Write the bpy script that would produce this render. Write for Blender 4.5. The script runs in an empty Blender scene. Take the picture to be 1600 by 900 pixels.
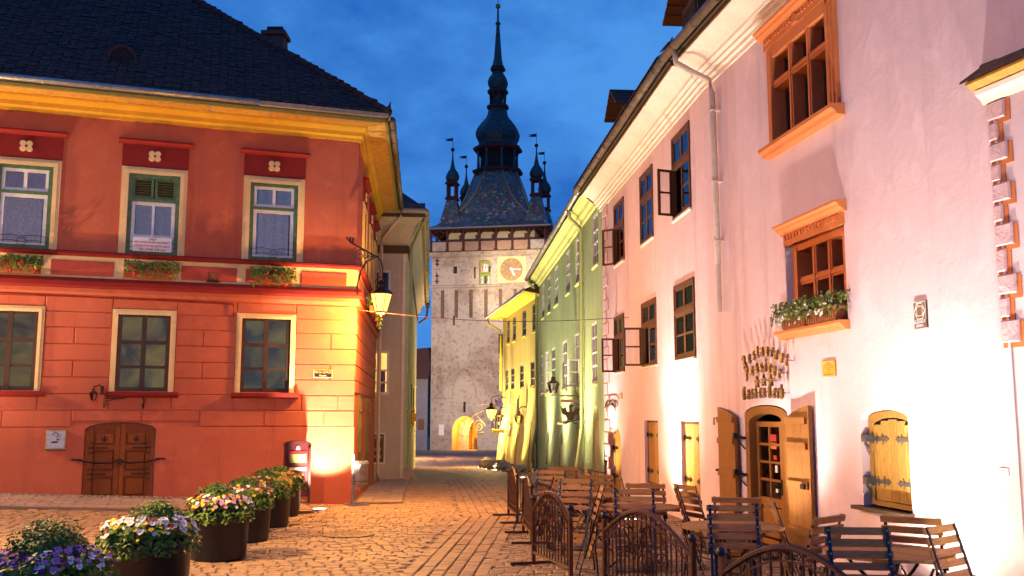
import bpy, bmesh, math, random
from mathutils import Vector, Matrix
random.seed(7)
S = bpy.context.scene
C = S.collection
rad = math.radians
# ------------------------------------------------------------------ camera
cam_d = bpy.data.cameras.new('camera')
cam = bpy.data.objects.new('camera', cam_d); C.objects.link(cam)
cam_d.sensor_width = 36.0; cam_d.lens = 36.0 * 1520 / 1600
cam_d.clip_start = 0.1; cam_d.clip_end = 3000
cam.location = (0, 0, 1.75)
cam.rotation_euler = (rad(90) + math.atan(198 / 1520), 0, 0)
S.camera = cam
# ------------------------------------------------------------------ dusk sky (even blue with soft cloud, all the way round)
W = bpy.data.worlds.new('World'); S.world = W; W.use_nodes = True
nt = W.node_tree; nt.nodes.clear()
def wn(t, **k):
    n = nt.nodes.new(t)
    for a, b in k.items(): setattr(n, a, b)
    return n
tc = wn('ShaderNodeTexCoord'); mp = wn('ShaderNodeMapping'); mp.inputs['Scale'].default_value = (1.0, 1.0, 1.8); mp.inputs['Location'].default_value = (.37, .1, .62)
no = wn('ShaderNodeTexNoise'); no.inputs['Scale'].default_value = 2.1; no.inputs['Detail'].default_value = 8; no.inputs['Roughness'].default_value = .58
ra = wn('ShaderNodeValToRGB')
ra.color_ramp.elements[0].position = .42; ra.color_ramp.elements[0].color = (0.0035, 0.090, 0.45, 1)
ra.color_ramp.elements[1].position = .62; ra.color_ramp.elements[1].color = (0.075, 0.31, 0.82, 1)
bg = wn('ShaderNodeBackground'); bg.inputs['Strength'].default_value = 1.0
out = wn('ShaderNodeOutputWorld')
L = nt.links.new
L(tc.outputs['Generated'], mp.inputs['Vector']); L(mp.outputs['Vector'], no.inputs['Vector'])
L(no.outputs['Fac'], ra.inputs['Fac']); L(ra.outputs['Color'], bg.inputs['Color']); L(bg.outputs['Background'], out.inputs['Surface'])
S.view_settings.view_transform = 'Standard'; S.view_settings.look = 'None'
S.view_settings.exposure = 0.0; S.view_settings.gamma = 1.0
S.render.engine = 'CYCLES'
S.cycles.max_bounces = 6; S.cycles.diffuse_bounces = 3; S.cycles.glossy_bounces = 3; S.cycles.transparent_max_bounces = 12
S.cycles.sample_clamp_indirect = 4.0; S.cycles.caustics_reflective = False; S.cycles.caustics_refractive = False
S.cycles.use_denoising = True

# ------------------------------------------------------------------ materials
def newmat(name):
    m = bpy.data.materials.new(name); m.use_nodes = True
    t = m.node_tree; b = t.nodes['Principled BSDF']
    return m, t, b
def tex(t, kind, scale, src, **k):
    n = t.nodes.new(kind); n.inputs['Scale'].default_value = scale
    for a, b in k.items(): n.inputs[a].default_value = b
    t.links.new(src, n.inputs['Vector']); return n
def coords(t, scale=None):
    c = t.nodes.new('ShaderNodeTexCoord').outputs['Object']
    if scale:
        m = t.nodes.new('ShaderNodeMapping'); m.inputs['Scale'].default_value = scale
        t.links.new(c, m.inputs['Vector']); c = m.outputs['Vector']
    return c
def mix(t, fac, a, b, mode='MIX'):
    n = t.nodes.new('ShaderNodeMix'); n.data_type = 'RGBA'; n.blend_type = mode
    for s, v in ((n.inputs[0], fac), (n.inputs[6], a), (n.inputs[7], b)):
        if hasattr(v, 'node'): t.links.new(v, s)
        elif isinstance(v, (tuple, list)): s.default_value = (*v[:3], 1)
        else: s.default_value = v
    return n.outputs[2]
def ramp(t, src, p0, p1, c0=(0, 0, 0), c1=(1, 1, 1)):
    r = t.nodes.new('ShaderNodeValToRGB'); e = r.color_ramp.elements
    e[0].position = p0; e[0].color = (*c0, 1); e[1].position = p1; e[1].color = (*c1, 1)
    t.links.new(src, r.inputs['Fac']); return r.outputs['Color']
def bump(t, b, src, strength, dist=.02, prev=None):
    n = t.nodes.new('ShaderNodeBump'); n.inputs['Strength'].default_value = strength; n.inputs['Distance'].default_value = dist
    t.links.new(src, n.inputs['Height'])
    if prev is not None: t.links.new(prev.outputs['Normal'], n.inputs['Normal'])
    t.links.new(n.outputs['Normal'], b.inputs['Normal']); return n
def plaster(name, col, dark=None, rough=.9, b1=.35, b2=.25, big=.9, fine=26, amt=.55, mid=5.5, dist=.03, streak=0):
    m, t, b = newmat(name); c = coords(t)
    dark = dark or tuple(x * .72 for x in col)
    n1 = tex(t, 'ShaderNodeTexNoise', big, c, Detail=7, Roughness=.62)
    n2 = tex(t, 'ShaderNodeTexNoise', mid, c, Detail=7, Roughness=.62, Distortion=.5)
    n3 = tex(t, 'ShaderNodeTexNoise', fine, c, Detail=4)
    base = mix(t, ramp(t, n1.outputs['Fac'], .40, .70), col, mix(t, amt, col, dark))
    base = mix(t, ramp(t, n2.outputs['Fac'], .52, .72), base, tuple(min(1, x * 1.12) for x in col))
    if streak:
        ns = tex(t, 'ShaderNodeTexNoise', 2.6, coords(t, (1, 1, .10)), Detail=6, Roughness=.65); nd = tex(t, 'ShaderNodeTexNoise', .45, c, Detail=3)
        base = mix(t, ramp(t, ns.outputs['Fac'], .53, .70, (0, 0, 0), (streak,) * 3), base, mix(t, ramp(t, nd.outputs['Fac'], .4, .65), tuple(x * .55 for x in col), dark))
    t.links.new(base, b.inputs['Base Color']); b.inputs['Roughness'].default_value = rough
    b.inputs['Specular IOR Level'].default_value = .2
    k = bump(t, b, n2.outputs['Fac'], b1, dist); bump(t, b, n3.outputs['Fac'], b2, .004, k)
    return m
def paint(name, col, rough=.5, var=.12, metal=0, spec=.35, b=.15, sc=14):
    m, t, p = newmat(name); c = coords(t)
    n = tex(t, 'ShaderNodeTexNoise', sc, c, Detail=5, Roughness=.65)
    oi = t.nodes.new('ShaderNodeObjectInfo')
    base = mix(t, ramp(t, n.outputs['Fac'], .35, .72), col, tuple(x * (1 - var * 2.5) for x in col))
    base = mix(t, oi.outputs['Random'], base, mix(t, var, base, (0, 0, 0)))
    t.links.new(base, p.inputs['Base Color']); p.inputs['Roughness'].default_value = rough
    p.inputs['Metallic'].default_value = metal; p.inputs['Specular IOR Level'].default_value = spec
    if b: bump(t, p, n.outputs['Fac'], b, .004)
    return m
def wood(name, col, rough=.55, scale=(3, 3, 1), var=.45, gr=22):
    m, t, p = newmat(name); c = coords(t, scale)
    n = tex(t, 'ShaderNodeTexNoise', gr, c, Detail=5, Roughness=.7); n2 = tex(t, 'ShaderNodeTexNoise', 2.5, coords(t), Detail=4)
    oi = t.nodes.new('ShaderNodeObjectInfo')
    base = mix(t, ramp(t, n.outputs['Fac'], .35, .7), col, tuple(x * (1 - var) for x in col))
    base = mix(t, ramp(t, n2.outputs['Fac'], .45, .75), base, tuple(x * .72 for x in col))
    base = mix(t, oi.outputs['Random'], base, mix(t, .3, base, (0.02, .008, 0)))
    t.links.new(base, p.inputs['Base Color']); p.inputs['Roughness'].default_value = rough; p.inputs['Specular IOR Level'].default_value = .2
    bump(t, p, n.outputs['Fac'], .25, .004); return m
def pieces(name, col, dark, rough=.75, island=True, nz=30, bs=.3, hue=None, spec=.3):
    m, t, p = newmat(name); c = coords(t)
    n = tex(t, 'ShaderNodeTexNoise', nz, c, Detail=4, Roughness=.65); n2 = tex(t, 'ShaderNodeTexNoise', .6, c, Detail=5)
    r = t.nodes.new('ShaderNodeNewGeometry').outputs['Random Per Island'] if island else t.nodes.new('ShaderNodeObjectInfo').outputs['Random']
    base = mix(t, r, col, dark)
    if hue: base = mix(t, ramp(t, n2.outputs['Fac'], .42, .66), base, mix(t, .55, base, hue))
    base = mix(t, ramp(t, n.outputs['Fac'], .4, .75), base, mix(t, .45, base, (0, 0, 0)))
    t.links.new(base, p.inputs['Base Color']); p.inputs['Roughness'].default_value = rough; p.inputs['Specular IOR Level'].default_value = spec
    bump(t, p, n.outputs['Fac'], bs, .01); return m
def glass(name, tint=(1, 1, 1), base=.06):
    m = bpy.data.materials.new(name); m.use_nodes = True; t = m.node_tree; t.nodes.clear()
    o = t.nodes.new('ShaderNodeOutputMaterial'); a = t.nodes.new('ShaderNodeBsdfTransparent'); g = t.nodes.new('ShaderNodeBsdfGlossy')
    a.inputs['Color'].default_value = (*tint, 1); g.inputs['Roughness'].default_value = .03
    f = t.nodes.new('ShaderNodeFresnel'); f.inputs['IOR'].default_value = 1.6
    n = tex(t, 'ShaderNodeTexNoise', 2.2, coords(t), Detail=1); bp = t.nodes.new('ShaderNodeBump'); bp.inputs['Strength'].default_value = .12; bp.inputs['Distance'].default_value = .03
    t.links.new(n.outputs['Fac'], bp.inputs['Height']); t.links.new(bp.outputs['Normal'], g.inputs['Normal'])
    ad = t.nodes.new('ShaderNodeMath'); ad.operation = 'ADD'; ad.use_clamp = True; ad.inputs[1].default_value = base
    t.links.new(f.outputs['Fac'], ad.inputs[0])
    x = t.nodes.new('ShaderNodeMixShader'); t.links.new(ad.outputs[0], x.inputs[0]); t.links.new(a.outputs[0], x.inputs[1]); t.links.new(g.outputs[0], x.inputs[2])
    t.links.new(x.outputs[0], o.inputs['Surface']); return m
def glow(name, col, strength):
    m, t, p = newmat(name); p.inputs['Base Color'].default_value = (*col, 1)
    p.inputs['Emission Color'].default_value = (*col, 1); p.inputs['Emission Strength'].default_value = strength; return m
def leafmat(name, a, b_, c_=None):
    m, t, p = newmat(name)
    r = t.nodes.new('ShaderNodeNewGeometry').outputs['Random Per Island']
    base = mix(t, r, a, b_); t.links.new(base, p.inputs['Base Color']); p.inputs['Roughness'].default_value = .6
    p.inputs['Specular IOR Level'].default_value = .25
    return m
M = {}
M['red'] = plaster('red_plaster', (.50, .125, .066), (.40, .09, .05), b1=.15, b2=.35, mid=3, big=.6, amt=.9, streak=.55)
M['redtrim'] = plaster('dark_red_trim', (.21, .018, .017), b1=.1)
M['redpanel'] = plaster('red_panel', (.43, .075, .05), b1=.1)
M['cream'] = plaster('cream_trim', (.74, .54, .27), (.55, .36, .16), b1=.1)
M['ochre'] = plaster('ochre_cornice', (.62, .34, .03), (.5, .22, .02), b1=.12)
M['ochreboard'] = pieces('ochre_soffit', (.60, .33, .07), (.48, .25, .05), .85, nz=12, island=False)
M['olive'] = paint('olive_trim', (.22, .19, .05), .7)
M['pink'] = plaster('pink_plaster', (.75, .545, .555), (.67, .455, .465), b1=.24, b2=.3, big=.5, fine=15, mid=2.0, dist=.045, streak=.5)
M['pinkcornice'] = plaster('cream_pink_cornice', (.80, .66, .54), b1=.1)
M['quoin'] = plaster('rough_quoin', (.70, .44, .44), b1=.9, b2=.9, fine=34)
M['stone'] = plaster('orange_stone', (.60, .19, .06), (.48, .12, .04), b1=.08, b2=.2)
M['green'] = plaster('green_plaster', (.40, .48, .24), (.29, .37, .18), b1=.3, streak=.5)
M['greentrim'] = plaster('green_trim', (.60, .62, .24), b1=.1)
M['yellow'] = plaster('yellow_plaster', (.68, .54, .17), (.56, .41, .12), b1=.3, streak=.4)
M['yellowtrim'] = plaster('yellow_soffit', (.72, .54, .06), b1=.1)
M['grey'] = plaster('grey_plaster', (.56, .49, .43), (.45, .39, .34), b1=.2, streak=.4)
M['palegreen'] = plaster('pale_green_plaster', (.52, .53, .33), b1=.2)
M['blue'] = plaster('grey_blue_plaster', (.20, .19, .22), b1=.2)
M['white'] = paint('white_paint', (.76, .74, .74), .5, .08)
M['whitewall'] = plaster('white_plaster', (.80, .76, .74), b1=.2)
M['greenpaint'] = paint('green_paint', (.10, .19, .09), .6, .2)
M['brownpaint'] = paint('dark_brown_paint', (.060, .026, .014), .5, .2)
M['brownwood'] = wood('brown_window_wood', (.17, .070, .028))
M['doorwood'] = wood('door_wood', (.34, .135, .035))
M['cellarwood'] = wood('cellar_door_wood', (.30, .075, .014), gr=14)
M['shutter'] = wood('shutter_wood', (.58, .31, .07), gr=12)
M['slat'] = wood('slat_wood', (.50, .25, .095), .8, (1, 6, 6), gr=8)
M['slat2'] = wood('dark_slat_wood', (.43, .19, .095), .8, (1, 6, 6), gr=8)
M['darkwood'] = wood('old_dark_wood', (.10, .065, .04))
M['oliveshutter'] = wood('olive_shutter', (.24, .20, .05))
M['iron'] = paint('dark_iron', (.055, .030, .024), .45, .2, .7)
M['fence'] = paint('brown_iron', (.115, .046, .028), .42, .2, .55)
M['steel'] = paint('blue_black_steel', (.045, .05, .075), .35, .2, .8)
M['zinc'] = paint('zinc', (.42, .40, .37), .45, .18, .6)
M['brownzinc'] = paint('brown_weathered_metal', (.20, .15, .10), .55, .25, .3, sc=5)
M['cementedge'] = paint('cement_edge', (.42, .35, .25), .9, .2)
M['pipe'] = paint('cream_pipe', (.66, .50, .42), .5, .1)
M['greenpipe'] = paint('green_pipe', (.46, .48, .20), .5, .1)
M['rooftile'] = pieces('dark_roof_tile', (.030, .012, .012), (.065, .026, .022), .75, nz=24, island=False)
M['rooftiles'] = pieces('dark_roof_tiles', (.030, .012, .012), (.065, .026, .022), .75, nz=24)
M['browntile'] = pieces('brown_roof_tile', (.13, .05, .03), (.07, .028, .02), .7, nz=24, island=False)
M['cobble'] = pieces('cobble_stone', (.40, .245, .125), (.285, .175, .10), .66, island=False, nz=16, hue=(.30, .19, .12))
M['cobbles'] = pieces('cobble_stones', (.40, .245, .125), (.285, .175, .10), .66, nz=16, hue=(.30, .19, .12))
M['slab'] = pieces('paving_slab', (.36, .25, .20), (.26, .18, .15), .7, island=False, nz=12)
M['mortar'] = plaster('mortar_earth', (.25, .165, .10), b1=.6, b2=.6, big=2, fine=40)
M['gravel'] = pieces('gravel_chips', (.36, .30, .26), (.20, .16, .14), .8)
M['hillm'] = plaster('hill_woods', (.035, .055, .03), (.015, .028, .018), big=.02, b1=.2)
M['tower'] = None
M['pane'] = glass('window_glass', (1, 1, 1), .02); M['darkpane'] = glass('old_window_glass', (.85, .85, .75), .0)
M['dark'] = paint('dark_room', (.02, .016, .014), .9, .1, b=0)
M['hole'] = paint('deep_shadow_stone', (.03, .024, .02), .95, .1, b=0)
M['litroom'] = glow('lit_room', (1.0, .66, .16), .95)
M['lampglow'] = glow('lamp_glow', (1.0, .46, .075), 4.2); M['greyiron'] = paint('grey_iron', (.16, .15, .14), .5, .2, .5); M['slotback'] = plaster('shaded_old_stone', (.16, .11, .085))
M['lensglow'] = glow('floor_lens', (1.0, .90, .70), 14)
M['planter'] = paint('dark_planter', (.016, .014, .021), .42, .15, .1)
M['soil'] = plaster('soil', (.03, .02, .012), b1=.8)
M['leaf'] = leafmat('leaves', (.055, .13, .018), (.14, .22, .03))
M['leafolive'] = leafmat('olive_leaves', (.10, .12, .02), (.19, .20, .04))
M['box'] = leafmat('boxwood_leaves', (.045, .10, .018), (.12, .20, .035))
M['terracotta'] = paint('brown_plastic', (.30, .09, .03), .6)
M['phonered'] = paint('red_enamel', (.20, .007, .012), .35, .15)
M['gold'] = paint('gilt', (.55, .32, .07), .4, .15, .6)
M['plate'] = paint('dark_plate', (.10, .05, .035), .4, .1)
M['paleblue'] = paint('pale_blue_enamel', (.50, .52, .60), .45, .15)
M['banner'] = paint('white_banner', (.82, .80, .80), .6, .03, b=0)
M['inkred'] = paint('red_ink', (.50, .02, .03), .6, .05, b=0)
M['inkdark'] = paint('dark_ink', (.02, .015, .015), .6, .05, b=0)
M['blackplate'] = paint('black_plate', (.022, .014, .011), .4, .1)
M['brick'] = pieces('old_brick', (.34, .11, .07), (.22, .07, .05), .85)
M['wornrail'] = paint('worn_gilt', (.24, .15, .06), .5, .2, .4)
M['apricot'] = plaster('apricot_parapet', (.40, .25, .17), (.26, .15, .10), b1=.3, big=.6, amt=.9)
M['phonedark'] = paint('dark_maroon_enamel', (.045, .004, .006), .4, .1)
M['ridge'] = paint('ridge_tiles', (.24, .19, .11), .6)
M['gallery'] = plaster('gallery_plaster', (.46, .39, .27))
M['brass'] = paint('brass_plate', (.62, .33, .05), .4, .12, .4)
M['copper'] = paint('green_copper', (.075, .115, .12), .55, .3, .35, sc=3)
M['darkred'] = paint('dark_red_wood', (.09, .022, .02), .7, .2)
M['dial'] = paint('clock_dial', (.36, .22, .11), .5, .15, sc=2)
M['niche'] = paint('green_niche', (.26, .34, .07), .7, .15)
M['figwhite'] = paint('figure_white', (.70, .66, .66), .6); M['figskin'] = paint('figure_skin', (.62, .32, .20), .6); M['figdark'] = paint('figure_dark', (.10, .05, .03), .6)
M['flag'] = paint('violet_cloth', (.12, .09, .40), .8)
M['lace'] = None
def lace():
    m, t, p = newmat('lace_curtain'); c = coords(t)
    v = tex(t, 'ShaderNodeTexVoronoi', 38, c); w = tex(t, 'ShaderNodeTexNoise', 60, c)
    base = mix(t, ramp(t, v.outputs['Distance'], .25, .5), (.85, .80, .82), (.58, .54, .60))
    t.links.new(base, p.inputs['Base Color']); p.inputs['Roughness'].default_value = .95; return m
M['lace'] = lace(); M['sheer'] = paint('sheer_curtain', (.55, .52, .58), .9, .1)
def interior_glow():  # blotchy olive backing that glows by itself, standing in for warm light behind panes
    m, t, p = newmat('window_interior_glow'); c = coords(t)
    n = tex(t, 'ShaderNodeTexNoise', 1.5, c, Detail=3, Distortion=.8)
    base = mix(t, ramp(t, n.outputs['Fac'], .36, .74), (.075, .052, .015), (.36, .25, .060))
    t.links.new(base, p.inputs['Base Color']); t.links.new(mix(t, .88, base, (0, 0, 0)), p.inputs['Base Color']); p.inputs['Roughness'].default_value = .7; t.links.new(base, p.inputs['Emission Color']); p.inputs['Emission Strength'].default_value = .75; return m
M['interior_glow'] = interior_glow()
def towerstone():
    m, t, p = newmat('old_tower_plaster'); c = coords(t)
    n1 = tex(t, 'ShaderNodeTexNoise', .35, c, Detail=9, Roughness=.68); n2 = tex(t, 'ShaderNodeTexNoise', 2.4, c, Detail=8, Roughness=.7)
    v = tex(t, 'ShaderNodeTexVoronoi', 2.2, coords(t, (1, 1, 1.8)))
    base = mix(t, ramp(t, n1.outputs['Fac'], .40, .62), (.46, .37, .29), (.29, .215, .165))
    n4 = tex(t, 'ShaderNodeTexNoise', .16, c, Detail=3); base = mix(t, ramp(t, n4.outputs['Fac'], .48, .56), base, (.50, .42, .34)); base = mix(t, ramp(t, n2.outputs['Fac'], .53, .60), base, mix(t, ramp(t, n4.outputs['Fac'], .42, .58), (.20, .14, .105), (.36, .28, .22)))
    base = mix(t, ramp(t, v.outputs['Distance'], .0, .07, (1, 1, 1), (0, 0, 0)), base, (.20, .15, .12))
    t.links.new(base, p.inputs['Base Color']); p.inputs['Roughness'].default_value = .95
    k = bump(t, p, n2.outputs['Fac'], .7, .12); return m
M['tower'] = towerstone()
def mosaictile():
    m, t, p = newmat('glazed_tower_tiles'); c = coords(t, (1, 1, 1.4))
    v = tex(t, 'ShaderNodeTexVoronoi', 2.6, c); n = tex(t, 'ShaderNodeTexNoise', .5, coords(t), Detail=4)
    h = t.nodes.new('ShaderNodeSeparateColor'); t.links.new(v.outputs['Color'], h.inputs[0])
    base = ramp(t, h.outputs[0], 0, 1, (.035, .05, .07), (.10, .12, .14))
    r = t.nodes.new('ShaderNodeValToRGB'); r.color_ramp.interpolation = 'CONSTANT'; e = r.color_ramp.elements
    e[0].position = 0; e[0].color = (.035, .05, .07, 1); e[1].position = .36; e[1].color = (.10, .035, .03, 1)
    for q, cc in ((.58, (.05, .09, .05)), (.80, (.17, .11, .04)), (.92, (.19, .20, .22))):
        z = r.color_ramp.elements.new(q); z.color = (*cc, 1)
    t.links.new(h.outputs[1], r.inputs['Fac'])
    base = mix(t, ramp(t, n.outputs['Fac'], .45, .75), r.outputs['Color'], base)
    t.links.new(base, p.inputs['Base Color']); p.inputs['Roughness'].default_value = .38
    bump(t, p, v.outputs['Distance'], .6, .06); return m
M['mosaic'] = mosaictile()

# ------------------------------------------------------------------ mesh helpers
class Fr:                                              # a facade frame: u along the wall, o out of it, z up
    def __init__(s, x, y, heading, n):
        a = rad(heading); s.o = Vector((x, y, 0)); s.d = Vector((math.sin(a), math.cos(a), 0)); s.n = Vector((math.cos(a), -math.sin(a), 0)) * n
    def P(s, u, o, z): return s.o + s.d * u + s.n * o + Vector((0, 0, z))
ORG = {}
class MB:
    def __init__(s, fr=None, warp=None): s.v = []; s.f = []; s.mi = []; s.fr = fr; s.warp = warp; s.cur = 0
    def p(s, u, o, z):
        if s.warp: o = s.warp(u, o, z)
        s.v.append(s.fr.P(u, o, z) if s.fr else Vector((u, o, z))); return len(s.v) - 1
    def face(s, idx): s.f.append(tuple(idx)); s.mi.append(s.cur)
    def poly(s, pts): s.face([s.p(*q) for q in pts])
    def hexa(s, q):                                    # 8 points: bottom ring, top ring
        i = [s.p(*x) for x in q]
        for f in ((3, 2, 1, 0), (4, 5, 6, 7), (0, 1, 5, 4), (1, 2, 6, 5), (2, 3, 7, 6), (3, 0, 4, 7)): s.face([i[k] for k in f])
    def box(s, u0, u1, o0, o1, z0, z1):
        s.hexa([(u0, o0, z0), (u1, o0, z0), (u1, o1, z0), (u0, o1, z0), (u0, o0, z1), (u1, o0, z1), (u1, o1, z1), (u0, o1, z1)])
    def panel(s, u0, u1, z0, z1, o0, o1, b):           # a block standing proud of the wall with chamfered edges
        q = [s.p(*x) for x in ((u0, o0, z0), (u1, o0, z0), (u1, o0, z1), (u0, o0, z1), (u0, o1 - b, z0), (u1, o1 - b, z0), (u1, o1 - b, z1), (u0, o1 - b, z1),
             (u0 + b, o1, z0 + b), (u1 - b, o1, z0 + b), (u1 - b, o1, z1 - b), (u0 + b, o1, z1 - b))]
        for k in range(4):
            n = (k + 1) % 4
            s.face([q[k], q[n], q[4 + n], q[4 + k]]); s.face([q[4 + k], q[4 + n], q[8 + n], q[8 + k]])
        s.face(q[8:12]); s.face(q[3::-1])
    def prism(s, poly, o0, o1):                        # polygon (u, z) with depth
        a = [s.p(u, o0, z) for u, z in poly]; b = [s.p(u, o1, z) for u, z in poly]; n = len(a)
        s.face(a[::-1]); s.face(b)
        for k in range(n): s.face([a[k], a[(k + 1) % n], b[(k + 1) % n], b[k]])
    def sweep(s, prof, u0, u1, m0=0, m1=0, closed=True): # profile (o, z) along u; m: mitre slope at the ends
        a = [s.p(u0 + m0 * o, o, z) for o, z in prof]; b = [s.p(u1 + m1 * o, o, z) for o, z in prof]; n = len(a)
        for k in range(n if closed else n - 1): s.face([a[k], b[k], b[(k + 1) % n], a[(k + 1) % n]])
        if closed: s.face(a[::-1]); s.face(b)
    def tube(s, pts, r, n=6, closed=False, r1=None):
        P = [Vector(q) for q in pts]; N = len(P); rings = []
        for i in range(N):
            a = P[i - 1] if (i or closed) else P[0]; b = P[(i + 1) % N] if (i < N - 1 or closed) else P[i]
            t = (b - a).normalized() if (b - a).length > 1e-9 else Vector((0, 0, 1))
            x = t.cross(Vector((0, 0, 1)))
            if x.length < .05: x = t.cross(Vector((0, 1, 0)))
            x.normalize(); y = x.cross(t); rr = r if r1 is None else r + (r1 - r) * i / max(1, N - 1)
            rings.append([s.p(*(P[i] + (x * math.cos(2 * math.pi * (k + .5) / n) + y * math.sin(2 * math.pi * (k + .5) / n)) * rr)) for k in range(n)])
        for i in range(N if closed else N - 1):
            A = rings[i]; B = rings[(i + 1) % N]
            for k in range(n): s.face([A[k], A[(k + 1) % n], B[(k + 1) % n], B[k]])
        if not closed: s.face(rings[0][::-1]); s.face(rings[-1])
    def lathe(s, prof, c=(0, 0), n=16, a0=0, sx=1, sy=1):
        rings = []
        for r, z in prof:
            if r < 1e-5: rings.append([s.p(c[0], c[1], z)])
            else: rings.append([s.p(c[0] + sx * r * math.cos(a0 + 2 * math.pi * k / n), c[1] + sy * r * math.sin(a0 + 2 * math.pi * k / n), z) for k in range(n)])
        for A, B in zip(rings, rings[1:]):
            for k in range(n):
                j = (k + 1) % n
                if len(A) == 1 and len(B) > 1: s.face([A[0], B[j], B[k]])
                elif len(B) == 1 and len(A) > 1: s.face([A[k], A[j], B[0]])
                elif len(A) > 1: s.face([A[k], A[j], B[j], B[k]])
        if len(rings[0]) > 1: s.face(rings[0][::-1])
        if len(rings[-1]) > 1: s.face(rings[-1])
    def ball(s, c, r, n=8, m=5, sz=1):
        s.lathe2(c, [(r * math.sin(math.pi * k / m), c[2] - sz * r * math.cos(math.pi * k / m)) for k in range(m + 1)], n)
    def lathe2(s, c, prof, n): s.lathe(prof, (c[0], c[1]), n)
    def add(s, verts, faces, f):
        b = len(s.v)
        for q in verts: s.p(*f(q))
        for q in faces: s.face([b + i for i in q])
    def mesh(s, name, org=Vector(), recalc=True):
        me = bpy.data.meshes.new(name); me.from_pydata([v - org for v in s.v], [], s.f)
        if any(s.mi): me.polygons.foreach_set('material_index', s.mi)
        if recalc and len(s.f) < 60000:
            b = bmesh.new(); b.from_mesh(me); bmesh.ops.recalc_face_normals(b, faces=b.faces); b.to_mesh(me); b.free()
        return me
def tag(o, label=None, cat=None, group=None, kind=None):
    for k, v in (('label', label), ('category', cat), ('group', group), ('kind', kind)):
        if v: o[k] = v
    return o
def thing(name, label, cat, loc=(0, 0, 0), group=None):
    o = bpy.data.objects.new(name, None); C.objects.link(o); o.location = loc; o.empty_display_size = .2
    ORG[o] = Vector(loc); return tag(o, label, cat, group)
def link(name, me, parent=None, smooth=False):
    o = bpy.data.objects.new(name, me); C.objects.link(o)
    if parent: o.parent = parent; ORG[o] = ORG[parent]
    else: ORG[o] = Vector()
    if smooth:
        for p in me.polygons: p.use_smooth = True
    return o
def obj(name, mb, mat, parent=None, smooth=False, loc=None):
    if parent: org = ORG[parent]
    else: org = Vector(loc) if loc else Vector()
    me = mb.mesh(name, org)
    for m in (mat if isinstance(mat, (list, tuple)) else [mat]): me.materials.append(m)
    o = link(name, me, parent, smooth)
    if not parent: o.location = org; ORG[o] = org
    return o
def single(name, mb, mat, label, cat, loc, group=None, smooth=False):
    return tag(obj(name, mb, mat, None, smooth, loc), label, cat, group)
def dup(root, loc, rz=0, label=None, sc=1):
    r = root.copy(); C.objects.link(r); r.location = loc; r.rotation_euler = (0, 0, rz); r.scale = (sc, sc, sc)
    if label: r['label'] = label
    for ch in list(root.children):
        c = ch.copy(); C.objects.link(c); c.parent = r
        for g in ch.children:
            d = g.copy(); C.objects.link(d); d.parent = c
    return r
def sm(t, k): return t if t / k > 30 else k * math.log1p(math.exp(t / k))
def ground_z(x, y):
    x = max(x, -13.); y = min(y, 160.); w = max(0, min(1, (26 - y) / 4))
    return -0.0365 * sm(y - 25., 2.0) + .052 * sm(-3.4 - x, .4) * w + .014 * sm(y - 52, 2.)
def arch(u0, u1, zs, za, n=10):
    m = (u0 + u1) / 2; h = (u1 - u0) / 2
    return [(m - h * math.cos(math.pi * k / n), zs + (za - zs) * (math.sin(math.pi * k / n) ** (.8 if za - zs < h * .7 else 1))) for k in range(n + 1)]
def wall(mb, u0, u1, z0, z1, holes, o=0, depth=.25, nu=0, nz=0):
    us = {u0, u1}; zs = {z0, z1}
    for a, b, c, d in holes: us |= {a, b}; zs |= {c, d}
    if nu: us |= {u0 + (u1 - u0) * k / nu for k in range(nu)}
    if nz: zs |= {z0 + (z1 - z0) * k / nz for k in range(nz)}
    us = sorted(x for x in us if u0 <= x <= u1); zs = sorted(x for x in zs if z0 <= x <= z1)
    idx = {}
    def q(i, j):
        if (i, j) not in idx: idx[i, j] = mb.p(us[i], o, zs[j])
        return idx[i, j]
    inh = lambda u, z: any(a < u < b and c < z < d for a, b, c, d in holes)
    for i in range(len(us) - 1):
        for j in range(len(zs) - 1):
            if not inh((us[i] + us[i + 1]) / 2, (zs[j] + zs[j + 1]) / 2): mb.face([q(i, j), q(i + 1, j), q(i + 1, j + 1), q(i, j + 1)])
    for a, b, c, d in holes:
        zz = [x for x in zs if c <= x <= d]
        for lo, hi in zip(zz, zz[1:]):
            for e in (a, b): mb.poly([(e, o, lo), (e, o, hi), (e, o - depth, hi), (e, o - depth, lo)])
        for e in (c, d): mb.poly([(a, o, e), (b, o, e), (b, o - depth, e), (a, o - depth, e)])
def spandrel(mb, u0, u1, zs, za, o, depth):
    A = arch(u0, u1, zs, za, 12)
    for (a, b), (c, d) in zip(A, A[1:]):
        mb.poly([(a, o, b), (c, o, d), (c, o, za + .001), (a, o, za + .001)]); mb.poly([(a, o, b), (c, o, d), (c, o - depth, d), (a, o - depth, b)])
def text(body, size, extrude=.004):
    c = bpy.data.curves.new('text', 'FONT'); c.body = body; c.size = size; c.extrude = extrude; c.align_x = 'CENTER'; c.align_y = 'CENTER'; c.resolution_u = 3
    o = bpy.data.objects.new('text', c); C.objects.link(o); dg = bpy.context.evaluated_depsgraph_get()
    me = bpy.data.meshes.new_from_object(o.evaluated_get(dg)); v = [tuple(x.co) for x in me.vertices]; f = [tuple(x.vertices) for x in me.polygons]
    bpy.data.objects.remove(o); bpy.data.meshes.remove(me); return v, f
def write(mb, body, size, u, z, o, sgn=1, rot=0, sx=1, bold=0):
    v, f = text(body, size); cr, sr = math.cos(rot), math.sin(rot)
    mb.add(v, f, lambda q: (u + sgn * (q[0] * sx * cr - q[1] * sr), o + q[2], z + q[0] * sx * sr + q[1] * cr))

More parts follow.
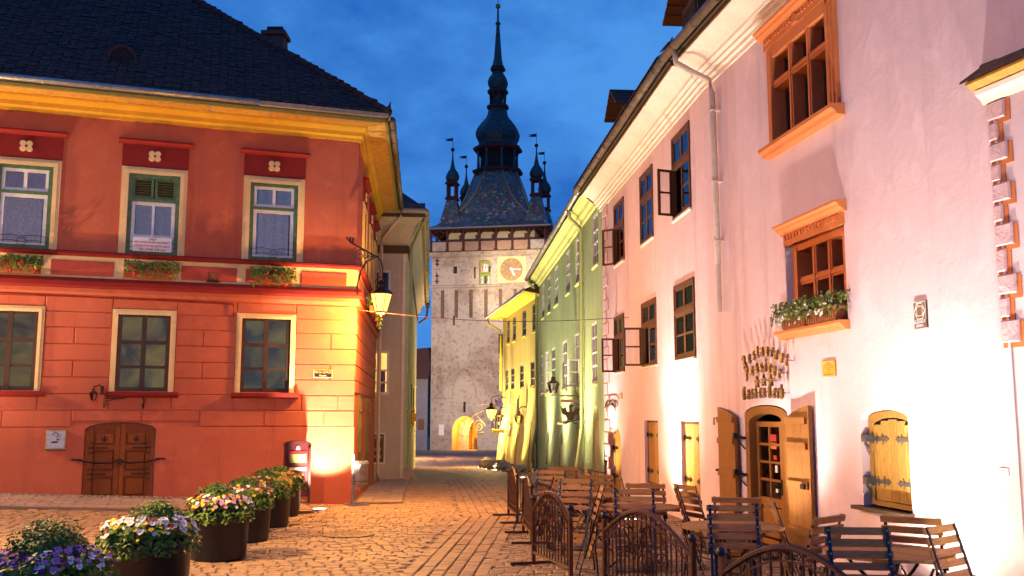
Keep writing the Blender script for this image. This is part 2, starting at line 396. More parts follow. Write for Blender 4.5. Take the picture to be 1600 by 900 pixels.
# facade frames
RF = Fr(-3.20, 19.78, 250.8, 1); RF.n = Vector((math.sin(rad(160.8)), math.cos(rad(160.8)), 0))
RS = Fr(-3.20, 19.78, -5.2, 1)
PF = Fr(3.03, 14.9, -4.87, -1)
PN = Fr(3.03, 14.9, 170.95, 1)
GR = Fr(2.24, 24.2, -3.8, -1)
YE = Fr(1.09, 41.7, -8.9, -1)
TW = Fr(-10.08, 121.2, 100.3, 1)
AN = Fr(4.107, 8.135, 163.6, 1)
# ================================================================== GROUND
def sheet(name, xs, ys, zf, mat):
    mb = MB(); n = len(xs)
    for y in ys:
        for x in xs: mb.p(x, y, zf(x, y))
    for j in range(len(ys) - 1):
        for i in range(n - 1): mb.face([j * n + i, j * n + i + 1, (j + 1) * n + i + 1, (j + 1) * n + i])
    return tag(obj(name, mb, mat), kind='structure')
xs = [-600, -250, -90, -40, -20] + [-13 + .5 * k for k in range(41)] + [12, 25, 60, 200, 600]
ys = [-40, -10, 0, 4] + [6 + .75 * k for k in range(80)] + [70, 80, 90, 100, 110, 120, 130, 145, 160, 220, 400, 700]
ground = sheet('ground', xs, ys, lambda x, y: ground_z(x, y) - .022, M['mortar'])
def hillz(x, y):
    t = min(1, max(0, (y - 210) / 380)); r = 34 + 9 * math.sin(x * .011 + 1.1) + 5 * math.sin(x * .031) + 2.2 * math.sin(x * .13 + y * .1) + 1.4 * math.sin(x * .41 + y * .3) + 1.0 * math.sin(x * .83 - y * .21)
    return -8 + (r + 8) * math.sin(t * math.pi / 2) if t < 1 else r
hill = sheet('hill', [-420 + 4 * k for k in range(211)], [205 + 8 * k for k in range(70)], hillz, M['hillm'])
def wall_x(y): return 5.39 - .159 * y if y < 14.9 else 4.30 - .0852 * y if y < 24.2 else 3.84 - .066 * y if y < 41.7 else 7.64 - .157 * y
def street_l(y): return -.56 * y - .6 if y < 19.6 else -3.15 - .0906 * (y - 19.78) if y < 51 else -14
def band_x(y): return -.39 + .06 * (y - 17) if y < 17.4 else -.45 - .088 * (y - 18)   # the two runs of long-laid setts
pave = RF
def on_walk(x, y):
    d = Vector((x, y, 0)) - RF.o; u = d.dot(RF.d); o = d.dot(RF.n)
    if u > .9 and -1 < o < 1.98: return True
    d = Vector((x, y, 0)) - RS.o; u = d.dot(RS.d); o = d.dot(RS.n)
    return -.2 < u < 9.4 and o < 1.0
rnd = random.Random(3)
setts = []
y = 6.2
while y < 84:
    p = .128 if y < 24 else .17 if y < 36 else .22 if y < 48 else .3
    x = max(street_l(y), -12) + rnd.random() * .15; xr = wall_x(y) + .25
    while x < xr:
        w = rnd.uniform(.15, .215) * (1 if y < 48 else 1.5)
        yy = y + .16 * math.sin(x * .55 + y * .06) + .05 * math.sin(x * 1.7)
        cx = x + w / 2
        if abs(cx - band_x(yy)) > .5 and not on_walk(cx, yy): setts.append((cx, yy, w - .013, p - .012, rnd.uniform(-.05, .05)))
        x += w
    y += p
for k in range(6):
    y = 6.2
    while y < 48:
        l = rnd.uniform(.19, .27)
        sl = band_x(y + .1) - band_x(y - .1)
        setts.append((band_x(y) - .415 + .166 * k, y + l / 2, .153, l - .012, -math.atan2(sl, .2)))
        y += l
def sett_ring(w, l, rot, b=.010, h=.05):
    c, s = math.cos(rot), math.sin(rot); out = []
    for ww, ll, z in ((w / 2, l / 2, -h), (w / 2, l / 2, -b * .7), (w / 2 - b, l / 2 - b, 0)):
        for sx, sy in ((-1, -1), (1, -1), (1, 1), (-1, 1)):
            out.append((sx * ww * c - sy * ll * s, sx * ww * s + sy * ll * c, z))
    return out
SF = [(0, 1, 5, 4), (1, 2, 6, 5), (2, 3, 7, 6), (3, 0, 4, 7), (4, 5, 9, 8), (5, 6, 10, 9), (6, 7, 11, 10), (7, 4, 8, 11), (8, 9, 10, 11)]
near = sorted(range(len(setts)), key=lambda i: setts[i][1] if (abs(setts[i][0]) < .52 * setts[i][1] - .1 and -2.6 < setts[i][0] < 2.2 and setts[i][1] > 10.55) else 999)
near = set(near[:300])
shared = []
for k in range(6):
    mb = MB(); mb.add(sett_ring(1, 1, 0, .09, .3), SF, lambda q: (q[0], q[1], q[2] * .17)); me = mb.mesh('cobblestone'); me.materials.append(M['cobble']); shared.append(me)
rest = MB()
for i, (x, y, w, l, r) in enumerate(setts):
    z = ground_z(x, y) + rnd.uniform(-.006, .006)
    if i in near:
        o = link('cobblestone', shared[i % 6], ground); o.location = (x, y, z); o.rotation_euler = (rnd.uniform(-.02, .02), rnd.uniform(-.02, .02), r); o.scale = (w, l, 1)
    else:
        tx, ty = rnd.uniform(-.05, .05), rnd.uniform(-.05, .05)
        rest.add(sett_ring(w, l, r), SF if y < 30 else SF[4:], lambda q: (x + q[0], y + q[1], z + q[2] + tx * q[0] + ty * q[1]))
tag(obj('cobbles', rest, M['cobbles'], ground), kind='stuff')
# pavement slabs along the red house
def slab_mesh(w, l):
    mb = MB(); mb.add(sett_ring(w, l, 0, .014, .06), SF, lambda q: q); me = mb.mesh('paving_slab'); me.materials.append(M['slab']); return me
def walkway(fr, u0, u1, o0, o1, lift, sw, sl):
    mb = MB(fr); n = max(2, int((u1 - u0) / .8))
    for k in range(n):
        a = u0 + (u1 - u0) * k / n; b = u0 + (u1 - u0) * (k + 1) / n
        zz = lambda u, o: ground_z(*fr.P(u, o, 0)[:2])
        mb.hexa([(a, o0, zz(a, o0) - .1), (b, o0, zz(b, o0) - .1), (b, o1, zz(b, o1) - .1), (a, o1, zz(a, o1) - .1), (a, o0, zz(a, o0) + lift - .012), (b, o0, zz(b, o0) + lift - .012), (b, o1, zz(b, o1) + lift - .012), (a, o1, zz(a, o1) + lift - .012)])
    w = tag(obj('sidewalk', mb, M['mortar']), kind='structure')
    me = slab_mesh(sw - .012, sl - .012); ang = math.atan2(fr.d.y, fr.d.x); o = o0 + sl / 2; r = 0
    while o < o1 - .01:
        u = u0 + sw / 2 + (sw / 2 if r % 2 else 0)
        while u < u1:
            P = fr.P(u, o, 0); s = link('paving_slab', me, w); s.location = (P.x, P.y, ground_z(P.x, P.y) + lift + rnd.uniform(-.004, .004))
            s.rotation_euler = (0, .052 * math.cos(ang) if P.x < -3.6 else 0, ang); u += sw
        o += sl; r += 1
    return w
walkway(RF, 1.0, 8.4, .13, 1.93, .05, .36, .225)
walkway(RS, 0, 9.2, .10, 1.0, .03, .42, .30)
gv = MB()
for k in range(900):
    u = rnd.uniform(.9, 8.4); P = RF.P(u, rnd.uniform(.0, .16), 0); r = rnd.uniform(.012, .03)
    gv.ball((P.x, P.y, ground_z(P.x, P.y) + .05), r, 4, 2)
tag(obj('gravel_strip', gv, M['gravel']), kind='stuff')

# ================================================================== WINDOW KIT
def bars(mb, u0, u1, z0, z1, o0, o1, fw, cols, rows, bw):
    mb.box(u0, u0 + fw, o0, o1, z0, z1); mb.box(u1 - fw, u1, o0, o1, z0, z1)
    mb.box(u0 + fw, u1 - fw, o0, o1 - .002, z0, z0 + fw); mb.box(u0 + fw, u1 - fw, o0, o1 - .002, z1 - fw, z1)
    for c in cols: x = u0 + (u1 - u0) * c; mb.box(x - bw / 2, x + bw / 2, o0 + .002, o1 - .004, z0 + fw, z1 - fw)
    e = [u0 + fw] + [u0 + (u1 - u0) * c for c in cols] + [u1 - fw]
    for r in rows:
        x = z0 + (z1 - z0) * r
        for a, b in zip(e, e[1:]): mb.box(a + (bw / 2 if a > u0 + fw else 0), b - (bw / 2 if b < u1 - fw else 0), o0 + .004, o1 - .006, x - bw / 2, x + bw / 2)
def panes(parent, fr, u0, u1, z0, z1, o, cols, rows, mat, warp=None):
    us = [u0] + [u0 + (u1 - u0) * c for c in cols] + [u1]; zs = [z0] + [z0 + (z1 - z0) * r for r in rows] + [z1]
    for a, b in zip(us, us[1:]):
        for c, d in zip(zs, zs[1:]):
            mb = MB(fr, warp); mb.box(a + .004, b - .004, o - .006, o, c + .004, d - .004); obj('pane', mb, mat, parent)
def recess(parent, fr, u0, u1, z0, z1, o0, depth, mat, name='recess', warp=None):
    mb = MB(fr, warp); a, b = o0, o0 - depth
    mb.poly([(u0, b, z0), (u1, b, z0), (u1, b, z1), (u0, b, z1)])
    for e in (u0, u1): mb.poly([(e, a, z0), (e, b, z0), (e, b, z1), (e, a, z1)])
    for e in (z0, z1): mb.poly([(u0, a, e), (u1, a, e), (u1, b, e), (u0, b, e)])
    return obj(name, mb, mat, parent)
def curtain(parent, fr, u0, u1, z0, z1, o, mat, amp=.018, k=34):
    mb = MB(fr); n = int((u1 - u0) * 60) + 4
    for i in range(n + 1):
        u = u0 + (u1 - u0) * i / n; w = amp * math.sin(u * k) + amp * .5 * math.sin(u * k * .37 + 1)
        mb.p(u, o + w, z0); mb.p(u, o + w * .6, z1)
    for i in range(n): mb.face([2 * i, 2 * i + 2, 2 * i + 3, 2 * i + 1])
    return obj('curtain', mb, mat, parent, True)
def window(parent, fr, u0, u1, z0, z1, o, fw, cols, rows, mat, gl='pane', th=.06, bw=.035, name='window', warp=None, room='dark', depth=.22, curt=None):
    mb = MB(fr, warp); bars(mb, u0, u1, z0, z1, o - th, o, fw, cols, rows, bw); w = obj(name, mb, M[mat], parent)
    panes(w, fr, u0 + fw * .8, u1 - fw * .8, z0 + fw * .8, z1 - fw * .8, o - th * .5, cols, rows, M[gl], warp)
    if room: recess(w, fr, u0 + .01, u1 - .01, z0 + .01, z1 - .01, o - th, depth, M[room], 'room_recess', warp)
    if curt: curtain(w, fr, u0 + fw, u1 - fw, z0 + fw, z1 - fw, o - th - .05, M[curt])
    return w

# ================================================================== RED CORNER HOUSE
red = thing('corner_house', 'red corner house with dark tiled roof, cream window surrounds and a yellow cornice', 'house', (-3.20, 19.78, 0))
UW = [(1.09, 2.29), (3.36, 4.56), (5.62, 6.82), (7.88, 9.08)]           # cream surrounds upstairs
LW = [(1.19, 2.33), (3.45, 4.59), (5.75, 6.89), (8.0, 9.14)]
mb = MB(RF)
holes = [(a + .13, b - .13, 4.80, 6.38) for a, b in UW] + [(a + .10, b - .10, 2.19, 3.67) for a, b in LW] + [(3.73, 4.96, .1, 1.61)]
wall(mb, 0, 10.5, -.4, 7.72, holes, 0, .30); spandrel(mb, 3.73, 4.96, 1.455, 1.61, 0, .14)
mb.fr = RS
SW = [(1.75, 2.65), (4.35, 5.25), (6.7, 7.5)]
sh = [(a, b, 4.86, 6.36) for a, b in SW] + [(1.30, 2.10, .62, 2.17), (4.1, 5.1, .55, 2.15)]
wall(mb, 0, 8.6, -.5, 7.72, sh, 0, .3)
mb.poly([(8.6, 0, -.5), (8.6, -5, -.5), (8.6, -5, 7.72), (8.6, 0, 7.72)])
obj('wall', mb, M['red'], red)
# rusticated blocks of the ground floor, recessed joints between them
zr = [1.52, 1.83, 2.13, 2.44, 2.75, 3.06, 3.37, 3.66, 3.94]
def block(fr, a, b, c, d):
    q = lambda: rnd.uniform(.005, .011); m_ = MB(fr); m_.panel(a + q(), b - q(), c + q(), d - q(), 0, rnd.uniform(.016, .025), .009); obj('stone_block', m_, M['red'], red)
edges = [-.02] + [e for a, b in LW[:3] for e in (a, b)] + [8.0]
for r in range(8):
    c, d = zr[r], zr[r + 1]
    if r < 2:
        u = -.02; st = [.62, 1.15, 1.2, 1.05, 1.2, 1.15, 1.15, 1.2] if r == 0 else [.34, .72, 1.3, 1.15, 1.1, 1.2, 1.15, 1.2, 1.0]
        for w in st:
            if r == 1: block(RF, u, u + w, c, d - .0)
            elif not (u < 4.97 and u + w > 3.72 and c < 1.6): block(RF, u, u + w, c, d)
            else:
                block(RF, u, u + w, max(c, 1.625), d)
            u += w
        for k in range(4): block(RS, .02 + 2.1 * k if k else -.02, 2.1 * (k + 1), c if not (k in (0, 2)) else max(c, 2.19 if r else c), d) if not (r == 1 and k in (0, 2) or r == 0 and k in (0, 2)) else None
        continue
    for a, b in zip(edges[0::2], edges[1::2]):
        if r == 7: block(RF, a, b, c, d)
        elif r % 2 == 0: block(RF, a, b, c, d)
        else:
            m = a + (b - a) * (.55 if a > 0 else .42); block(RF, a, m, c, d); block(RF, m, b, c, d)
    if r == 7:
        for a, b in LW[:3]: block(RF, a, b, 3.735, d)
    st = [2.1, 2.2, 2.1, 2.2] if r % 2 else [1.1, 2.1, 2.1, 2.2, 1.1]
    u = -.02
    for w in st: block(RS, u, u + w, max(c, 2.19) if r == 2 else c, d); u += w
m_ = MB(RF)
for a, b in ((-.02, 3.71), (4.98, 9.5)): m_.box(a, b, 0, .02, -.4, 1.515)
m_.fr = RS
for a, b in ((.021, 1.28), (2.12, 4.08), (5.12, 8.6)): m_.box(a, b, 0, .02, -.5, 1.515)
obj('plinth', m_, M['red'], red)
# string course between the floors
def band(name, prof, mat, u1=10.4, us1=8.6):
    m_ = MB(RF); m_.sweep(prof, 0, u1, -1, 0); m_.fr = RS; m_.sweep(prof, 0, us1, -1, 0); return obj(name, m_, M[mat], red)
E_ = .30                                                            # mitre for the blunt corner
def bandm(name, prof, mat, u1=10.4, us1=8.6, k=-.73):
    m_ = MB(RF); m_.sweep(prof, 0, u1, k, 0); m_.fr = RS; m_.sweep(prof, 0, us1, k, 0); return obj(name, m_, M[mat], red)
bandm('lower_moulding', [(0, 3.95), (.05, 3.96), (.08, 4.02), (.075, 4.095), (0, 4.095)], 'red')
bandm('string_course', [(0, 4.097), (.10, 4.10), (.13, 4.14), (.13, 4.22), (.09, 4.29), (0, 4.292)], 'redtrim')
bandm('cream_frieze', [(0, 4.294), (.035, 4.294), (.035, 4.70), (0, 4.70)], 'cream')
bandm('ledge', [(0, 4.702), (.09, 4.702), (.14, 4.735), (.14, 4.775), (.10, 4.795), (0, 4.798)], 'redtrim')
for a, b in ((.20, 1.12), (1.32, 2.20), (2.36, 3.40), (3.57, 4.44), (4.61, 5.70), (5.86, 6.70), (6.88, 8.0)):
    m_ = MB(RF); m_.panel(a, b, 4.335, 4.615, .03, .05, .012); obj('frieze_panel', m_, M['redpanel'], red)
for a, b in ((.3, 1.4), (1.7, 2.7), (3.0, 4.1), (4.4, 5.3), (5.6, 6.5), (6.8, 7.6)):
    m_ = MB(RS); m_.panel(a, b, 4.335, 4.615, .03, .05, .012); obj('frieze_panel', m_, M['redpanel'], red)
bandm('yellow_cornice', [(0, 7.40), (.04, 7.40), (.05, 7.46), (.09, 7.50), (.10, 7.58), (.16, 7.66), (.17, 7.70), (0, 7.70)], 'ochre')
# soffit boards
def board(fr, a, b, k0):
    m_ = MB(fr); m_.sweep([(.12, 7.705), (.56, 7.715), (.56, 7.745), (.12, 7.735)], a + .004, b - .004, k0, 0); obj('soffit_board', m_, M['ochreboard'], red)
us = [0, 1.85, 3.0, 4.5, 5.9, 7.3, 9.0]
for i in range(6): board(RF, us[i], us[i + 1], -.73 if i == 0 else 0)
us = [0, .9, 1.9, 2.9, 4.0, 5.2, 6.4, 7.5, 8.5]
for i in range(8): board(RS, us[i], us[i + 1], -.73 if i == 0 else 0)
bandm('eave_moulding', [(.555, 7.69), (.60, 7.70), (.615, 7.75), (.60, 7.79), (.555, 7.79)], 'olive', 10.4, 8.5)
# gutters: zinc on the left of the front, bare mortar edge at the corner, brown metal along the lane
g_ = MB(RF); g_.tube([(2.1, .67, 7.83), (10.4, .67, 7.83)], .058, 8); gut = obj('gutter', g_, M['zinc'], red, True)
for u in (3.35, 4.6, 5.95, 7.2):
    r_ = MB(RF); r_.tube([(u - .012, .67, 7.83), (u + .012, .67, 7.83)], .066, 8); obj('gutter_joint', r_, M['zinc'], gut)
m_ = MB(RF); m_.sweep([(.60, 7.78), (.66, 7.79), (.66, 7.875), (.60, 7.875)], 0, 2.08, -.73, 0); m_.fr = RS; m_.sweep([(.615, 7.78), (.66, 7.79), (.66, 7.86), (.615, 7.86)], 0, .4, -.73, 0)
obj('mortar_edge', m_, M['cementedge'], red)
g_ = MB(RS); g_.tube([(-.3, .69, 7.80), (8.45, .69, 7.79)], .075, 9); gut = obj('gutter', g_, M['brownzinc'], red, True)
for k in range(9):
    r_ = MB(RS); r_.tube([(.2 + k, .69, 7.80), (.225 + k, .69, 7.80)], .083, 9); obj('gutter_joint', r_, M['iron'], gut)
d_ = MB(RS); d_.tube([(8.2, .69, 7.72), (8.2, .69, 7.5), (8.25, .16, 6.9), (8.25, .14, 6.6), (8.25, .14, .1), (8.25, .24, -.08)], .05, 8); ds = obj('downspout', d_, M['pipe'], red, True)
for z in (6.0, 4.4, 2.6, 1.0):
    r_ = MB(RS); r_.tube([(8.25, .14, z), (8.25, .14, z + .05)], .06, 8); obj('pipe_clamp', r_, M['pipe'], ds)
# roof: two planes meeting in the hip
ci = Vector((-1.0667, .6874, 0)); eave = Vector((-2.5386, 19.3538, 7.86)); PITCH = .8
def rp(u, s): # front plane: s = inward distance from the eave
    return u, .62 - s, 7.86 + PITCH * s
hu = lambda s: RF.d.dot(eave + ci * s - RF.o)
m_ = MB(RF); m_.poly([rp(hu(0), 0), rp(11, 0), rp(11, 8), rp(hu(8), 8)])
m_.fr = None; p_ = RS.P(9.0, .62, 7.86); q_ = p_ - RS.n * 8 + Vector((0, 0, 8 * PITCH)); h_ = eave + ci * 8 + Vector((0, 0, 8 * PITCH))
m_.poly([tuple(eave), tuple(p_), tuple(q_), tuple(h_)])
roof = obj('roof', m_, M['rooftiles'], red)
nrm = (RF.n * PITCH + Vector((0, 0, 1))).normalized(); slope = (-RF.n + Vector((0, 0, PITCH))).normalized()
def tile(mb, u, s, w, l, t, j):
    pts = []
    for dz in (0, t):
        for du, dl in ((-w / 2, .05), (-w / 3.2, 0), (w / 3.2, 0), (w / 2, .05), (w / 2, l), (-w / 2, l)):
            P = RF.P(*rp(u + du, s)) + slope * dl + nrm * (dz + .035 - .11 * dl + j); pts.append(mb.p(*P))
    mb.face(pts[6:]); mb.face([pts[0], pts[1], pts[7], pts[6]]); mb.face([pts[1], pts[2], pts[8], pts[7]]); mb.face([pts[2], pts[3], pts[9], pts[8]])
    mb.face([pts[3], pts[4], pts[10], pts[9]]); mb.face([pts[5], pts[0], pts[6], pts[11]])
tiles = MB(); cnt = 0; ex = .135
for r in range(60):
    s = r * ex / math.sqrt(1 + PITCH ** 2); u = hu(s) + (.085 if r % 2 else 0)
    while u < 7.9:
        j = rnd.uniform(0, .014)
        if cnt < 300 and r < 7:
            t_ = MB(); tile(t_, u + rnd.uniform(-.008, .008), s + rnd.uniform(-.008, .004), .168, .26, .016, j); obj('roof_tile', t_, M['rooftile'], roof); cnt += 1
        else: tile(tiles, u + rnd.uniform(-.008, .008), s + rnd.uniform(-.012, .006), .168, .26, .016, j)
        u += .172
tag(obj('roof_tiles', tiles, M['rooftiles'], roof), kind='stuff')
for k in range(34):
    a = eave + ci * (k * .15) + Vector((0, 0, k * .15 * PITCH + .03 + rnd.uniform(-.012, .03))); b = eave + ci * (k * .15 + .2) + Vector((0, 0, (k * .15 + .2) * PITCH + .03))
    t_ = MB(); t_.tube([tuple(a), tuple(b)], .11, 7, r1=.085); obj('hip_tile', t_, M['rooftile'], roof)
t_ = MB(); P = eave + Vector((0, 0, .05)); t_.hexa([(P.x - .32, P.y + .1, P.z - .05), (P.x + .02, P.y - .02, P.z - .05), (P.x + .03, P.y + .1, P.z - .05), (P.x - .2, P.y + .3, P.z - .05), (P.x - .06, P.y + .03, P.z + .06), (P.x + .04, P.y, P.z + .24), (P.x + .045, P.y + .03, P.z + .24), (P.x - .05, P.y + .1, P.z + .08)])
obj('hip_end_tile', t_, M['darkred'], roof)
v_ = MB(RF); s0 = 1.2; A = arch(4.42, 4.98, 0, .30, 8)                     # eyelid vent
for (a, b), (c, d) in zip(A, A[1:]):
    z0 = 7.86 + PITCH * s0
    v_.poly([(a, .66 - s0, z0 + b), (c, .66 - s0, z0 + d), (c, .10 - s0, z0 + .36), (a, .10 - s0, z0 + .36)])
    v_.poly([(a * .8 + 4.7 * .2, .665 - s0, z0 + b * .75 + .02), (c * .8 + 4.7 * .2, .665 - s0, z0 + d * .75 + .02), (c, .66 - s0, z0 + d), (a, .66 - s0, z0 + b)])
vent = obj('roof_vent', v_, M['darkred'], red)
v_ = MB(RF); v_.prism([(4.7 + (a - 4.7) * .82, 7.86 + PITCH * s0 + b * .78 + .01) for a, b in A], .5 - s0, .64 - s0); obj('vent_hole', v_, M['dark'], vent)
c_ = MB(); c_.box(-6.34, -5.84, 23.8, 24.3, 9.6, 11.38); c_.box(-6.40, -5.78, 23.74, 24.36, 11.38, 11.48); chim = obj('chimney', c_, M['brick'], red)
c_ = MB(); c_.box(-6.28, -5.88, 23.86, 24.24, 11.48, 11.62); obj('chimney_cap', c_, M['darkred'], chim)
# upper windows
def casement(fr, u0, u1, kind):
    z0, z1 = 4.80, 6.38; zt = 5.86
    m_ = MB(fr); fw = .075; bars(m_, u0, u1, z0, z1, -.09, .015, fw, (), (), .03); m_.box(u0 + fw, u1 - fw, -.085, .01, zt - .03, zt + .03)
    w = obj('window', m_, M['greenpaint'], red)
    if kind == 'louvre':
        m = (u0 + u1) / 2; s_ = MB(fr)
        for a, b in ((u0 + fw, m - .012), (m + .012, u1 - fw)): bars(s_, a, b, zt + .03, z1 - fw, -.06, 0, .045, (), (), .03)
        obj('louvre_frame', s_, M['greenpaint'], w)
        for a, b in ((u0 + fw + .045, m - .057), (m + .057, u1 - fw - .045)):
            for k in range(7):
                z = zt + .095 + k * .048; l_ = MB(fr); l_.hexa([(a, -.05, z + .02), (b, -.05, z + .02), (b, -.012, z - .01), (a, -.012, z - .01), (a, -.05, z + .026), (b, -.05, z + .026), (b, -.012, z - .004), (a, -.012, z - .004)]); obj('louvre_slat', l_, M['olive'], w)
    else:
        s_ = MB(fr); bars(s_, u0 + fw, u1 - fw, zt + .03, z1 - fw, -.07, -.01, .055, (.5,), (), .06); obj('upper_sash', s_, M['white'], w)
        panes(w, fr, u0 + fw + .05, u1 - fw - .05, zt + .08, z1 - fw - .05, -.04, (.5,), (), M['pane'])
        curtain(w, fr, u0 + fw, u1 - fw, zt + .04, z1 - fw, -.085, M['sheer'], .010)
    s_ = MB(fr); bars(s_, u0 + fw, u1 - fw, z0 + fw * .6, zt - .03, -.07, -.01, .065, (.5,) if kind == 'louvre' else (), (.32,) if kind == 'louvre' else (), .05); obj('lower_sash', s_, M['white'], w)
    panes(w, fr, u0 + fw + .06, u1 - fw - .06, z0 + .10, zt - .09, -.04, (.5,) if kind == 'louvre' else (), (), M['pane'])
    curtain(w, fr, u0 + fw + (.09 if kind != 'louvre' else 0), u1 - fw, z0 + .05, zt - .03, -.085, M['lace'] if kind != 'louvre' else M['sheer'], .012)
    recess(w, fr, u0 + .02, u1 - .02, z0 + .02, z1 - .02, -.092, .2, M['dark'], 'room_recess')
    i_ = MB(fr); m = (u0 + u1) / 2
    for z in (4.92, 5.02): i_.tube([(u0 + .02, .05, z), (m - .2, .06, z + .03), (m, .06, z), (m + .2, .06, z + .03), (u1 - .02, .05, z)], .006, 4)
    i_.tube([(m + .09 * math.cos(q * .7), .06, 4.93 + .07 * math.sin(q * .7)) for q in range(9)], .006, 4, True); obj('window_guard', i_, M['iron'], w)
    return w
def surround(fr, a, b, z0, z1, w, mat, o=.035):
    m_ = MB(fr)
    for k, (q, p_) in enumerate(((0, o), (w * .45, o + .018))):
        m_.box(a + q, a + w, 0, p_ + .001 * k, z0, z1 - q); m_.box(b - w, b - q, 0, p_ + .001 * k, z0, z1 - q); m_.box(a + w, b - w, 0, p_ - .001 + .001 * k, z1 - w, z1 - q)
    return obj('window_surround', m_, M[mat], red)
def hood(fr, a, b):
    m_ = MB(fr); m_.box(a - .01, b + .01, 0, .03, 6.515, 6.95); obj('hood_panel', m_, M['redtrim'], red)
    m_ = MB(fr); m_.sweep([(0, 6.95), (.05, 6.95), (.07, 6.98), (.13, 7.0), (.13, 7.035), (0, 7.05)], a - .08, b + .08); obj('hood_cap', m_, M['redtrim'], red)
    m_ = MB(fr); c = (a + b) / 2 + .02
    for du, dz in ((-.055, -.05), (.055, -.05), (-.055, .05), (.055, .05)): m_.prism([(c + du + .058 * math.cos(k * .7), 6.73 + dz + .055 * math.sin(k * .7)) for k in range(9)], .03, .055 + .002 * (du > 0) + .004 * (dz > 0))
    md = obj('medallion', m_, M['cream'], red)
    m_ = MB(fr); m_.prism([(c + .025 * math.cos(k), 6.73 + .025 * math.sin(k)) for k in range(6)], .05, .066); obj('medallion_eye', m_, M['redtrim'], md)
for i, (a, b) in enumerate(UW):
    surround(RF, a, b, 4.80, 6.50, .13, 'cream'); hood(RF, a, b); casement(RF, a + .13, b - .13, 'louvre' if i == 1 else 'plain')
for a, b in SW:
    surround(RS, a - .12, b + .12, 4.80, 6.50, .12, 'cream'); hood(RS, a - .12, b + .12)
    s_ = MB(RS); bars(s_, a, b, 4.86, 6.36, -.07, .02, .06, (.5,), (.5,), .05); w = obj('shutter', s_, M['oliveshutter'], red)
    for k in range(14): l_ = MB(RS); l_.hexa([(a + .06, -.05, 4.95 + k * .095), (b - .06, -.05, 4.95 + k * .095), (b - .06, .005, 4.92 + k * .095), (a + .06, .005, 4.92 + k * .095), (a + .06, -.05, 4.965 + k * .095), (b - .06, -.05, 4.965 + k * .095), (b - .06, .005, 4.935 + k * .095), (a + .06, .005, 4.935 + k * .095)]); obj('louvre_slat', l_, M['oliveshutter'], w)
for a, b, c, d in ((1.30, 2.10, .62, 2.17), (4.1, 5.1, .55, 2.15)):
    s_ = MB(RS); m = (a + b) / 2
    for e, f in ((a, m - .01), (m + .01, b)): bars(s_, e, f, c, d, -.02, .04, .06, (), (.5,), .06); s_.box(e + .06, f - .06, -.015, .02, c + .06, d - .06)
    w = obj('side_shutter', s_, M['oliveshutter'], red)
    s_ = MB(RS); s_.box(a + .05, b - .05, .041, .05, c + .30, c + .34); s_.box(a + .05, b - .05, .041, .05, d - .34, d - .30); s_.box(m - .1, m + .1, .041, .06, c + .8, c + .84); obj('iron_strap', s_, M['iron'], w)
# lower windows
for i, (a, b) in enumerate(LW[:3]):
    surround(RF, a, b, 2.18, 3.73, .10, 'cream', .04)
    m_ = MB(RF); m_.sweep([(0, 2.07), (.09, 2.08), (.12, 2.11), (.12, 2.165), (0, 2.178)], a - .09, b + .06); obj('window_sill', m_, M['redtrim'], red)
    w = window(red, RF, a + .10, b - .10, 2.19, 3.67, -.02, .075, (.5,), (.31, .62), 'brownpaint', 'darkpane', .07, .055, room='interior_glow', depth=.05 if i else .3)
    h_ = MB(RF); m = (a + b) / 2; h_.box(a + .11, b - .11, -.05, -.015, 3.08, 3.15); h_.box(m - .045, m + .045, -.05, -.012, 2.2, 3.66); obj('transom', h_, M['brownpaint'], w)
# cellar door, two panelled leaves under a flat arch
dA = arch(3.74, 4.95, 1.45, 1.60, 12); top = lambda u: min(zz for zz in [1.45 + .15 * math.sin(math.acos(max(-1, min(1, (4.345 - u) / .605)))) ** .8])
m_ = MB(RF); m_.prism([(3.74, .12)] + [(a, b) for a, b in dA] + [(4.95, .12)], -.12, -.06)
for u0, u1 in ((3.745, 3.80), (4.89, 4.945)): m_.box(u0, u1, -.06, -.01, .12, 1.44)
cd = obj('cellar_door', m_, M['cellarwood'], red)
for a, b in ((3.80, 4.34), (4.35, 4.89)):
    for c, d in ((.13, .24), (.62, .70), (1.10, 1.18)):
        r_ = MB(RF); r_.box(a + .081, b - .081, -.06, -.028, c, d); obj('door_rail', r_, M['cellarwood'], cd)
    for u in (a, b - .08): r_ = MB(RF); r_.prism([(u, .13), (u + .08, .13), (u + .08, top(u + .08) - .02), (u, top(u) - .02)], -.06, -.025); obj('door_stile', r_, M['cellarwood'], cd)
    for c, d in ((.25, .61), (.71, 1.09), (1.19, 1.42)): r_ = MB(RF); r_.panel(a + .10, b - .10, c + .02, d - .02, -.06, -.035, .02); obj('door_panel', r_, M['cellarwood'], cd)
    m = (a + b) / 2; r_ = MB(RF)                                   # cut-out flower
    r_.prism([(m, 1.24), (m + .02, 1.30), (m, 1.385), (m - .02, 1.30)], -.036, -.030)
    for s in (-1, 1): r_.prism([(m, 1.24), (m + s * .05, 1.29), (m + s * .055, 1.34), (m + s * .025, 1.29)], -.036, -.031 + .0005 * s)
    obj('leaf_cutout', r_, M['dark'], cd)
for z in (.66, 1.14):
    for s, u in ((1, 3.80), (-1, 4.89)):
        h_ = MB(RF); h_.box(min(u, u + s * .33), max(u, u + s * .33), -.026, -.014, z - .012, z + .012)
        for k in (-1, 1): h_.tube([(u + s * (.05 + .05 * math.cos(q)), -.016, z + k * (.05 + .05 * math.sin(q))) for q in (-1.4, -.6, .2, 1., 1.8, 2.6)], .01, 4)
        obj('strap_hinge', h_, M['iron'], cd)
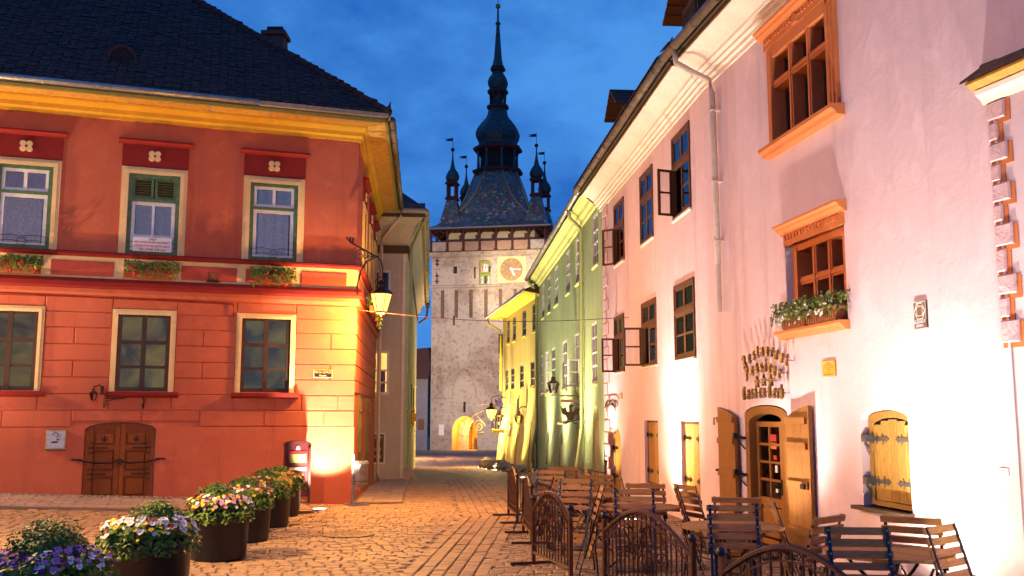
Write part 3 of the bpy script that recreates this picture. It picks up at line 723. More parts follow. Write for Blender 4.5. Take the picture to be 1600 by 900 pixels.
ch = MB(RF); ch.tube([(3.62, .05, .93), (3.9, -.01, .87), (4.2, -.01, .86), (4.35, -.005, .92), (4.5, -.01, .86), (4.8, -.01, .87), (5.07, .05, .93)], .012, 5)
for u in (3.62, 5.07): ch.box(u - .09, u + .09, 0, .05, .92, .945)
ch.box(4.30, 4.38, -.02, .02, .84, .94); obj('door_chain', ch, M['iron'], cd)
# conduit
c_ = MB(RF); c_.tube([(9, .06, 3.99), (2.42, .06, 3.90), (2.40, .045, 3.88), (2.40, .045, 3.66)], .014, 5); obj('conduit', c_, M['redtrim'], red)
c_ = MB(RF); c_.box(2.70, 2.93, .03, .12, 4.31, 4.35)
for k in range(3): c_.tube([(2.74 + .075 * k, .08, 4.34), (2.73 + .085 * k, .16, 4.50)], .018, 6)
obj('flag_holder', c_, M['iron'], red)
b_ = MB(RF)
b_.tube([(3.97, .02, 1.86), (3.97, .03, 2.05), (3.97, .2, 2.06)], .014, 5); b_.tube([(3.97, .03, 1.88), (3.99, .08, 1.93), (3.96, .08, 1.99), (3.98, .17, 2.04)], .010, 5)
b_.tube([(4.66, .02, 1.88), (4.66, .05, 2.05), (4.3, .06, 2.05)], .012, 5); b_.tube([(4.66, .03, 1.9), (4.6, .06, 1.96), (4.64, .06, 2.0), (4.45, .06, 2.04)], .009, 5)
obj('sill_bracket', b_, M['iron'], red)
# ================================================================== PINK RESTAURANT HOUSE
pink = thing('restaurant_house', 'long pink plastered house with cream cornice, brown casement windows and orange stone windows', 'house', (3.03, 14.9, 0))
PWU = [(.82, 2.0, 5.14, 6.62), (3.53, 4.66, 5.15, 6.58), (6.34, 7.48, 5.16, 6.58)]
PWL = [(.76, 2.06, 2.68, 3.98), (3.44, 4.69, 2.69, 3.97), (6.50, 7.62, 2.70, 3.98)]
SHU = [(.70, 1.84, .42, 1.64), (3.50, 4.66, .41, 1.64)]
mb = MB(PF)
wall(mb, 0, 9.02, -.4, 7.05, PWU + PWL + SHU + [(7.10, 8.72, -.4, 1.49)], 0, .22); spandrel(mb, 7.10, 8.72, 1.18, 1.49, 0, .22)
mb.fr = PN
wall(mb, 0, 6.95, -.4, 7.05, [(2.60, 4.24, 5.22, 6.52), (2.75, 4.28, 2.79, 4.0), (1.28, 2.66, -.4, 1.88), (4.44, 5.36, .80, 1.80)], 0, .26)
spandrel(mb, 1.28, 2.66, 1.74, 1.88, 0, .26); spandrel(mb, 4.44, 5.36, 1.70, 1.80, 0, .26)
mb.fr = PN; wall(mb, 6.95, 9.3, 4.66, 7.05, [], 0, .2)
obj('wall', mb, M['pink'], pink)
def pcorn(name, prof, mat):
    m_ = MB(PF); m_.sweep(prof, 0, 9.35, .04, 0); m_.fr = PN; m_.sweep(prof, 0, 9.0, .04, 0); return obj(name, m_, M[mat], pink)
pcorn('cornice', [(0, 6.84), (.03, 6.84), (.035, 6.90), (.07, 6.92), (.075, 6.97), (.12, 6.99), (.125, 7.03), (.17, 7.06), (.18, 7.10), (0, 7.10)], 'pinkcornice')
pcorn('cornice_cove', [(0, 7.102), (.18, 7.102), (.23, 7.15), (.30, 7.20), (.40, 7.235), (.48, 7.245), (.48, 7.26), (0, 7.26)], 'pinkcornice')
pcorn('eave_board', [(.44, 7.262), (.50, 7.262), (.50, 7.31), (.44, 7.31)], 'darkwood')
pcorn('upper_eave_board', [(.46, 7.312), (.545, 7.312), (.545, 7.37), (.46, 7.37)], 'darkwood')
g_ = MB(PF); g_.tube([(0, .63, 7.36), (9.3, .63, 7.36)], .072, 9); g_.fr = PN; g_.tube([(-.02, .63, 7.36), (9, .63, 7.36)], .072, 9); gut = obj('gutter', g_, M['brownzinc'], pink, True)
for f, n in ((PF, 10), (PN, 7)):
    for k in range(n):
        r_ = MB(f); r_.tube([(.5 + .9 * k, .63, 7.36), (.525 + .9 * k, .63, 7.36)], .081, 9); r_.tube([(.51 + .9 * k, .69, 7.42), (.51 + .9 * k, .66, 7.49)], .012, 4); obj('gutter_joint', r_, M['brownzinc'], gut)
m_ = MB(PF); m_.poly([(0, .62, 7.43), (9.35, .62, 7.43), (9.35, -4.5, 11.0), (0, -4.5, 11.0)]); m_.fr = PN; m_.poly([(0, .62, 7.43), (9, .62, 7.43), (9, -4.5, 11.0), (0, -4.5, 11.0)])
m_.fr = PF; m_.poly([(9.35, .62, 7.43), (9.35, -4.5, 11.0), (9.35, -4.5, 6.9), (9.35, 0, 6.9)])
proof = obj('roof', m_, M['browntile'], pink)
for k in range(48):
    f, u = (PF, 9.2 - k * .2) if k < 46 else (PN, (k - 46) * .2)
    t_ = MB(f); z = 7.43; t_.hexa([(u, .70, z), (u + .19, .70, z), (u + .19, .4, z + .21), (u, .4, z + .21), (u, .70, z + .02), (u + .19, .70, z + .02), (u + .19, .4, z + .23), (u, .4, z + .23)]); obj('roof_tile', t_, M['browntile'], proof)
for f, a, b in ((PF, 6.15, 7.3), (PF, .15, 1.5)):                       # dormers
    d_ = MB(f); d_.box(a + .18, b - .18, -1.2, -.05, 8.0, 8.72); dm = obj('dormer', d_, M['darkwood'], pink)
    d_ = MB(f); d_.box(a + .25, b - .25, -.05, -.03, 8.15, 8.6); obj('dormer_opening', d_, M['dark'], dm)
    d_ = MB(f); m = (a + b) / 2
    for s in (-1, 1):
        for k in range(5):
            q0, q1 = k / 5, (k + 1) / 5; e0 = m + s * (b - a) * .62 * (1 - q0); e1 = m + s * (b - a) * .62 * (1 - q1) - s * .04
            z0, z1 = 8.60 + .52 * q0, 8.60 + .52 * q1
            d_.hexa([(e0, .22, z0), (e1, .22, z1), (e1, -1.4, z1), (e0, -1.4, z0), (e0, .22, z0 + .05), (e1, .22, z1 + .035), (e1, -1.4, z1 + .035), (e0, -1.4, z0 + .05)])
    tag(obj('dormer_tiles', d_, M['browntile'], dm), kind='stuff')
d_ = MB(PN); d_.tube([(.42, .60, 7.30), (.42, .58, 7.12), (.50, .40, 6.98), (.60, .12, 6.80), (.62, .09, 6.6), (.68, .09, 3.95)], .046, 8); ds = obj('downspout', d_, M['pipe'], pink, True)
d_ = MB(PN); d_.tube([(.68, .09, 3.97), (.70, .09, 3.25)], .035, 8); obj('lower_pipe', d_, M['pipe'], ds)
for z in (6.3, 5.2, 4.3): r_ = MB(PN); r_.box(.60, .72, 0, .142, z, z + .022); obj('pipe_clamp', r_, M['pipe'], ds)
def bw(u0, u1, z0, z1):
    m_ = MB(PF); bars(m_, u0, u1, z0, z1, -.05, .025, .055, (), (), .03); zt = z0 + (z1 - z0) * .63; m = (u0 + u1) / 2
    m_.box(u0 + .055, u1 - .055, -.05, .03, zt - .035, zt + .035); w = obj('window', m_, M['brownwood'], pink)
    return w, m, zt
def leaf(w, fr, a, b, c, d, o, rows=(), mat='brownwood', gl='pane', name='casement_leaf'):
    m_ = MB(fr); bars(m_, a, b, c, d, o - .035, o, .05, (), rows, .035); l_ = obj(name, m_, M[mat], w)
    panes(w, fr, a + .04, b - .04, c + .04, d - .04, o - .015, (), rows, M[gl])
def openleaf(w, H, ang, length, c, d, heading, rows=(.5,), mat='brownwood', sgn=1):
    f = Fr(H.x, H.y, 0, 1); a = rad(ang); f.d = (PF.n * math.cos(a) + PF.d * math.sin(a)).normalized(); f.n = Vector((0, 0, 1)).cross(f.d)
    f.o = Vector((H.x, H.y, 0)); m_ = MB(f); bars(m_, .01, length, c, d, -.018, .018, .042, (), rows, .03); obj('open_casement', m_, M[mat], w)
    panes(w, f, .045, length - .035, c + .035, d - .035, .003, (), rows, M['pane'])
OP = {0: {0: (2.0, -18, .30, 5.22, 6.05), 2: (7.44, 45, .34, 5.20, 6.05)}, 1: {1: (4.69, 5, .37, 2.72, 3.49), 2: (7.60, 5, .30, 2.72, 3.50)}}
for fl, rows in enumerate((PWU, PWL)):
    for i, (a, b, c, d) in enumerate(rows):
        w, m, zt = bw(a, b, c, d); opn = OP[fl].get(i)
        leaf(w, PF, a + .055, m, zt + .035, d - .055, .01); leaf(w, PF, m + .002, b - .055, zt + .035, d - .055, .01)
        leaf(w, PF, a + .055, m, c + .055, zt - .035, .01, (.5,))
        if not opn: leaf(w, PF, m + .002, b - .055, c + .055, zt - .035, .01, (.5,))
        else: openleaf(w, PF.P(opn[0] - .03, .02, 0), opn[1], opn[2], opn[3], opn[4], 0)
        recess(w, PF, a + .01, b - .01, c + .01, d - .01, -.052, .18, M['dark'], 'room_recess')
        if fl == 1: curtain(w, PF, a + .06, b - .06, c + .06, d - .06, -.12, M['lace' if i == 0 else 'sheer'])
        s_ = MB(PF); s_.sweep([(0, c - .04), (.05, c - .035), (.05, c - .002), (0, c - .001)], a - .02, b + .02); obj('window_sill', s_, M['pinkcornice'], w)
def straps(w, fr, a, b, zs, o, n=2, mat='zinc', L=.38):
    for z in zs:
        for k in range(n):
            s = 1 if k == 0 else -1; u = a if k == 0 else b; l = (b - a) * L
            h_ = MB(fr); h_.prism([(u, z - .02), (u + s * l * .75, z - .02), (u + s * l * .8, z - .035), (u + s * l, z), (u + s * l * .8, z + .035), (u + s * l * .75, z + .02), (u, z + .02)], o, o + .008)
            for e in (.25, .62): h_.prism([(u + s * l * e - .01, z - .06), (u + s * l * e + .02, z), (u + s * l * e - .01, z + .06), (u + s * l * e + .004, z)], o + .001, o + .009)
            h_.box(u - .02, u + .02, o, o + .03, z - .045, z + .045); obj('strap_hinge', h_, M[mat], w)
for a, b, c, d in SHU:
    m_ = MB(PF); bars(m_, a, b, c, d, -.14, -.06, .035, (), (), .03); w = obj('shutter_frame', m_, M['brownwood'], pink); m = (a + b) / 2
    for e, f in ((a + .036, m - .004), (m + .004, b - .036)):
        for q in range(2):
            s_ = MB(PF); x0 = e + (f - e) * q / 2; x1 = e + (f - e) * (q + 1) / 2; s_.panel(x0 + .002, x1 - .002, c + .04, d - .04, -.12, -.07, .005); obj('shutter_plank', s_, M['shutter'], w)
    straps(w, PF, a + .03, b - .03, (c + .26, d - .28), -.069, 2, 'iron')
    s_ = MB(PF); s_.box(a - .06, b + .04, -.06, .10, c - .05, c - .004); obj('shutter_sill', s_, M['darkwood'], w)
# arched side door
A = arch(7.16, 8.66, 1.16, 1.46, 10)
m_ = MB(PF); m_.prism([(7.16, -.3)] + A + [(8.66, -.3)], -.21, -.17); w = obj('arched_door', m_, M['shutter'], pink)
for q in range(5):
    u0, u1 = 7.18 + .295 * q, 7.18 + .295 * (q + 1); zz = 1.16 + .27 * math.sin(math.acos(max(-1, min(1, (7.91 - (u0 + u1) / 2) / .8))))
    s_ = MB(PF); s_.panel(u0 + .003, u1 - .003, -.2, zz - .02, -.17, -.13, .006); obj('door_plank', s_, M['shutter'], w)
straps(w, PF, 7.2, 8.62, (.32, .98), -.128, 2, 'iron', .42)
# corner quoins of the long wall (painted outline, stones a little proud)
for k in range(24):
    z = -.1 + k * .29; wd = .62 if k % 2 else .38
    m_ = MB(PF); m_.box(9.02 - wd - .035, 9.015, 0, .006, z, z + .29); q = obj('quoin_border', m_, M['stone'], pink)
    m_ = MB(PF); m_.panel(9.02 - wd, 9.018, z + .018, z + .275, .004, .022, .008); obj('quoin_stone', m_, M['pink'], pink)
# big stone-framed windows of the near part
def stonewin(u0, u1, z0, z1, o, ztr, niche):
    J = .17; w_ = (u1 - u0 - 2 * J); m_ = MB(PN)
    for a, b in ((u0, u0 + J), (u1 - J, u1)):
        m_.box(a, b, o - .22, o + .0, z0, z1); m_.box(a + (.05 if a == u0 else 0), b - (0 if a == u0 else .05), o, o + .018, z0, z1 - .06); m_.box(a + (.10 if a == u0 else 0), b - (0 if a == u0 else .10), o + .018, o + .03, z0, z1 - .12)
    m_.box(u0 + J, u1 - J, o - .22, o + .012, z1 - .15, z1); f = obj('stone_frame', m_, M['stone'], pink)
    for k in (1, 2):
        c = u0 + J + w_ * k / 3; m_ = MB(PN); m_.box(c - .05, c + .05, o - .20, o - .012, z0, z1 - .15); m_.box(c - .022, c + .022, o - .012, o + .002, z0 + .02, z1 - .16); obj('mullion', m_, M['stone'], f)
    m_ = MB(PN); m_.box(u0 + J, u1 - J, o - .19, o - .02, ztr - .05, ztr + .05); m_.box(u0 + J, u1 - J, o - .02, o - .005, ztr - .02, ztr + .02); obj('transom', m_, M['stone'], f)
    for k in range(3):
        a = u0 + J + w_ * k / 3 + .05 * (k > 0); b = u0 + J + w_ * (k + 1) / 3 - .05 * (k < 2)
        for c, d in ((z0, ztr - .05), (ztr + .05, z1 - .15)):
            m_ = MB(PN); bars(m_, a, b, c, d, o - .22, o - .17, .035, (), (), .03); obj('inner_casement', m_, M['brownpaint'], f)
            m_ = MB(PN); m_.box(a + .03, b - .03, o - .20, o - .195, c + .03, d - .03); obj('pane', m_, M['pane'], f)
    recess(f, PN, u0 + .02, u1 - .02, z0 + .01, z1 - .02, o - .225, .25, M['dark'], 'room_recess')
    for e in (u0 + .3, u1 - .5): curtain(f, PN, e, e + .25, z0 + .02, z1 - .2, o - .32, M['darkcurtain'])
    return f
M['darkcurtain'] = paint('maroon_curtain', (.10, .03, .03), .9)
f = stonewin(2.50, 4.34, 5.22, 6.54, .045, 6.02, False)
def hoodm(f, u0, u1, z, o, dent):
    m_ = MB(PN); m_.box(u0 + .06, u1 - .06, 0, o + .02, z, z + .14); obj('frieze', m_, M['stone'], f)
    m_ = MB(PN); m_.sweep([(0, z + .141), (o + .03, z + .141), (o + .05, z + .165), (o + .09, z + .19), (o + .10, z + .215), (o + .14, z + .235), (o + .14, z + .26), (0, z + .27)], u0, u1); obj('hood_cornice', m_, M['stone'], f)
    n = int((u1 - u0 - .2) / .085)
    for k in range(n):
        a = u0 + .1 + k * .085; m_ = MB(PN); m_.box(a, a + .045, o + .02, o + .04, z + .075, z + .125); obj('dentil', m_, M['stone'], f)
hoodm(f, 2.40, 4.44, 6.542, .045, True)
m_ = MB(PN); m_.sweep([(0, 5.08), (.10, 5.09), (.12, 5.13), (.17, 5.16), (.17, 5.205), (0, 5.218)], 2.42, 4.42); obj('stone_sill', m_, M['stone'], f)
m_ = MB(PN); c = 3.42; m_.prism([(c - .06, 6.56), (c + .06, 6.56), (c + .07, 6.64), (c, 6.70), (c - .07, 6.64)], .06, .09); m_.prism([(c + .09 * math.cos(k * .9), 6.63 + .05 * math.sin(k * .9)) for k in range(7)], .06, .082); obj('carved_shield', m_, M['stone'], f)
f = stonewin(2.76, 4.27, 2.80, 3.93, -.10, 3.40, True)
hoodm(f, 2.70, 4.36, 3.86, .0, True)
m_ = MB(PN); m_.sweep([(-.1, 2.68), (.06, 2.69), (.09, 2.73), (.13, 2.755), (.13, 2.785), (-.1, 2.79)], 2.62, 4.32); obj('stone_sill', m_, M['stone'], f)
m_ = MB(PN); m_.box(2.752, 2.757, -.24, -.001, 2.80, 3.85); obj('niche_reveal', m_, M['whitewall'], f)
# restaurant door
A = arch(1.30, 2.64, 1.72, 1.865, 12)
m_ = MB(PN); inner = [(1.42 + (u - 1.30) * (1.10 / 1.34), z - .10) for u, z in A]
for (p0, p1), (q0, q1) in zip(zip(A, A[1:]), zip(inner, inner[1:])): m_.prism([p0, p1, q1, q0], -.14, .0)
m_.prism([(1.30, -.05), (1.42, -.05), (1.42, 1.62), (1.30, 1.72)], -.24, -.002); m_.prism([(2.52, -.05), (2.64, -.05), (2.64, 1.72), (2.52, 1.62)], -.24, -.002)
door = obj('restaurant_door', m_, M['doorwood'], pink)
da, db = 1.44, 2.24
m_ = MB(PN); bars(m_, da, db, .05, 1.66, -.14, -.10, .07, (), (), .03); m_.box(da + .07, db - .07, -.135, -.105, .55, .66); dl = obj('glazed_leaf', m_, M['doorwood'], door)
m_ = MB(PN); m = (da + db) / 2; m_.box(m - .02, m + .02, -.132, -.104, .66, 1.59)
for k in (1, 2, 3): m_.box(da + .07, db - .07, -.131, -.106, .66 + .2325 * k - .016, .66 + .2325 * k + .016)
obj('glazing_bars', m_, M['doorwood'], door)
m_ = MB(PN); m_.panel(da + .09, db - .09, .14, .53, -.135, -.11, .02); obj('door_panel', m_, M['doorwood'], door)
panes(door, PN, da + .06, db - .06, .65, 1.60, -.115, (.5,), (.25, .5, .75), M['pane'])
m_ = MB(PN); m_.box(2.26, 2.51, -.13, -.09, -.05, 1.72); obj('door_post', m_, M['doorwood'], door)
m_ = MB(PN); m_.tube([(2.20, -.10, .86), (2.20, -.04, .86), (2.09, -.04, .86)], .012, 5); m_.box(2.18, 2.22, -.10, -.09, .72, .92); obj('door_handle', m_, M['iron'], door)
recess(door, PN, 1.31, 2.63, -.2, 1.86, -.245, .5, M['dark'], 'room_recess'); curtain(door, PN, 1.5, 1.82, .3, 1.62, -.17, M['sheer'])
for (a, b, c, d, col, nm) in ((1.83, 2.04, 1.40, 1.49, 'inkred', 'red_sticker'), (1.83, 2.04, 1.30, 1.385, 'stone', 'orange_sticker'), (1.94, 2.04, 1.16, 1.22, 'inkred', 'small_sticker'), (1.98, 2.05, 1.0, 1.09, 'banner', 'pale_sticker'), (1.98, 2.05, .74, .79, 'banner', 'price_sticker')):
    m_ = MB(PN); m_.box(a, b, -.115, -.112, c, d); obj(nm, m_, M[col], door)
m_ = MB(PN); m_.box(1.2, 2.8, .0, .45, -.1, .06); obj('doorstep', m_, M['darkwood'], door)
def dleaf(a, b, za, zb, o, side):
    n = 3; w = None
    m_ = MB(PN); f0 = lambda u: za + (zb - za) * ((u - a) / (b - a)) ** (1.0 if zb < za else 1.0) + .02 * math.sin(math.pi * (u - a) / (b - a))
    m_.prism([(a, .10)] + [(a + (b - a) * k / 6, f0(a + (b - a) * k / 6)) for k in range(7)] + [(b, .10)], o, o + .02); w = obj('shutter_leaf', m_, M['doorwood'], door)
    for q in range(n):
        u0, u1 = a + (b - a) * q / n, a + (b - a) * (q + 1) / n; m_ = MB(PN); m_.prism([(u0 + .002, .10), (u1 - .002, .10), (u1 - .002, f0(u1)), ((u0 + u1) / 2, f0((u0 + u1) / 2)), (u0 + .002, f0(u0))], o + .02, o + .045); obj('leaf_plank', m_, M['doorwood'], door)
    for z in (.38, .92, 1.38, 1.68): m_ = MB(PN); m_.box(a + .02, b - (.05 if side > 0 else .02), o + .045, o + .075, z - .04, z + .04); obj('leaf_batten', m_, M['doorwood'], door)
dleaf(.50, 1.13, 1.86, 1.72, .05, -1); dleaf(2.76, 3.38, 1.72, 1.86, .03, 1)
for z in (.95, 1.45):
    m_ = MB(PN); m_.tube([(1.10, .10, z), (1.24, .08, z - .01), (1.30, .0, z - .02)], .018, 5); m_.tube([(1.16, .09, z), (1.24, .06, z - .09), (1.30, .01, z - .17)], .01, 5); m_.box(1.13, 1.19, .08, .13, z - .03, z + .05); obj('leaf_stay', m_, M['iron'], door)
m_ = MB(PN); m_.box(3.20, 3.30, .105, .13, .88, .94); m_.tube([(.47, .02, 1.70), (.47, .14, 1.70), (.47, .14, 1.60)], .012, 5); m_.tube([(.44, .02, .95), (.44, .12, .95)], .018, 5); obj('leaf_latch', m_, M['iron'], door)
# right shutter window
A = arch(4.46, 5.35, 1.70, 1.79, 10); m_ = MB(PN)
B = [(4.53 + (u - 4.46) * (.75 / .89), z - .07) for u, z in A]
for (p0, p1), (q0, q1) in zip(zip(A, A[1:]), zip(B, B[1:])): m_.prism([p0, p1, q1, q0], -.16, -.08)
m_.prism([(4.46, .82), (4.53, .82), (4.53, 1.63), (4.46, 1.70)], -.16, -.081); m_.prism([(5.28, .82), (5.35, .82), (5.35, 1.70), (5.28, 1.63)], -.16, -.081); m_.box(4.53, 5.28, -.16, -.082, .81, .86)
w = obj('shutter_frame', m_, M['shutter'], pink)
for q in range(5):
    u0 = 4.535 + .148 * q + (.004 if q > 2 else 0); u1 = u0 + .146; z = 1.63 + .085 * math.sin(math.pi * ((u0 + u1) / 2 - 4.53) / .75)
    s_ = MB(PN); s_.panel(u0, u1, .865, z - .01, -.15, -.095, .004); obj('shutter_plank', s_, M['shutter'], w)
straps(w, PN, 4.53, 5.28, (1.06, 1.50), -.094, 2, 'greyiron', .42)
for z in (1.06, 1.50): m_ = MB(PN); m_.box(4.44, 4.52, -.09, .0, z - .035, z + .035); m_.tube([(4.47, -.02, z - .04), (4.50, -.06, z - .17)], .01, 4); obj('hinge_pin', m_, M['greyiron'], w)
s_ = MB(PN); s_.box(4.36, 5.40, -.16, .11, .76, .80); obj('wooden_sill', s_, M['darkwood'], w)
m_ = MB(PN); m_.tube([(1.98, .004, 2.72), (1.98, .004, 2.56), (2.32, .004, 2.57), (2.32, .004, 2.74)], .004, 4, True); obj('cable_cover', m_, M['pink'], pink)

# ================================================================== NEIGHBOUR AT THE RIGHT EDGE
ann = thing('neighbour_house', 'pale neighbouring house with rough quoins outlined in orange at the right edge', 'house', (4.107, 8.135, 0))
mb = MB(AN); wall(mb, 0.02, 3.2, -.3, 4.45, [], 0, .2); mb.poly([(.02, 0, -.3), (.02, -.5, -.3), (.02, -.5, 4.45), (.02, 0, 4.45)]); obj('wall', mb, M['pink'], ann)
zq = [4.41, 4.225, 4.046, 3.864, 3.694, 3.514, 3.346, 3.136, 2.917, 2.726, 2.536, 2.322]
for k in range(11):
    wd = .205 if k % 2 == 0 else .115
    m_ = MB(AN); m_.box(.018, wd + .045, 0, .008, zq[k + 1] - .02, zq[k] - .022); obj('quoin_border', m_, M['stone'], ann)
    m_ = MB(AN); m_.panel(.012, wd, zq[k + 1] + .022, zq[k] - .006, .005, .028, .012); obj('quoin_stone', m_, M['quoin'], ann)
m_ = MB(AN); m_.sweep([(0, 4.41), (.03, 4.41), (.05, 4.45), (.10, 4.48), (.11, 4.52), (0, 4.53)], -.02, 3.2); obj('cornice', m_, M['pinkcornice'], ann)
m_ = MB(AN); m_.sweep([(-.6, 4.532), (.13, 4.532), (.19, 4.565), (.19, 4.59), (-.6, 5.15)], -.03, 3.2); obj('mortar_bed', m_, M['ochreboard'], ann)
ar = MB(AN); ar.poly([(-.02, .16, 4.58), (3.2, .16, 4.58), (3.2, -2, 6.2), (-.02, -2, 6.2)]); aro = obj('roof', ar, M['browntile'], ann)
for r in range(5):
    for k in range(9):
        u = -.04 + k * .17 + (.08 if r % 2 else 0); o = .24 - r * .11; z = 4.575 + r * .085
        t_ = MB(AN); t_.hexa([(u, o, z), (u + .165, o, z), (u + .165, o - .24, z + .17), (u, o - .24, z + .17), (u, o, z + .02), (u + .165, o, z + .02), (u + .165, o - .24, z + .19), (u, o - .24, z + .19)]); obj('roof_tile', t_, M['browntile'], aro)

# ================================================================== GREEN HOUSE
grn = thing('green_house', 'green plastered house with white windows, pale cornice and a flared base', 'house', (2.24, 24.2, -.05))
fl = lambda u, o, z: o + .035 * max(0, 1.5 - z)
GU = [(.46, 1.35), (3.73, 4.78), (6.25, 7.2), (9.55, 10.65), (12.05, 13.1), (14.4, 15.3)]
GL = [(.83, 1.75), (4.08, 5.28), (7.15, 8.4), (10.55, 11.7), (12.85, 14.0), (14.95, 16.1)]
gd = [(.62, 1.60, -.6, 2.0), (3.86, 5.0, -.6, 1.40), (8.2, 9.3, -.2, 1.16), (12.5, 13.6, -.1, 1.10)]
mb = MB(GR, fl)
wall(mb, -.30, 17.0, -1.6, 7.3, [(a, b, 5.62, 6.98) for a, b in GU] + [(a, b, 2.57, 4.16) for a, b in GL] + gd, 0, .22, 0, 28)
for a, b, c, d in (gd[0], gd[2], gd[3]): spandrel(mb, a, b, d - .42, d, 0, .22)
mb.warp = None; mb.poly([(17, 0, -1.6), (17, -4, -1.6), (17, -4, 7.3), (17, 0, 7.3)])
obj('wall', mb, M['green'], grn)
def sweepg(fr, name, prof, u0, u1, mat, par): m_ = MB(fr); m_.sweep(prof, u0, u1); return obj(name, m_, M[mat], par)
sweepg(GR, 'cornice', [(0, 7.10), (.05, 7.12), (.08, 7.2), (.16, 7.24), (.20, 7.33), (.34, 7.38), (.40, 7.44), (0, 7.46)], -.3, 17.1, 'greentrim', grn)
m_ = MB(GR); m_.tube([(-.55, .50, 7.50), (17.2, .50, 7.50)], .08, 9); gut = obj('gutter', m_, M['zinc'], grn, True)
for k in range(19): r_ = MB(GR); r_.tube([(-.3 + .93 * k, .50, 7.50), (-.27 + .93 * k, .50, 7.50)], .089, 9); obj('gutter_joint', r_, M['zinc'], gut)
m_ = MB(GR); m_.poly([(-.3, .42, 7.56), (17.2, .42, 7.56), (17.2, -4, 10.6), (-.3, -4, 10.6)]); m_.poly([(17.2, .42, 7.4), (17.2, .42, 7.56), (17.2, -4, 10.6), (17.2, -4, 7.4)]); obj('roof', m_, M['browntile'], grn)
for (u, top) in ((3.05, 1), (16.75, 1)):
    d_ = MB(GR); d_.tube([(u - .5, .50, 7.45), (u - .45, .45, 7.2), (u - .1, .12, 7.0), (u, .10, 6.8), (u, .10, 1.4), (u + .02, .26, .3), (u + .02, .30, -.2)], .055, 8); obj('downspout', d_, M['greenpipe'], grn, True)
for a, b in GU: window(grn, GR, a, b, 5.62, 6.98, -.01, .06, (.5,), (.22, .45, .68), 'white', 'pane', .07, .04, room='dark', depth=.14); sweepg(GR, 'window_sill', [(0, 5.55), (.06, 5.56), (.06, 5.60), (0, 5.615)], a - .03, b + .03, 'greentrim', grn)
for i, (a, b) in enumerate(GL):
    w = window(grn, GR, a, b, 2.57, 4.16, -.01, .06, (.5,), (.28, .5, .75), 'white', 'pane', .07, .045, room='dark', depth=.14, curt='sheer'); sweepg(GR, 'window_sill', [(0, 2.50), (.06, 2.51), (.06, 2.555), (0, 2.565)], a - .03, b + .03, 'greentrim', grn)
    if i in (1,):
        for u, ang in ((b, 40), (a, -30)): 
            f = Fr(0, 0, 0, 1); q = rad(ang); f.d = (GR.n * math.cos(q) + GR.d * math.sin(q)).normalized(); f.n = Vector((0, 0, 1)).cross(f.d); P = GR.P(u, .01, 0); f.o = Vector((P.x, P.y, 0))
            m_ = MB(f); bars(m_, .01, .42, 2.6, 3.34, -.02, .02, .045, (), (.5,), .03); obj('open_casement', m_, M['white'], w); panes(w, f, .05, .38, 2.64, 3.30, 0, (), (.5,), M['pane'])
def inset(fr, a, b, c, d, za, o, mat, name, par, warp, planks=3):
    m_ = MB(fr, warp); m_.prism([(a, c)] + arch(a, b, d - za, d, 8) + [(b, c)], o - .05, o); w = obj(name, m_, M[mat], par)
    for k in range(planks):
        u0, u1 = a + .06 + (b - a - .12) * k / planks, a + .06 + (b - a - .12) * (k + 1) / planks; m_ = MB(fr, warp); m_.panel(u0 + .004, u1 - .004, c + .03, d - max(.1, za * .9), o, o + .03, .006); obj('door_plank', m_, M[mat], w)
    return w
M['greydoor'] = wood('grey_door', (.20, .19, .17)); M['tandoor'] = wood('tan_door', (.45, .24, .06))
inset(GR, .63, 1.59, -.6, 1.99, .42, -.07, 'tandoor', 'arched_door', grn, fl); inset(GR, 3.87, 4.99, -.6, 1.39, .02, -.06, 'greydoor', 'plank_door', grn, fl)
inset(GR, 8.21, 9.29, -.2, 1.15, .42, -.07, 'greydoor', 'niche_shutter', grn, fl); inset(GR, 12.51, 13.59, -.1, 1.09, .42, -.07, 'greydoor', 'niche_shutter', grn, fl)
m_ = MB(GR); m_.hexa([(3.8, .02, 1.62), (5.1, .02, 1.62), (5.1, .55, 1.48), (3.8, .55, 1.48), (3.8, .02, 1.65), (5.1, .02, 1.65), (5.1, .55, 1.51), (3.8, .55, 1.51)]); obj('door_canopy', m_, M['steel'], grn)
m_ = MB(GR); m_.box(16.78, 16.98, .1, .16, -.9, 1.2); obj('meter_cover', m_, M['greydoor'], grn)

# ================================================================== YELLOW HOUSE
yel = thing('yellow_house', 'narrow yellow house with deep bright eaves and a lit leaning base', 'house', (1.09, 41.7, -.8))
fy = lambda u, o, z: o + .085 * max(0, 2.4 - z)
YU = [(.22, 1.16), (2.85, 3.90), (5.82, 6.82), (7.85, 8.75)]; YL = [(.72, 1.72), (3.55, 4.62), (6.30, 7.45), (8.2, 9.2)]
mb = MB(YE, fy)
wall(mb, 0, 10.2, -2.2, 6.85, [(a, b, 5.38, 6.58) for a, b in YU] + [(a, b, 2.97, 4.08) for a, b in YL], 0, .2, 0, 26)
n_ = 26
for k in range(n_):
    z0, z1 = -2.2 + 9.05 * k / n_, -2.2 + 9.05 * (k + 1) / n_; e = lambda z: 10.2 + .05 * max(0, 2.7 - z) ** 2 * .4
    mb.poly([(10.2, 0, z0), (e(z0), -.9, z0), (e(z1), -.9, z1), (10.2, 0, z1)]); mb.poly([(e(z0), -.9, z0), (10.2, -6, z0), (10.2, -6, z1), (e(z1), -.9, z1)])
obj('wall', mb, M['yellow'], yel)
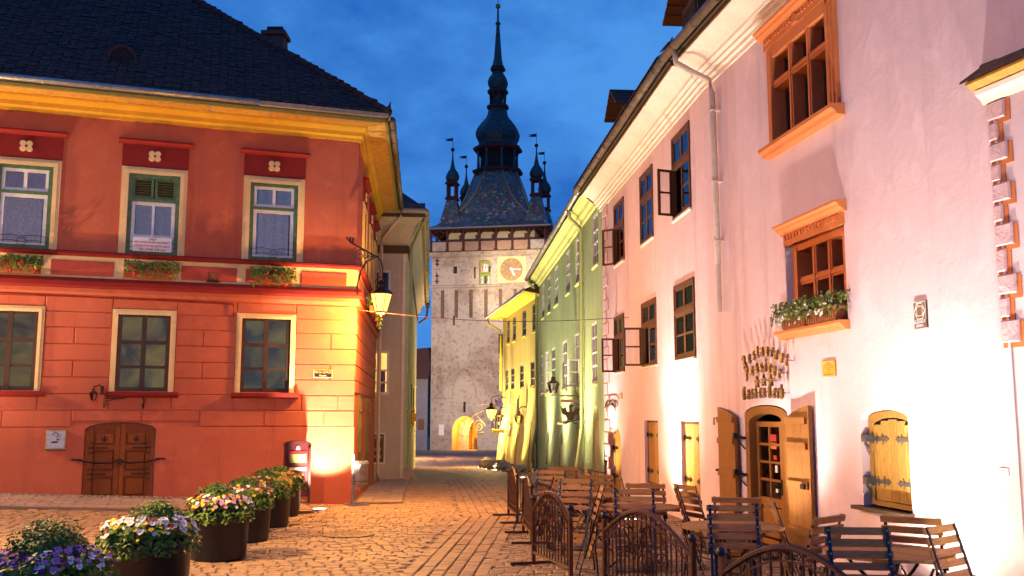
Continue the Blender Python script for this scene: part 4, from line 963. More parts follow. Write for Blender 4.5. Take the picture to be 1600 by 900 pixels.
m_ = MB(YE); m_.hexa([(-1.0, 0, 6.78), (10.3, 0, 6.78), (10.9, .72, 6.90), (-1.0, .72, 6.90), (-1.0, 0, 6.80), (10.3, 0, 6.80), (10.9, .72, 6.93), (-1.0, .72, 6.93)]); obj('soffit', m_, M['yellowtrim'], yel)
m_ = MB(YE); m_.tube([(-1.1, .78, 6.95), (10.95, .78, 6.95)], .07, 8); obj('gutter', m_, M['zinc'], yel, True)
m_ = MB(YE); m_.poly([(-1.0, .74, 6.99), (10.95, .74, 6.99), (10.95, -3, 8.6), (-1.0, -3, 8.6)]); m_.poly([(-1.0, .74, 6.9), (-1, .74, 6.99), (-1, -3, 8.6), (-1, -3, 6.9)]); m_.poly([(10.95, .74, 6.9), (10.95, .74, 6.99), (10.95, -3, 8.6), (10.95, -3, 6.9)]); obj('roof', m_, M['browntile'], yel)
d_ = MB(YE); d_.tube([(10.75, .75, 6.9), (10.7, .7, 6.6), (10.3, .12, 6.2), (10.25, .10, 5.9), (10.25, .1, 3)], .06, 7); obj('downspout', d_, M['yellowtrim'], yel, True)
for a, b in YU: window(yel, YE, a, b, 5.38, 6.58, -.02, .07, (.5,), (.3, .65), 'zinc', 'pane', .06, .045, room='dark', depth=.1); sweepg(YE, 'window_sill', [(0, 5.30), (.06, 5.31), (.06, 5.36), (0, 5.375)], a - .03, b + .03, 'yellowtrim', yel)
for a, b in YL: window(yel, YE, a, b, 2.97, 4.08, -.02, .07, (.5,), (.33, .66), 'zinc', 'pane', .06, .05, room='dark', depth=.1); sweepg(YE, 'window_sill', [(0, 2.89), (.06, 2.90), (.06, 2.95), (0, 2.965)], a - .03, b + .03, 'yellowtrim', yel)
for a, b, h in ((7.75, 10.3, 1.5), (4.4, 7.2, 1.45), (.9, 3.85, 1.5)):     # leaning buttresses
    m_ = MB(YE); c0, c1 = fy(0, 0, -1.2), fy(0, 0, h); m_.hexa([(a - .1, 0, -1.6), (b + .1, 0, -1.6), (b + .1, c0 + .15, -1.6), (a - .1, c0 + .15, -1.6), (a + .12, 0, h), (b - .12, 0, h), (b - .12, c1 + .02, h - .1), (a + .12, c1 + .02, h - .1)])
    obj('buttress', m_, M['yellow'], yel)
for u, z, w_, h in ((7.47, -.9, .3, 2.3), (4.12, -.8, .3, 2.4)):
    m_ = MB(YE, fy); m_.box(u - w_ / 2, u + w_ / 2, .0, .03, z, z + h); obj('niche_panel', m_, M['yellowtrim'], yel)
for u, z, w_, h in ((6.6, .7, .35, .6), (4.9, 1.3, .35, 1.2), (7.0, 2.3, .1, .6)): m_ = MB(YE, fy); m_.box(u - w_ / 2, u + w_ / 2, .05, .09, z, z + h); obj('notice_board', m_, M['greydoor'], yel)

# ================================================================== GREY HOUSE BEHIND THE CORNER HOUSE
gry = thing('grey_house', 'plain grey house behind the red one with a lit white window and deep eaves', 'house', (-3.18, 29.3, -.15))
GF = Fr(-3.18, 29.3, 264.0, 1); GF.n = Vector((math.sin(rad(174)), math.cos(rad(174)), 0)); GS = Fr(-3.18, 29.3, -4.8, 1)
mb = MB(GF); wall(mb, 0, 4.0, -.6, 7.2, [(.50, 1.20, 2.34, 3.66), (.50, 1.2, 5.2, 6.1), (.60, 1.35, .32, 1.2)], 0, .2); obj('wall', mb, M['grey'], gry)
mb = MB(GS); wall(mb, 0, 22, -1.6, 7.2, [(8, 9, 1.2, 2.9), (13, 14, 1.2, 2.9)], 0, .2); obj('side_wall', mb, M['palegreen'], gry)
for u in (8, 13): m_ = MB(GS); bars(m_, u, u + 1, 1.2, 2.9, -.08, .03, .08, (.5,), (.5,), .05); obj('side_shutter', m_, M['oliveshutter'], gry)
m_ = MB(GF); m_.box(-.02, 4, 0, .05, 6.62, 6.86); m_.fr = GS; m_.box(.05, 22, 0, .05, 6.62, 6.86); obj('wall_plate', m_, M['darkwood'], gry)
m_ = MB(GF); m_.sweep([(0, 6.88), (.5, 7.42), (.98, 7.60), (.98, 7.64), (0, 7.3)], 0, 4, -.5, 0); m_.fr = GS; m_.sweep([(0, 6.88), (.3, 7.42), (.52, 7.60), (.52, 7.64), (0, 7.3)], 0, 22, -1.8, 0); obj('soffit', m_, M['grey'], gry)
m_ = MB(GF); m_.sweep([(.98, 7.56), (1.03, 7.56), (1.03, 7.72), (.98, 7.72)], 0, 4, -.5, 0); m_.fr = GS; m_.sweep([(.40, 7.5), (.50, 7.56), (.50, 7.66), (.40, 7.66)], 0, 22, -1.8, 0); obj('eave_board', m_, M['darkwood'], gry)
m_ = MB(GF); m_.tube([(-.52, 1.06, 7.74), (4, 1.06, 7.74)], .075, 8); m_.fr = GS; m_.tube([(-1.05, .56, 7.72), (21.5, .56, 7.66)], .085, 9); gut = obj('gutter', m_, M['cementedge'], gry, True)
for k in range(22): r_ = MB(GS); r_.tube([(-.8 + k, .56, 7.72 - .0027 * k), (-.77 + k, .56, 7.72 - .0027 * k)], .095, 9); obj('gutter_joint', r_, M['iron'], gut)
m_ = MB(GS); m_.box(21.5, 21.7, .46, .66, 7.3, 7.75); m_.tube([(21.6, .56, 7.4), (21.6, .5, 6.8), (21.6, .1, 6.5)], .06, 7); obj('rain_hopper', m_, M['brownzinc'], gry)
m_ = MB(); a = GF.P(-.55, 1.05, 7.80); b = GF.P(4, 1.05, 7.80); c = GF.P(4, -2.6, 10.2); d = GS.P(2.2, -2.0, 10.2); e = GS.P(22, .55, 7.78); f_ = GS.P(20, -2, 10.2); m_.poly([tuple(a), tuple(b), tuple(c), tuple(d)]); m_.poly([tuple(a), tuple(e), tuple(f_), tuple(d)]); groof = obj('roof', m_, M['browntile'], gry)
for k in range(26):
    u = -.5 + k * .17; t_ = MB(GF); t_.hexa([(u, 1.10, 7.80), (u + .16, 1.10, 7.80), (u + .16, .8, 7.99), (u, .8, 7.99), (u, 1.10, 7.83), (u + .16, 1.10, 7.83), (u + .16, .8, 8.03), (u, .8, 8.03)]); obj('roof_tile', t_, M['browntile'], groof)
w = window(gry, GF, .50, 1.20, 2.34, 3.66, .02, .08, (.5,), (.28, .55), 'white', 'pane', .08, .055, room='litroom', depth=.12)
m_ = MB(GF); m_.box(.62, .86, -.13, -.10, 2.42, 3.05); m_.box(1.0, 1.1, -.13, -.10, 2.42, 3.02); obj('room_furniture', m_, M['figdark'], w)
window(gry, GF, .50, 1.20, 5.2, 6.1, .02, .07, (.5,), (), 'white', 'pane', .08, .05, room='dark', depth=.1)
for fr, u in ((GF, .04), ): 
    m_ = MB(GF); m_.box(.06, .14, 0, .03, -.4, 6.6); obj('corner_strip', m_, M['whitewall'], gry)
d_ = MB(GS); d_.tube([(-.5, .50, 7.6), (.2, .12, 6.9), (.3, .10, 6.6), (.3, .10, .1), (.3, .22, -.1)], .05, 7); obj('downspout', d_, M['greenpipe'], gry, True)
m_ = MB(GF); bars(m_, .58, 1.37, .30, 1.22, -.05, .03, .05, (), (), .03); atm = obj('cash_machine', m_, M['whitewall'], gry)
m_ = MB(GF); m_.box(.63, 1.32, -.12, -.04, .35, 1.17); obj('machine_face', m_, M['plate'], atm)
m_ = MB(GF); m_.box(1.02, 1.25, -.039, -.03, .72, 1.0); obj('machine_screen', m_, glow('screen_glow', (.55, .62, .9), 1.2), atm)
m_ = MB(GF); m_.box(.72, .90, -.039, -.028, .68, .78); m_.box(.70, 1.0, -.039, -.03, .48, .56); obj('machine_slot', m_, M['zinc'], atm)
d_ = MB(GF); d_.box(.68, 1.28, -.039, -.031, 1.05, 1.12); obj('machine_sign', d_, M['zinc'], atm)

# ================================================================== BLUE-GREY HOUSE BESIDE THE TOWER
blu = thing('far_house', 'dim blue-grey house with a tiled roof left of the tower', 'house', (-10.5, 119, -2.6))
BF = Fr(-10.45, 121.3, 263, 1); BF.n = Vector((math.sin(rad(173)), math.cos(rad(173)), 0))
mb = MB(BF); BW = [(3.3, 4.3, 2.7, 4.85), (1.75, 2.75, 2.7, 4.85), (5.0, 6.0, 2.7, 4.85)]
wall(mb, 0, 9, -3.2, 6.3, BW + [(1.9, 3.0, -2.4, 1.2), (.4, 1.2, -.1, 1.2)], 0, .3); obj('wall', mb, M['blue'], blu)
for a, b, c, d in BW: window(blu, BF, a, b, c, d, -.1, .12, (.5,), (), 'brownwood', 'pane', .1, .1, room='dark', depth=.1)
m_ = MB(BF); m_.box(1.92, 2.98, -.2, -.1, -2.4, .2); dd = obj('house_door', m_, M['darkwood'], blu); m_ = MB(BF); m_.box(1.92, 2.98, -.2, -.1, .3, 1.18); obj('door_light', m_, M['darkpane'], dd)
m_ = MB(BF); m_.box(.42, 1.18, -.2, -.1, -.08, 1.18); obj('notice_case', m_, M['brownwood'], blu)
m_ = MB(BF); m_.box(0, 9, 0, .12, 1.75, 1.9); m_.box(0, 9, 0, .35, 5.9, 6.2); obj('string_course', m_, M['blue'], blu)
for k in range(14): m_ = MB(BF); m_.box(.3 + .6 * k, .5 + .6 * k, 0, .25, 5.3, 5.88); obj('cornice_bracket', m_, M['blue'], blu)
m_ = MB(BF); m_.poly([(0, .6, 6.2), (9.2, .6, 6.2), (8.0, -4, 9.6), (-1, -4, 10.4)]); m_.box(0, 9.2, .45, .6, 6.1, 6.2); obj('roof', m_, M['browntile'], blu)
for k, h in enumerate((-2.75, -2.6, -2.45)): m_ = MB(BF); m_.box(1.4 - .0 * k, 4.2, 0, 1.2 - .35 * k, -3.2, h); obj('door_step', m_, M['blue'], blu)
# ================================================================== CLOCK TOWER
tow = thing('clock_tower', 'tall old clock tower with a bell shaped glazed roof, spire and gilt clock face', 'clock tower', (-10.08, 121.2, -2.7))
mb = MB(TW)
SL = [1.40, 3.17, 5.05, 6.95, 8.80, 10.65, 12.45]
th = [(c - .22, c + .22, 13.7, 17.2) for c in SL] + [(4.15, 4.45, 2.05, 3.3), (2.75, 3.0, 12.8, 14.0), (8.55, 9.1, 9.2, 11.6), (2.75, 3.25, 19.3, 20.2), (5.4, 5.62, 18.6, 20.1), (2.75, 5.95, -3.2, 1.55), (6.05, 7.55, 17.85, 20.9)]
wall(mb, 0, 14.5, -3.4, 22.0, th, 0, .7); spandrel(mb, 2.75, 5.95, -.35, 1.56, 0, .7); spandrel(mb, 6.05, 7.55, 20.6, 20.91, 0, .5)
for a, b in (((0, 0), (0, -12)), ((0, -12), (14.5, -12)), ((14.5, -12), (14.5, 0))): mb.poly([(a[0], a[1], -3.4), (b[0], b[1], -3.4), (b[0], b[1], 22), (a[0], a[1], 22)])
obj('wall', mb, M['tower'], tow)
for a, b, c, d in th[:12]: m_ = MB(TW); m_.poly([(a, -.45, c), (b, -.45, c), (b, -.45, d), (a, -.45, d)]); obj('slit_back', m_, M['slotback' if c in (13.7,) else 'hole'], tow)
m_ = MB(TW); m_.sweep([(0, 17.45), (.18, 17.55), (.22, 17.75), (0, 17.85)], -.2, 9.0); obj('string_course', m_, M['tower'], tow)
m_ = MB(TW); m_.sweep([(0, 21.3), (.25, 21.5), (.45, 21.85), (.5, 22.0), (0, 22.02)], -.45, 14.95); obj('gallery_cornice', m_, M['tower'], tow)
m_ = MB(TW); m_.hexa([(-.5, 0, 22.03), (15, 0, 22.03), (15, .62, 21.95), (-.5, .62, 21.95), (-.5, 0, 22.12), (15, 0, 22.12), (15, .64, 22.02), (-.5, .64, 22.02)]); obj('lead_flashing', m_, M['steel'], tow)
# gate passage
A = arch(2.75, 5.95, -.35, 1.55, 10); m_ = MB(TW); P0 = [(2.75, -3.3)] + A + [(5.95, -3.3)]
for (a, b), (c, d) in zip(P0, P0[1:]): m_.poly([(a, -.6, b), (c, -.6, d), (c, -11.5, d), (a, -11.5, b)])
gp = obj('gate_passage', m_, M['ochreboard'], tow)
A2 = arch(3.9, 5.85, -.9, 1.0, 10); m_ = MB(TW); PO = [(2.8, -3.3)] + arch(2.8, 5.9, -.4, 1.5, 10) + [(5.9, -3.3)]; PI = [(3.9, -3.3)] + A2 + [(5.85, -3.3)]
for k in range(len(PO) - 1): m_.poly([(PO[k][0], -3.4, PO[k][1]), (PO[k + 1][0], -3.4, PO[k + 1][1]), (PI[k + 1][0], -3.4, PI[k + 1][1]), (PI[k][0], -3.4, PI[k][1])]); m_.poly([(PI[k][0], -3.4, PI[k][1]), (PI[k + 1][0], -3.4, PI[k + 1][1]), (PI[k + 1][0], -4.2, PI[k + 1][1]), (PI[k][0], -4.2, PI[k][1])])
obj('inner_arch', m_, M['tower'], gp)
m_ = MB(TW); m_.box(4.2, 4.7, -6.0, -5.9, -3, -1.2); obj('passage_door', m_, M['darkwood'], gp)
m_ = MB(TW); m_.poly([(2.7, -11.6, -3.3), (6, -11.6, -3.3), (6, -11.6, 1.6), (2.7, -11.6, 1.6)]); obj('passage_end', m_, M['yellow'], gp)
# blind pointed arch and ledge lines over the gate
PA = [(2.87, 3.8), (2.95, 4.9), (3.3, 6.2), (3.9, 7.1), (4.3, 7.35), (4.8, 7.1), (5.4, 6.2), (5.8, 4.9), (5.9, 3.8)]
m_ = MB(TW); m_.tube([(u, .06, z) for u, z in PA], .15, 5); m_.tube([(0, .02, 3.8), (2.8, .03, 3.8)], .09, 5); m_.tube([(5.95, .02, 3.7), (7.2, .02, 2.9), (14.4, .02, 2.8)], .08, 5); m_.tube([(0, .02, 1.2), (3.0, .02, 1.1)], .05, 5); obj('blind_arch', m_, M['tower'], tow)
m_ = MB(TW); m_.box(1.1, 1.75, 0, .06, -.75, .55); obj('white_plaque', m_, M['whitewall'], tow)
for z0, z1 in ((18.0, 19.4), (20.2, 21.3)):
    m_ = MB(TW); m_.box(.62, .74, 0, .1, z0, z1)
    for z in (z0 + .35, z1 - .35): m_.prism([(.68 - .3, z), (.68, z - .16), (.68 + .3, z), (.68, z + .16)], 0, .08)
    obj('wall_anchor', m_, M['darkred'], tow)
# clock
m_ = MB(TW); m_.box(8.45, 12.0, 0, .06, 18.0, 21.25); obj('clock_surround', m_, M['cream'], tow)
cu, cz, cr = 10.2, 19.62, 1.42
m_ = MB(TW); m_.prism([(cu + cr * math.cos(2 * math.pi * k / 40), cz + cr * math.sin(2 * math.pi * k / 40)) for k in range(40)], .06, .18); clk = obj('clock_dial', m_, M['dial'], tow)
for k in range(12):
    a = math.pi / 2 - k * math.pi / 6; L0, L1, w_ = (.95, 1.28, .07) if k % 3 else (.90, 1.30, .10); c, s = math.cos(a), math.sin(a)
    m_ = MB(TW); m_.prism([(cu + c * L0 - s * w_, cz + s * L0 + c * w_), (cu + c * L0 + s * w_, cz + s * L0 - c * w_), (cu + c * L1 + s * w_, cz + s * L1 - c * w_), (cu + c * L1 - s * w_, cz + s * L1 + c * w_)], .18, .22); obj('hour_mark', m_, M['brass'], clk)
for ang, L_, w_, nm in ((-3, 1.25, .07, 'minute_hand'), (-62, .95, .11, 'hour_hand')):
    a = rad(ang); c, s = math.cos(a), math.sin(a); q = [(-.2, w_), (-.2, -w_), (L_ * .7, -w_), (L_ * .75, -w_ * 2), (L_, 0), (L_ * .75, w_ * 2), (L_ * .7, w_)]
    m_ = MB(TW); m_.prism([(cu + c * x - s * y, cz + s * x + c * y) for x, y in q], .26, .31 if L_ > 1 else .30); obj(nm, m_, M['white'], clk)
# figure niche
m_ = MB(TW); m_.poly([(6.05, -.45, 17.85), (7.55, -.45, 17.85), (7.55, -.45, 20.9), (6.05, -.45, 20.9)]); m_.box(6.05, 7.55, -.45, -.05, 17.85, 17.95); m_.box(6.05, 7.55, -.45, -.05, 19.28, 19.40); nic = obj('figure_niche', m_, M['niche'], tow)
def figure(u, z, h, mat):
    m_ = MB(TW); m_.lathe([(.20 * h, z), (.16 * h, z + .3 * h), (.09 * h, z + .55 * h), (.13 * h, z + .72 * h), (.10 * h, z + .80 * h), (.04 * h, z + .84 * h)], (u, -.22), 8); f = obj('clock_figure', m_, M[mat], nic, True)
    m_ = MB(TW); m_.ball((u, -.22, z + .91 * h), .085 * h, 8, 6); obj('figure_head', m_, M['figskin'], f, True)
    m_ = MB(TW)
    for s in (-1, 1): m_.tube([(u + s * .11 * h, -.22, z + .72 * h), (u + s * .2 * h, -.12, z + .58 * h), (u + s * .12 * h, -.02, z + .6 * h)], .035 * h, 5)
    obj('figure_arms', m_, M[mat], f)
for u, z, h, mt in ((6.7, 19.4, 1.35, 'figwhite'), (7.02, 19.4, 1.25, 'figwhite'), (6.32, 19.4, .95, 'figskin'), (7.38, 19.4, .9, 'figdark'), (6.45, 17.95, 1.15, 'figwhite'), (6.9, 17.95, 1.15, 'figdark'), (7.25, 17.95, 1.15, 'figwhite')): figure(u, z, h, mt)
# gallery: inner wall, parapet panels between posts, posts with brackets
m_ = MB(TW); m_.box(1.6, 12.9, -10.4, -1.3, 22.0, 25.2); obj('gallery_wall', m_, M['gallery'], tow)
m_ = MB(TW); m_.box(1.58, 12.92, -1.32, -1.28, 22.0, 23.9); obj('painted_dado', m_, paint('blue_grey_dado', (.10, .12, .20), .8), tow)
for k in range(5): m_ = MB(TW); m_.box(3.2 + 2.1 * k, 3.9 + 2.1 * k, -1.29, -1.22, 22.2, 24.4); obj('gallery_door', m_, M['darkwood'], tow)
pu = [-.05, 2.05, 4.12, 6.2, 8.28, 10.35, 12.45, 14.5]
for k in range(7):
    m_ = MB(TW); m_.panel(pu[k] + .14, pu[k + 1] - .14, 22.1, 23.28, .28, .36, .05); obj('parapet_panel', m_, M['tower' if k in (0, 6) else 'apricot'], tow)
def post(u, o):
    m_ = MB(TW); m_.box(u - .12, u + .12, o - .12, o + .12, 22.0, 24.7); m_.box(u - .2, u + .2, o - .2, o + .2, 22.0, 22.3); m_.box(u - .17, u + .17, o - .17, o + .17, 24.0, 24.15)
    p_ = obj('gallery_post', m_, M['darkred'], tow); m_ = MB(TW)
    for s in (-1, 1): m_.tube([(u, o, 24.1), (u + s * .45, o, 24.45), (u + s * .95, o, 24.68)], .07, 4)
    obj('post_brace', m_, M['darkred'], p_)
for u in pu: post(u, .36)
for o in (-2.6, -5.4, -8.2, -11.2): post(-.05, o); post(14.5, o)
m_ = MB(TW); m_.box(-.2, 14.7, .26, .46, 23.3, 23.42); m_.box(-.15, .05, -11.3, .3, 23.3, 23.42); m_.box(14.4, 14.6, -11.3, .3, 23.3, 23.42); m_.box(-.15, .05, -11.3, .2, 22.0, 23.3); m_.box(14.4, 14.6, -11.3, .2, 22, 23.3); obj('gallery_rail', m_, M['darkred'], tow)
m_ = MB(TW); m_.box(-.6, 15.1, -12.4, .9, 24.7, 24.85); obj('eave_soffit', m_, M['darkred'], tow)
m_ = MB(TW); m_.tube([(-.8, 1.02, 24.92), (15.3, 1.02, 24.92)], .10, 6); obj('gutter', m_, M['zinc'], tow)
m_ = MB(TW); m_.tube([(-.9, .5, 24.7), (-.5, .4, 24.2), (-.15, .4, 23.9), (-.15, .4, 22)], .05, 5); m_.tube([(-1.6, .3, 23.35), (-.1, .3, 23.25)], .06, 5); obj('rain_spout', m_, M['darkred'], tow)
# main roof: square at the eaves sweeping up into an eight sided drum
cu0, co0 = 7.25, -5.9
prof = [(24.88, 8.0, 6.9, 0), (25.5, 7.0, 5.9, .02), (26.3, 6.0, 4.9, .08), (27.3, 5.1, 4.2, .2), (28.6, 4.35, 3.7, .42), (30.0, 3.8, 3.4, .66), (31.6, 3.35, 3.1, .85), (33.3, 2.75, 2.65, 1.0)]
def ring(z, a, b, t):
    k = 1 - .4142
    return [(cu0 + x * a, co0 + y * b, z) for x, y in ((-1, -(1 - t * .586)), (-(1 - t * .586), -1), ((1 - t * .586), -1), (1, -(1 - t * .586)), (1, (1 - t * .586)), ((1 - t * .586), 1), (-(1 - t * .586), 1), (-1, (1 - t * .586)))]
m_ = MB(TW); R_ = [[m_.p(*q) for q in ring(*p)] for p in prof]
for A_, B_ in zip(R_, R_[1:]):
    for k in range(8): m_.face([A_[k], A_[(k + 1) % 8], B_[(k + 1) % 8], B_[k]])
rf = obj('glazed_roof', m_, M['mosaic'], tow)
for k in (6, 5, 7, 4):
    m_ = MB(TW); m_.tube([ring(*p)[k] for p in prof[2:]], .13, 5); obj('roof_ridge', m_, M['ridge'] if 'ridge' in M else M['brass'], rf)
m_ = MB(TW); a8 = math.pi / 8
m_.lathe([(3.35, 33.3), (3.45, 33.65), (2.9, 33.75), (2.75, 33.8)], (cu0, co0), 8, a8); m_.lathe([(2.75, 36.2), (3.3, 36.4), (3.35, 36.7), (2.7, 37.1)], (cu0, co0), 8, a8); obj('lantern_storey', m_, M['darkred'], tow)
m_ = MB(TW); m_.lathe([(2.15, 33.7), (2.15, 36.3)], (cu0, co0), 8, a8); obj('lantern_core', m_, M['hole'], tow)
for k in range(8):
    a = a8 + k * math.pi / 4; u, o = cu0 + 2.6 * math.cos(a), co0 + 2.6 * math.sin(a); m_ = MB(TW); m_.lathe([(.26, 33.7), (.2, 34.2), (.16, 35.8), (.3, 36.3)], (u, o), 6); obj('lantern_post', m_, M['copper'], tow)
m_ = MB(TW); m_.lathe([(2.6, 36.95), (2.55, 37.4), (2.9, 38.1), (3.02, 38.7), (2.8, 39.4), (2.2, 40.2), (1.6, 40.9), (1.35, 41.5), (1.25, 42.1)], (cu0, co0), 8, a8); obj('lower_onion', m_, M['copper'], tow, False)
m_ = MB(TW); m_.lathe([(1.25, 42.1), (1.5, 42.25), (1.5, 42.6), (1.15, 42.75), (1.0, 42.8)], (cu0, co0), 8, a8); m_.lathe([(1.0, 44.2), (1.4, 44.35), (1.45, 44.65), (1.15, 44.95)], (cu0, co0), 8, a8); obj('upper_storey', m_, M['darkred'], tow)
for k in range(8): a = a8 + k * math.pi / 4; m_ = MB(TW); m_.lathe([(.17, 42.7), (.12, 43.2), (.2, 44.3)], (cu0 + 1.0 * math.cos(a), co0 + 1.0 * math.sin(a)), 5); obj('upper_post', m_, M['darkred'], tow)
m_ = MB(TW); m_.lathe([(.7, 42.6), (.7, 44.4)], (cu0, co0), 8, a8); obj('upper_core', m_, M['copper'], tow)
m_ = MB(TW); m_.lathe([(1.1, 44.9), (1.35, 45.5), (1.4, 45.9), (1.2, 46.5), (.85, 47.0), (.7, 47.4)], (cu0, co0), 8, a8); obj('upper_onion', m_, M['copper'], tow)
m_ = MB(TW); m_.lathe([(.7, 47.35), (1.0, 47.5), (1.05, 47.8), (.8, 48.0)], (cu0, co0), 8, a8); obj('spire_collar', m_, M['darkred'], tow)
m_ = MB(TW); m_.lathe([(.95, 47.98), (.72, 48.4), (.55, 49.2), (.38, 51.5), (.22, 53.9)], (cu0, co0), 8, a8); m_.lathe([(.2, 53.9), (.36, 54.05), (.36, 54.25), (.15, 54.4), (.12, 56.3), (.0, 56.35)], (cu0, co0), 8); obj('spire', m_, M['copper'], tow)
m_ = MB(TW); m_.ball((cu0, co0, 56.6), .36, 10, 8); obj('gilt_ball', m_, M['gold'], tow, True)
m_ = MB(TW); m_.tube([(cu0, co0, 56.6), (cu0, co0, 58.7)], .05, 5); z = 57.7
m_.prism([(cu0 - .25, z), (cu0, z - .25), (cu0 + .25, z), (cu0, z + .3)], co0 - .04, co0 + .04)
z = 58.5; m_.prism([(cu0 - .35, z + .45), (cu0 - .4, z + .2), (cu0 - .1, z - .05), (cu0 + .15, z - .05), (cu0 + .3, z + .3), (cu0 + .42, z + .32), (cu0 + .3, z + .5), (cu0 + .15, z + .4), (cu0 + .05, z + .15), (cu0 - .15, z + .15)], co0 - .05, co0 + .05); obj('weathercock', m_, M['iron'], tow)
def turret(u, o):
    m_ = MB(TW); s = 1 if u < cu0 else -1
    m_.hexa([(u - 1.5, o - 1.5, 25.2), (u + 1.5, o - 1.5, 25.2), (u + 1.5, o + 1.5, 25.2), (u - 1.5, o + 1.5, 25.2), (u - .62, o - .62, 29.0), (u + .62, o - .62, 29.0), (u + .62, o + .62, 29.0), (u - .62, o + .62, 29.0)]); t = obj('turret', m_, M['mosaic'], tow)
    m_ = MB(TW)
    for z in (29.0, 31.0): m_.lathe([(.8, z), (1.15, z + .12), (1.15, z + .22), (.85, z + .5)], (u, o), 4, math.pi / 4)
    for du in (-.5, .5):
        for do in (-.5, .5): m_.box(u + du - .13, u + du + .13, o + do - .13, o + do + .13, 29.4, 31.1)
    obj('turret_storey', m_, M['darkred'], t)
    m_ = MB(TW); m_.lathe([(.6, 31.45), (.86, 31.8), (.9, 32.2), (.7, 32.7), (.35, 33.2), (.2, 33.9), (.1, 34.6), (.08, 35.6)], (u, o), 8); obj('turret_onion', m_, M['copper'], t, True)
    m_ = MB(TW); m_.ball((u, o, 35.75), .26, 8, 6); m_.tube([(u, o, 35.7), (u, o, 37.4)], .035, 4); m_.prism([(u, 37.3), (u - 1.1, 37.2), (u - .6, 37.05), (u - 1.1, 36.95), (u, 36.9)], o - .03, o + .03); obj('turret_vane', m_, M['iron'], t)
for u, o in ((2.15, -1.7), (13.1, -1.7), (1.95, -10.4), (12.85, -10.4)): turret(u, o)

# ================================================================== LIGHTS AND LANTERNS
def spot(name, parent, loc, aim, power, col, angle, blend, size=.06):
    d = bpy.data.lights.new(name, 'SPOT'); d.energy = power; d.color = col; d.spot_size = rad(angle); d.spot_blend = blend; d.shadow_soft_size = size
    o = bpy.data.objects.new(name, d); C.objects.link(o); o.parent = parent
    v = Vector(aim).normalized(); o.rotation_mode = 'QUATERNION'; o.rotation_quaternion = v.to_track_quat('-Z', 'Y'); o.location = loc; return o
def point(name, parent, loc, power, col, size=.06):
    d = bpy.data.lights.new(name, 'POINT'); d.energy = power; d.color = col; d.shadow_soft_size = size
    o = bpy.data.objects.new(name, d); C.objects.link(o); o.parent = parent; o.location = loc; return o
WARM = (1.0, .82, .58); YEL = (1.0, .84, .54); ORA = (1.0, .48, .09); PNK = (1.0, .92, .90)
def uplight(x, y, label, beams, group='round floor lights set in the paving', r=.13):
    z = ground_z(x, y); t = thing('floor_light', label, 'floor light', (x, y, z), group)
    m_ = MB(); m_.lathe([(r + .03, -.05), (r + .03, .014), (r, .018), (r, .004)], (0, 0), 20); m_.v = [v + Vector((x, y, z)) for v in m_.v]; obj('ring', m_, M['zinc'], t)
    m_ = MB(); m_.lathe([(r, -.01), (r, .008), (r * .6, .013), (0, .014)], (0, 0), 20); m_.v = [v + Vector((x, y, z)) for v in m_.v]; obj('lens', m_, M['lensglow'], t)
    for aim, power, col, ang, bl in beams: spot('lamp_beam', t, (0, 0, .04), aim, power, col, ang, bl)
    return t
nP = -PF.n; nN = -PN.n
uplight(-3.55, 18.34, 'bright floor light in the paving before the red house corner', [(RF.P(.42, 0, 1.75) - Vector((-3.55, 18.34, .05)), 2600, (1, .84, .60), 66, .45)])
uplight(-11.2, 15.2, 'assumed floor light out of view at the far left of the red house front', [((-.1, .3, 1), 1000, (1, .68, .40), 130, .5), ((.5, .35, 1), 1000, (1, .68, .44), 100, 1.0)])  # out of view, assumed from the glow at the left of the wall
uplight(1.98, 16.7, 'floor light under the terrace tables below the shuttered windows', [((.25, .05, 1), 420, WARM, 124, .6), ((.24, .0, 1), 1500, PNK, 84, 1.0)])
uplight(3.05, 8.9, 'assumed floor light below the view near the wall right of the plain shutter', [((.35, .0, 1), 340, (1, .85, .66), 130, .6), ((.26, .12, 1), 950, PNK, 92, 1.0)])  # assumed source below the view for the bright wall at the right
P = PN.P(2.9, .85, 0)
uplight(P.x, P.y, 'unseen floor light added behind chairs beside the restaurant door', [((.2, .05, 1), 50, WARM, 120, .6), ((.26, .0, 1), 560, PNK, 92, 1.0)])  # not visible itself, added to fill the pink wall around the door
uplight(3.7, 6.2, 'unseen floor light added by the neighbour house to brighten its wall', [((.35, .3, 1), 260, (1, .85, .66), 140, .6), ((.25, .2, 1), 600, PNK, 90, 1.0)])  # unseen uplight added to brighten the wall beside the quoins
uplight(1.25, 23.0, 'floor light beside the far end of the terrace railing', [((.28, .1, 1), 420, WARM, 120, .5), ((.2, -.05, 1), 800, PNK, 70, 1)])
uplight(.62, 26.6, 'floor light in front of the plank door of the green house', [((.3, .1, 1), 380, YEL, 130, 1.0), ((.25, .05, 1), 2800, YEL, 84, 1)])
uplight(.36, 31.5, 'floor light before the green house middle niche', [((.3, .05, 1), 380, YEL, 130, 1.0), ((.25, .05, 1), 2800, YEL, 84, 1)])
uplight(.02, 36.3, 'floor light at the far end of the green house', [((.3, .1, 1), 380, YEL, 130, 1.0), ((.25, .05, 1), 2800, YEL, 84, 1)])
for i, (x, y) in enumerate(((-.35, 41.5), (-.72, 43.8), (-1.12, 46.2), (-1.36, 48.2), (-1.62, 50.3))):
    uplight(x, y, ['floor light nearest us in the row by the yellow house', 'second floor light from the near end of the yellow house row', 'middle floor light of five by the yellow house', 'fourth floor light along the yellow house row', 'farthest floor light of the yellow house row'][i], [((.3, .1, 1), 520, (1, .78, .34), 120, .5), ((.25, .05, 1), 3300, (1, .84, .46), 80, 1)], r=.17)
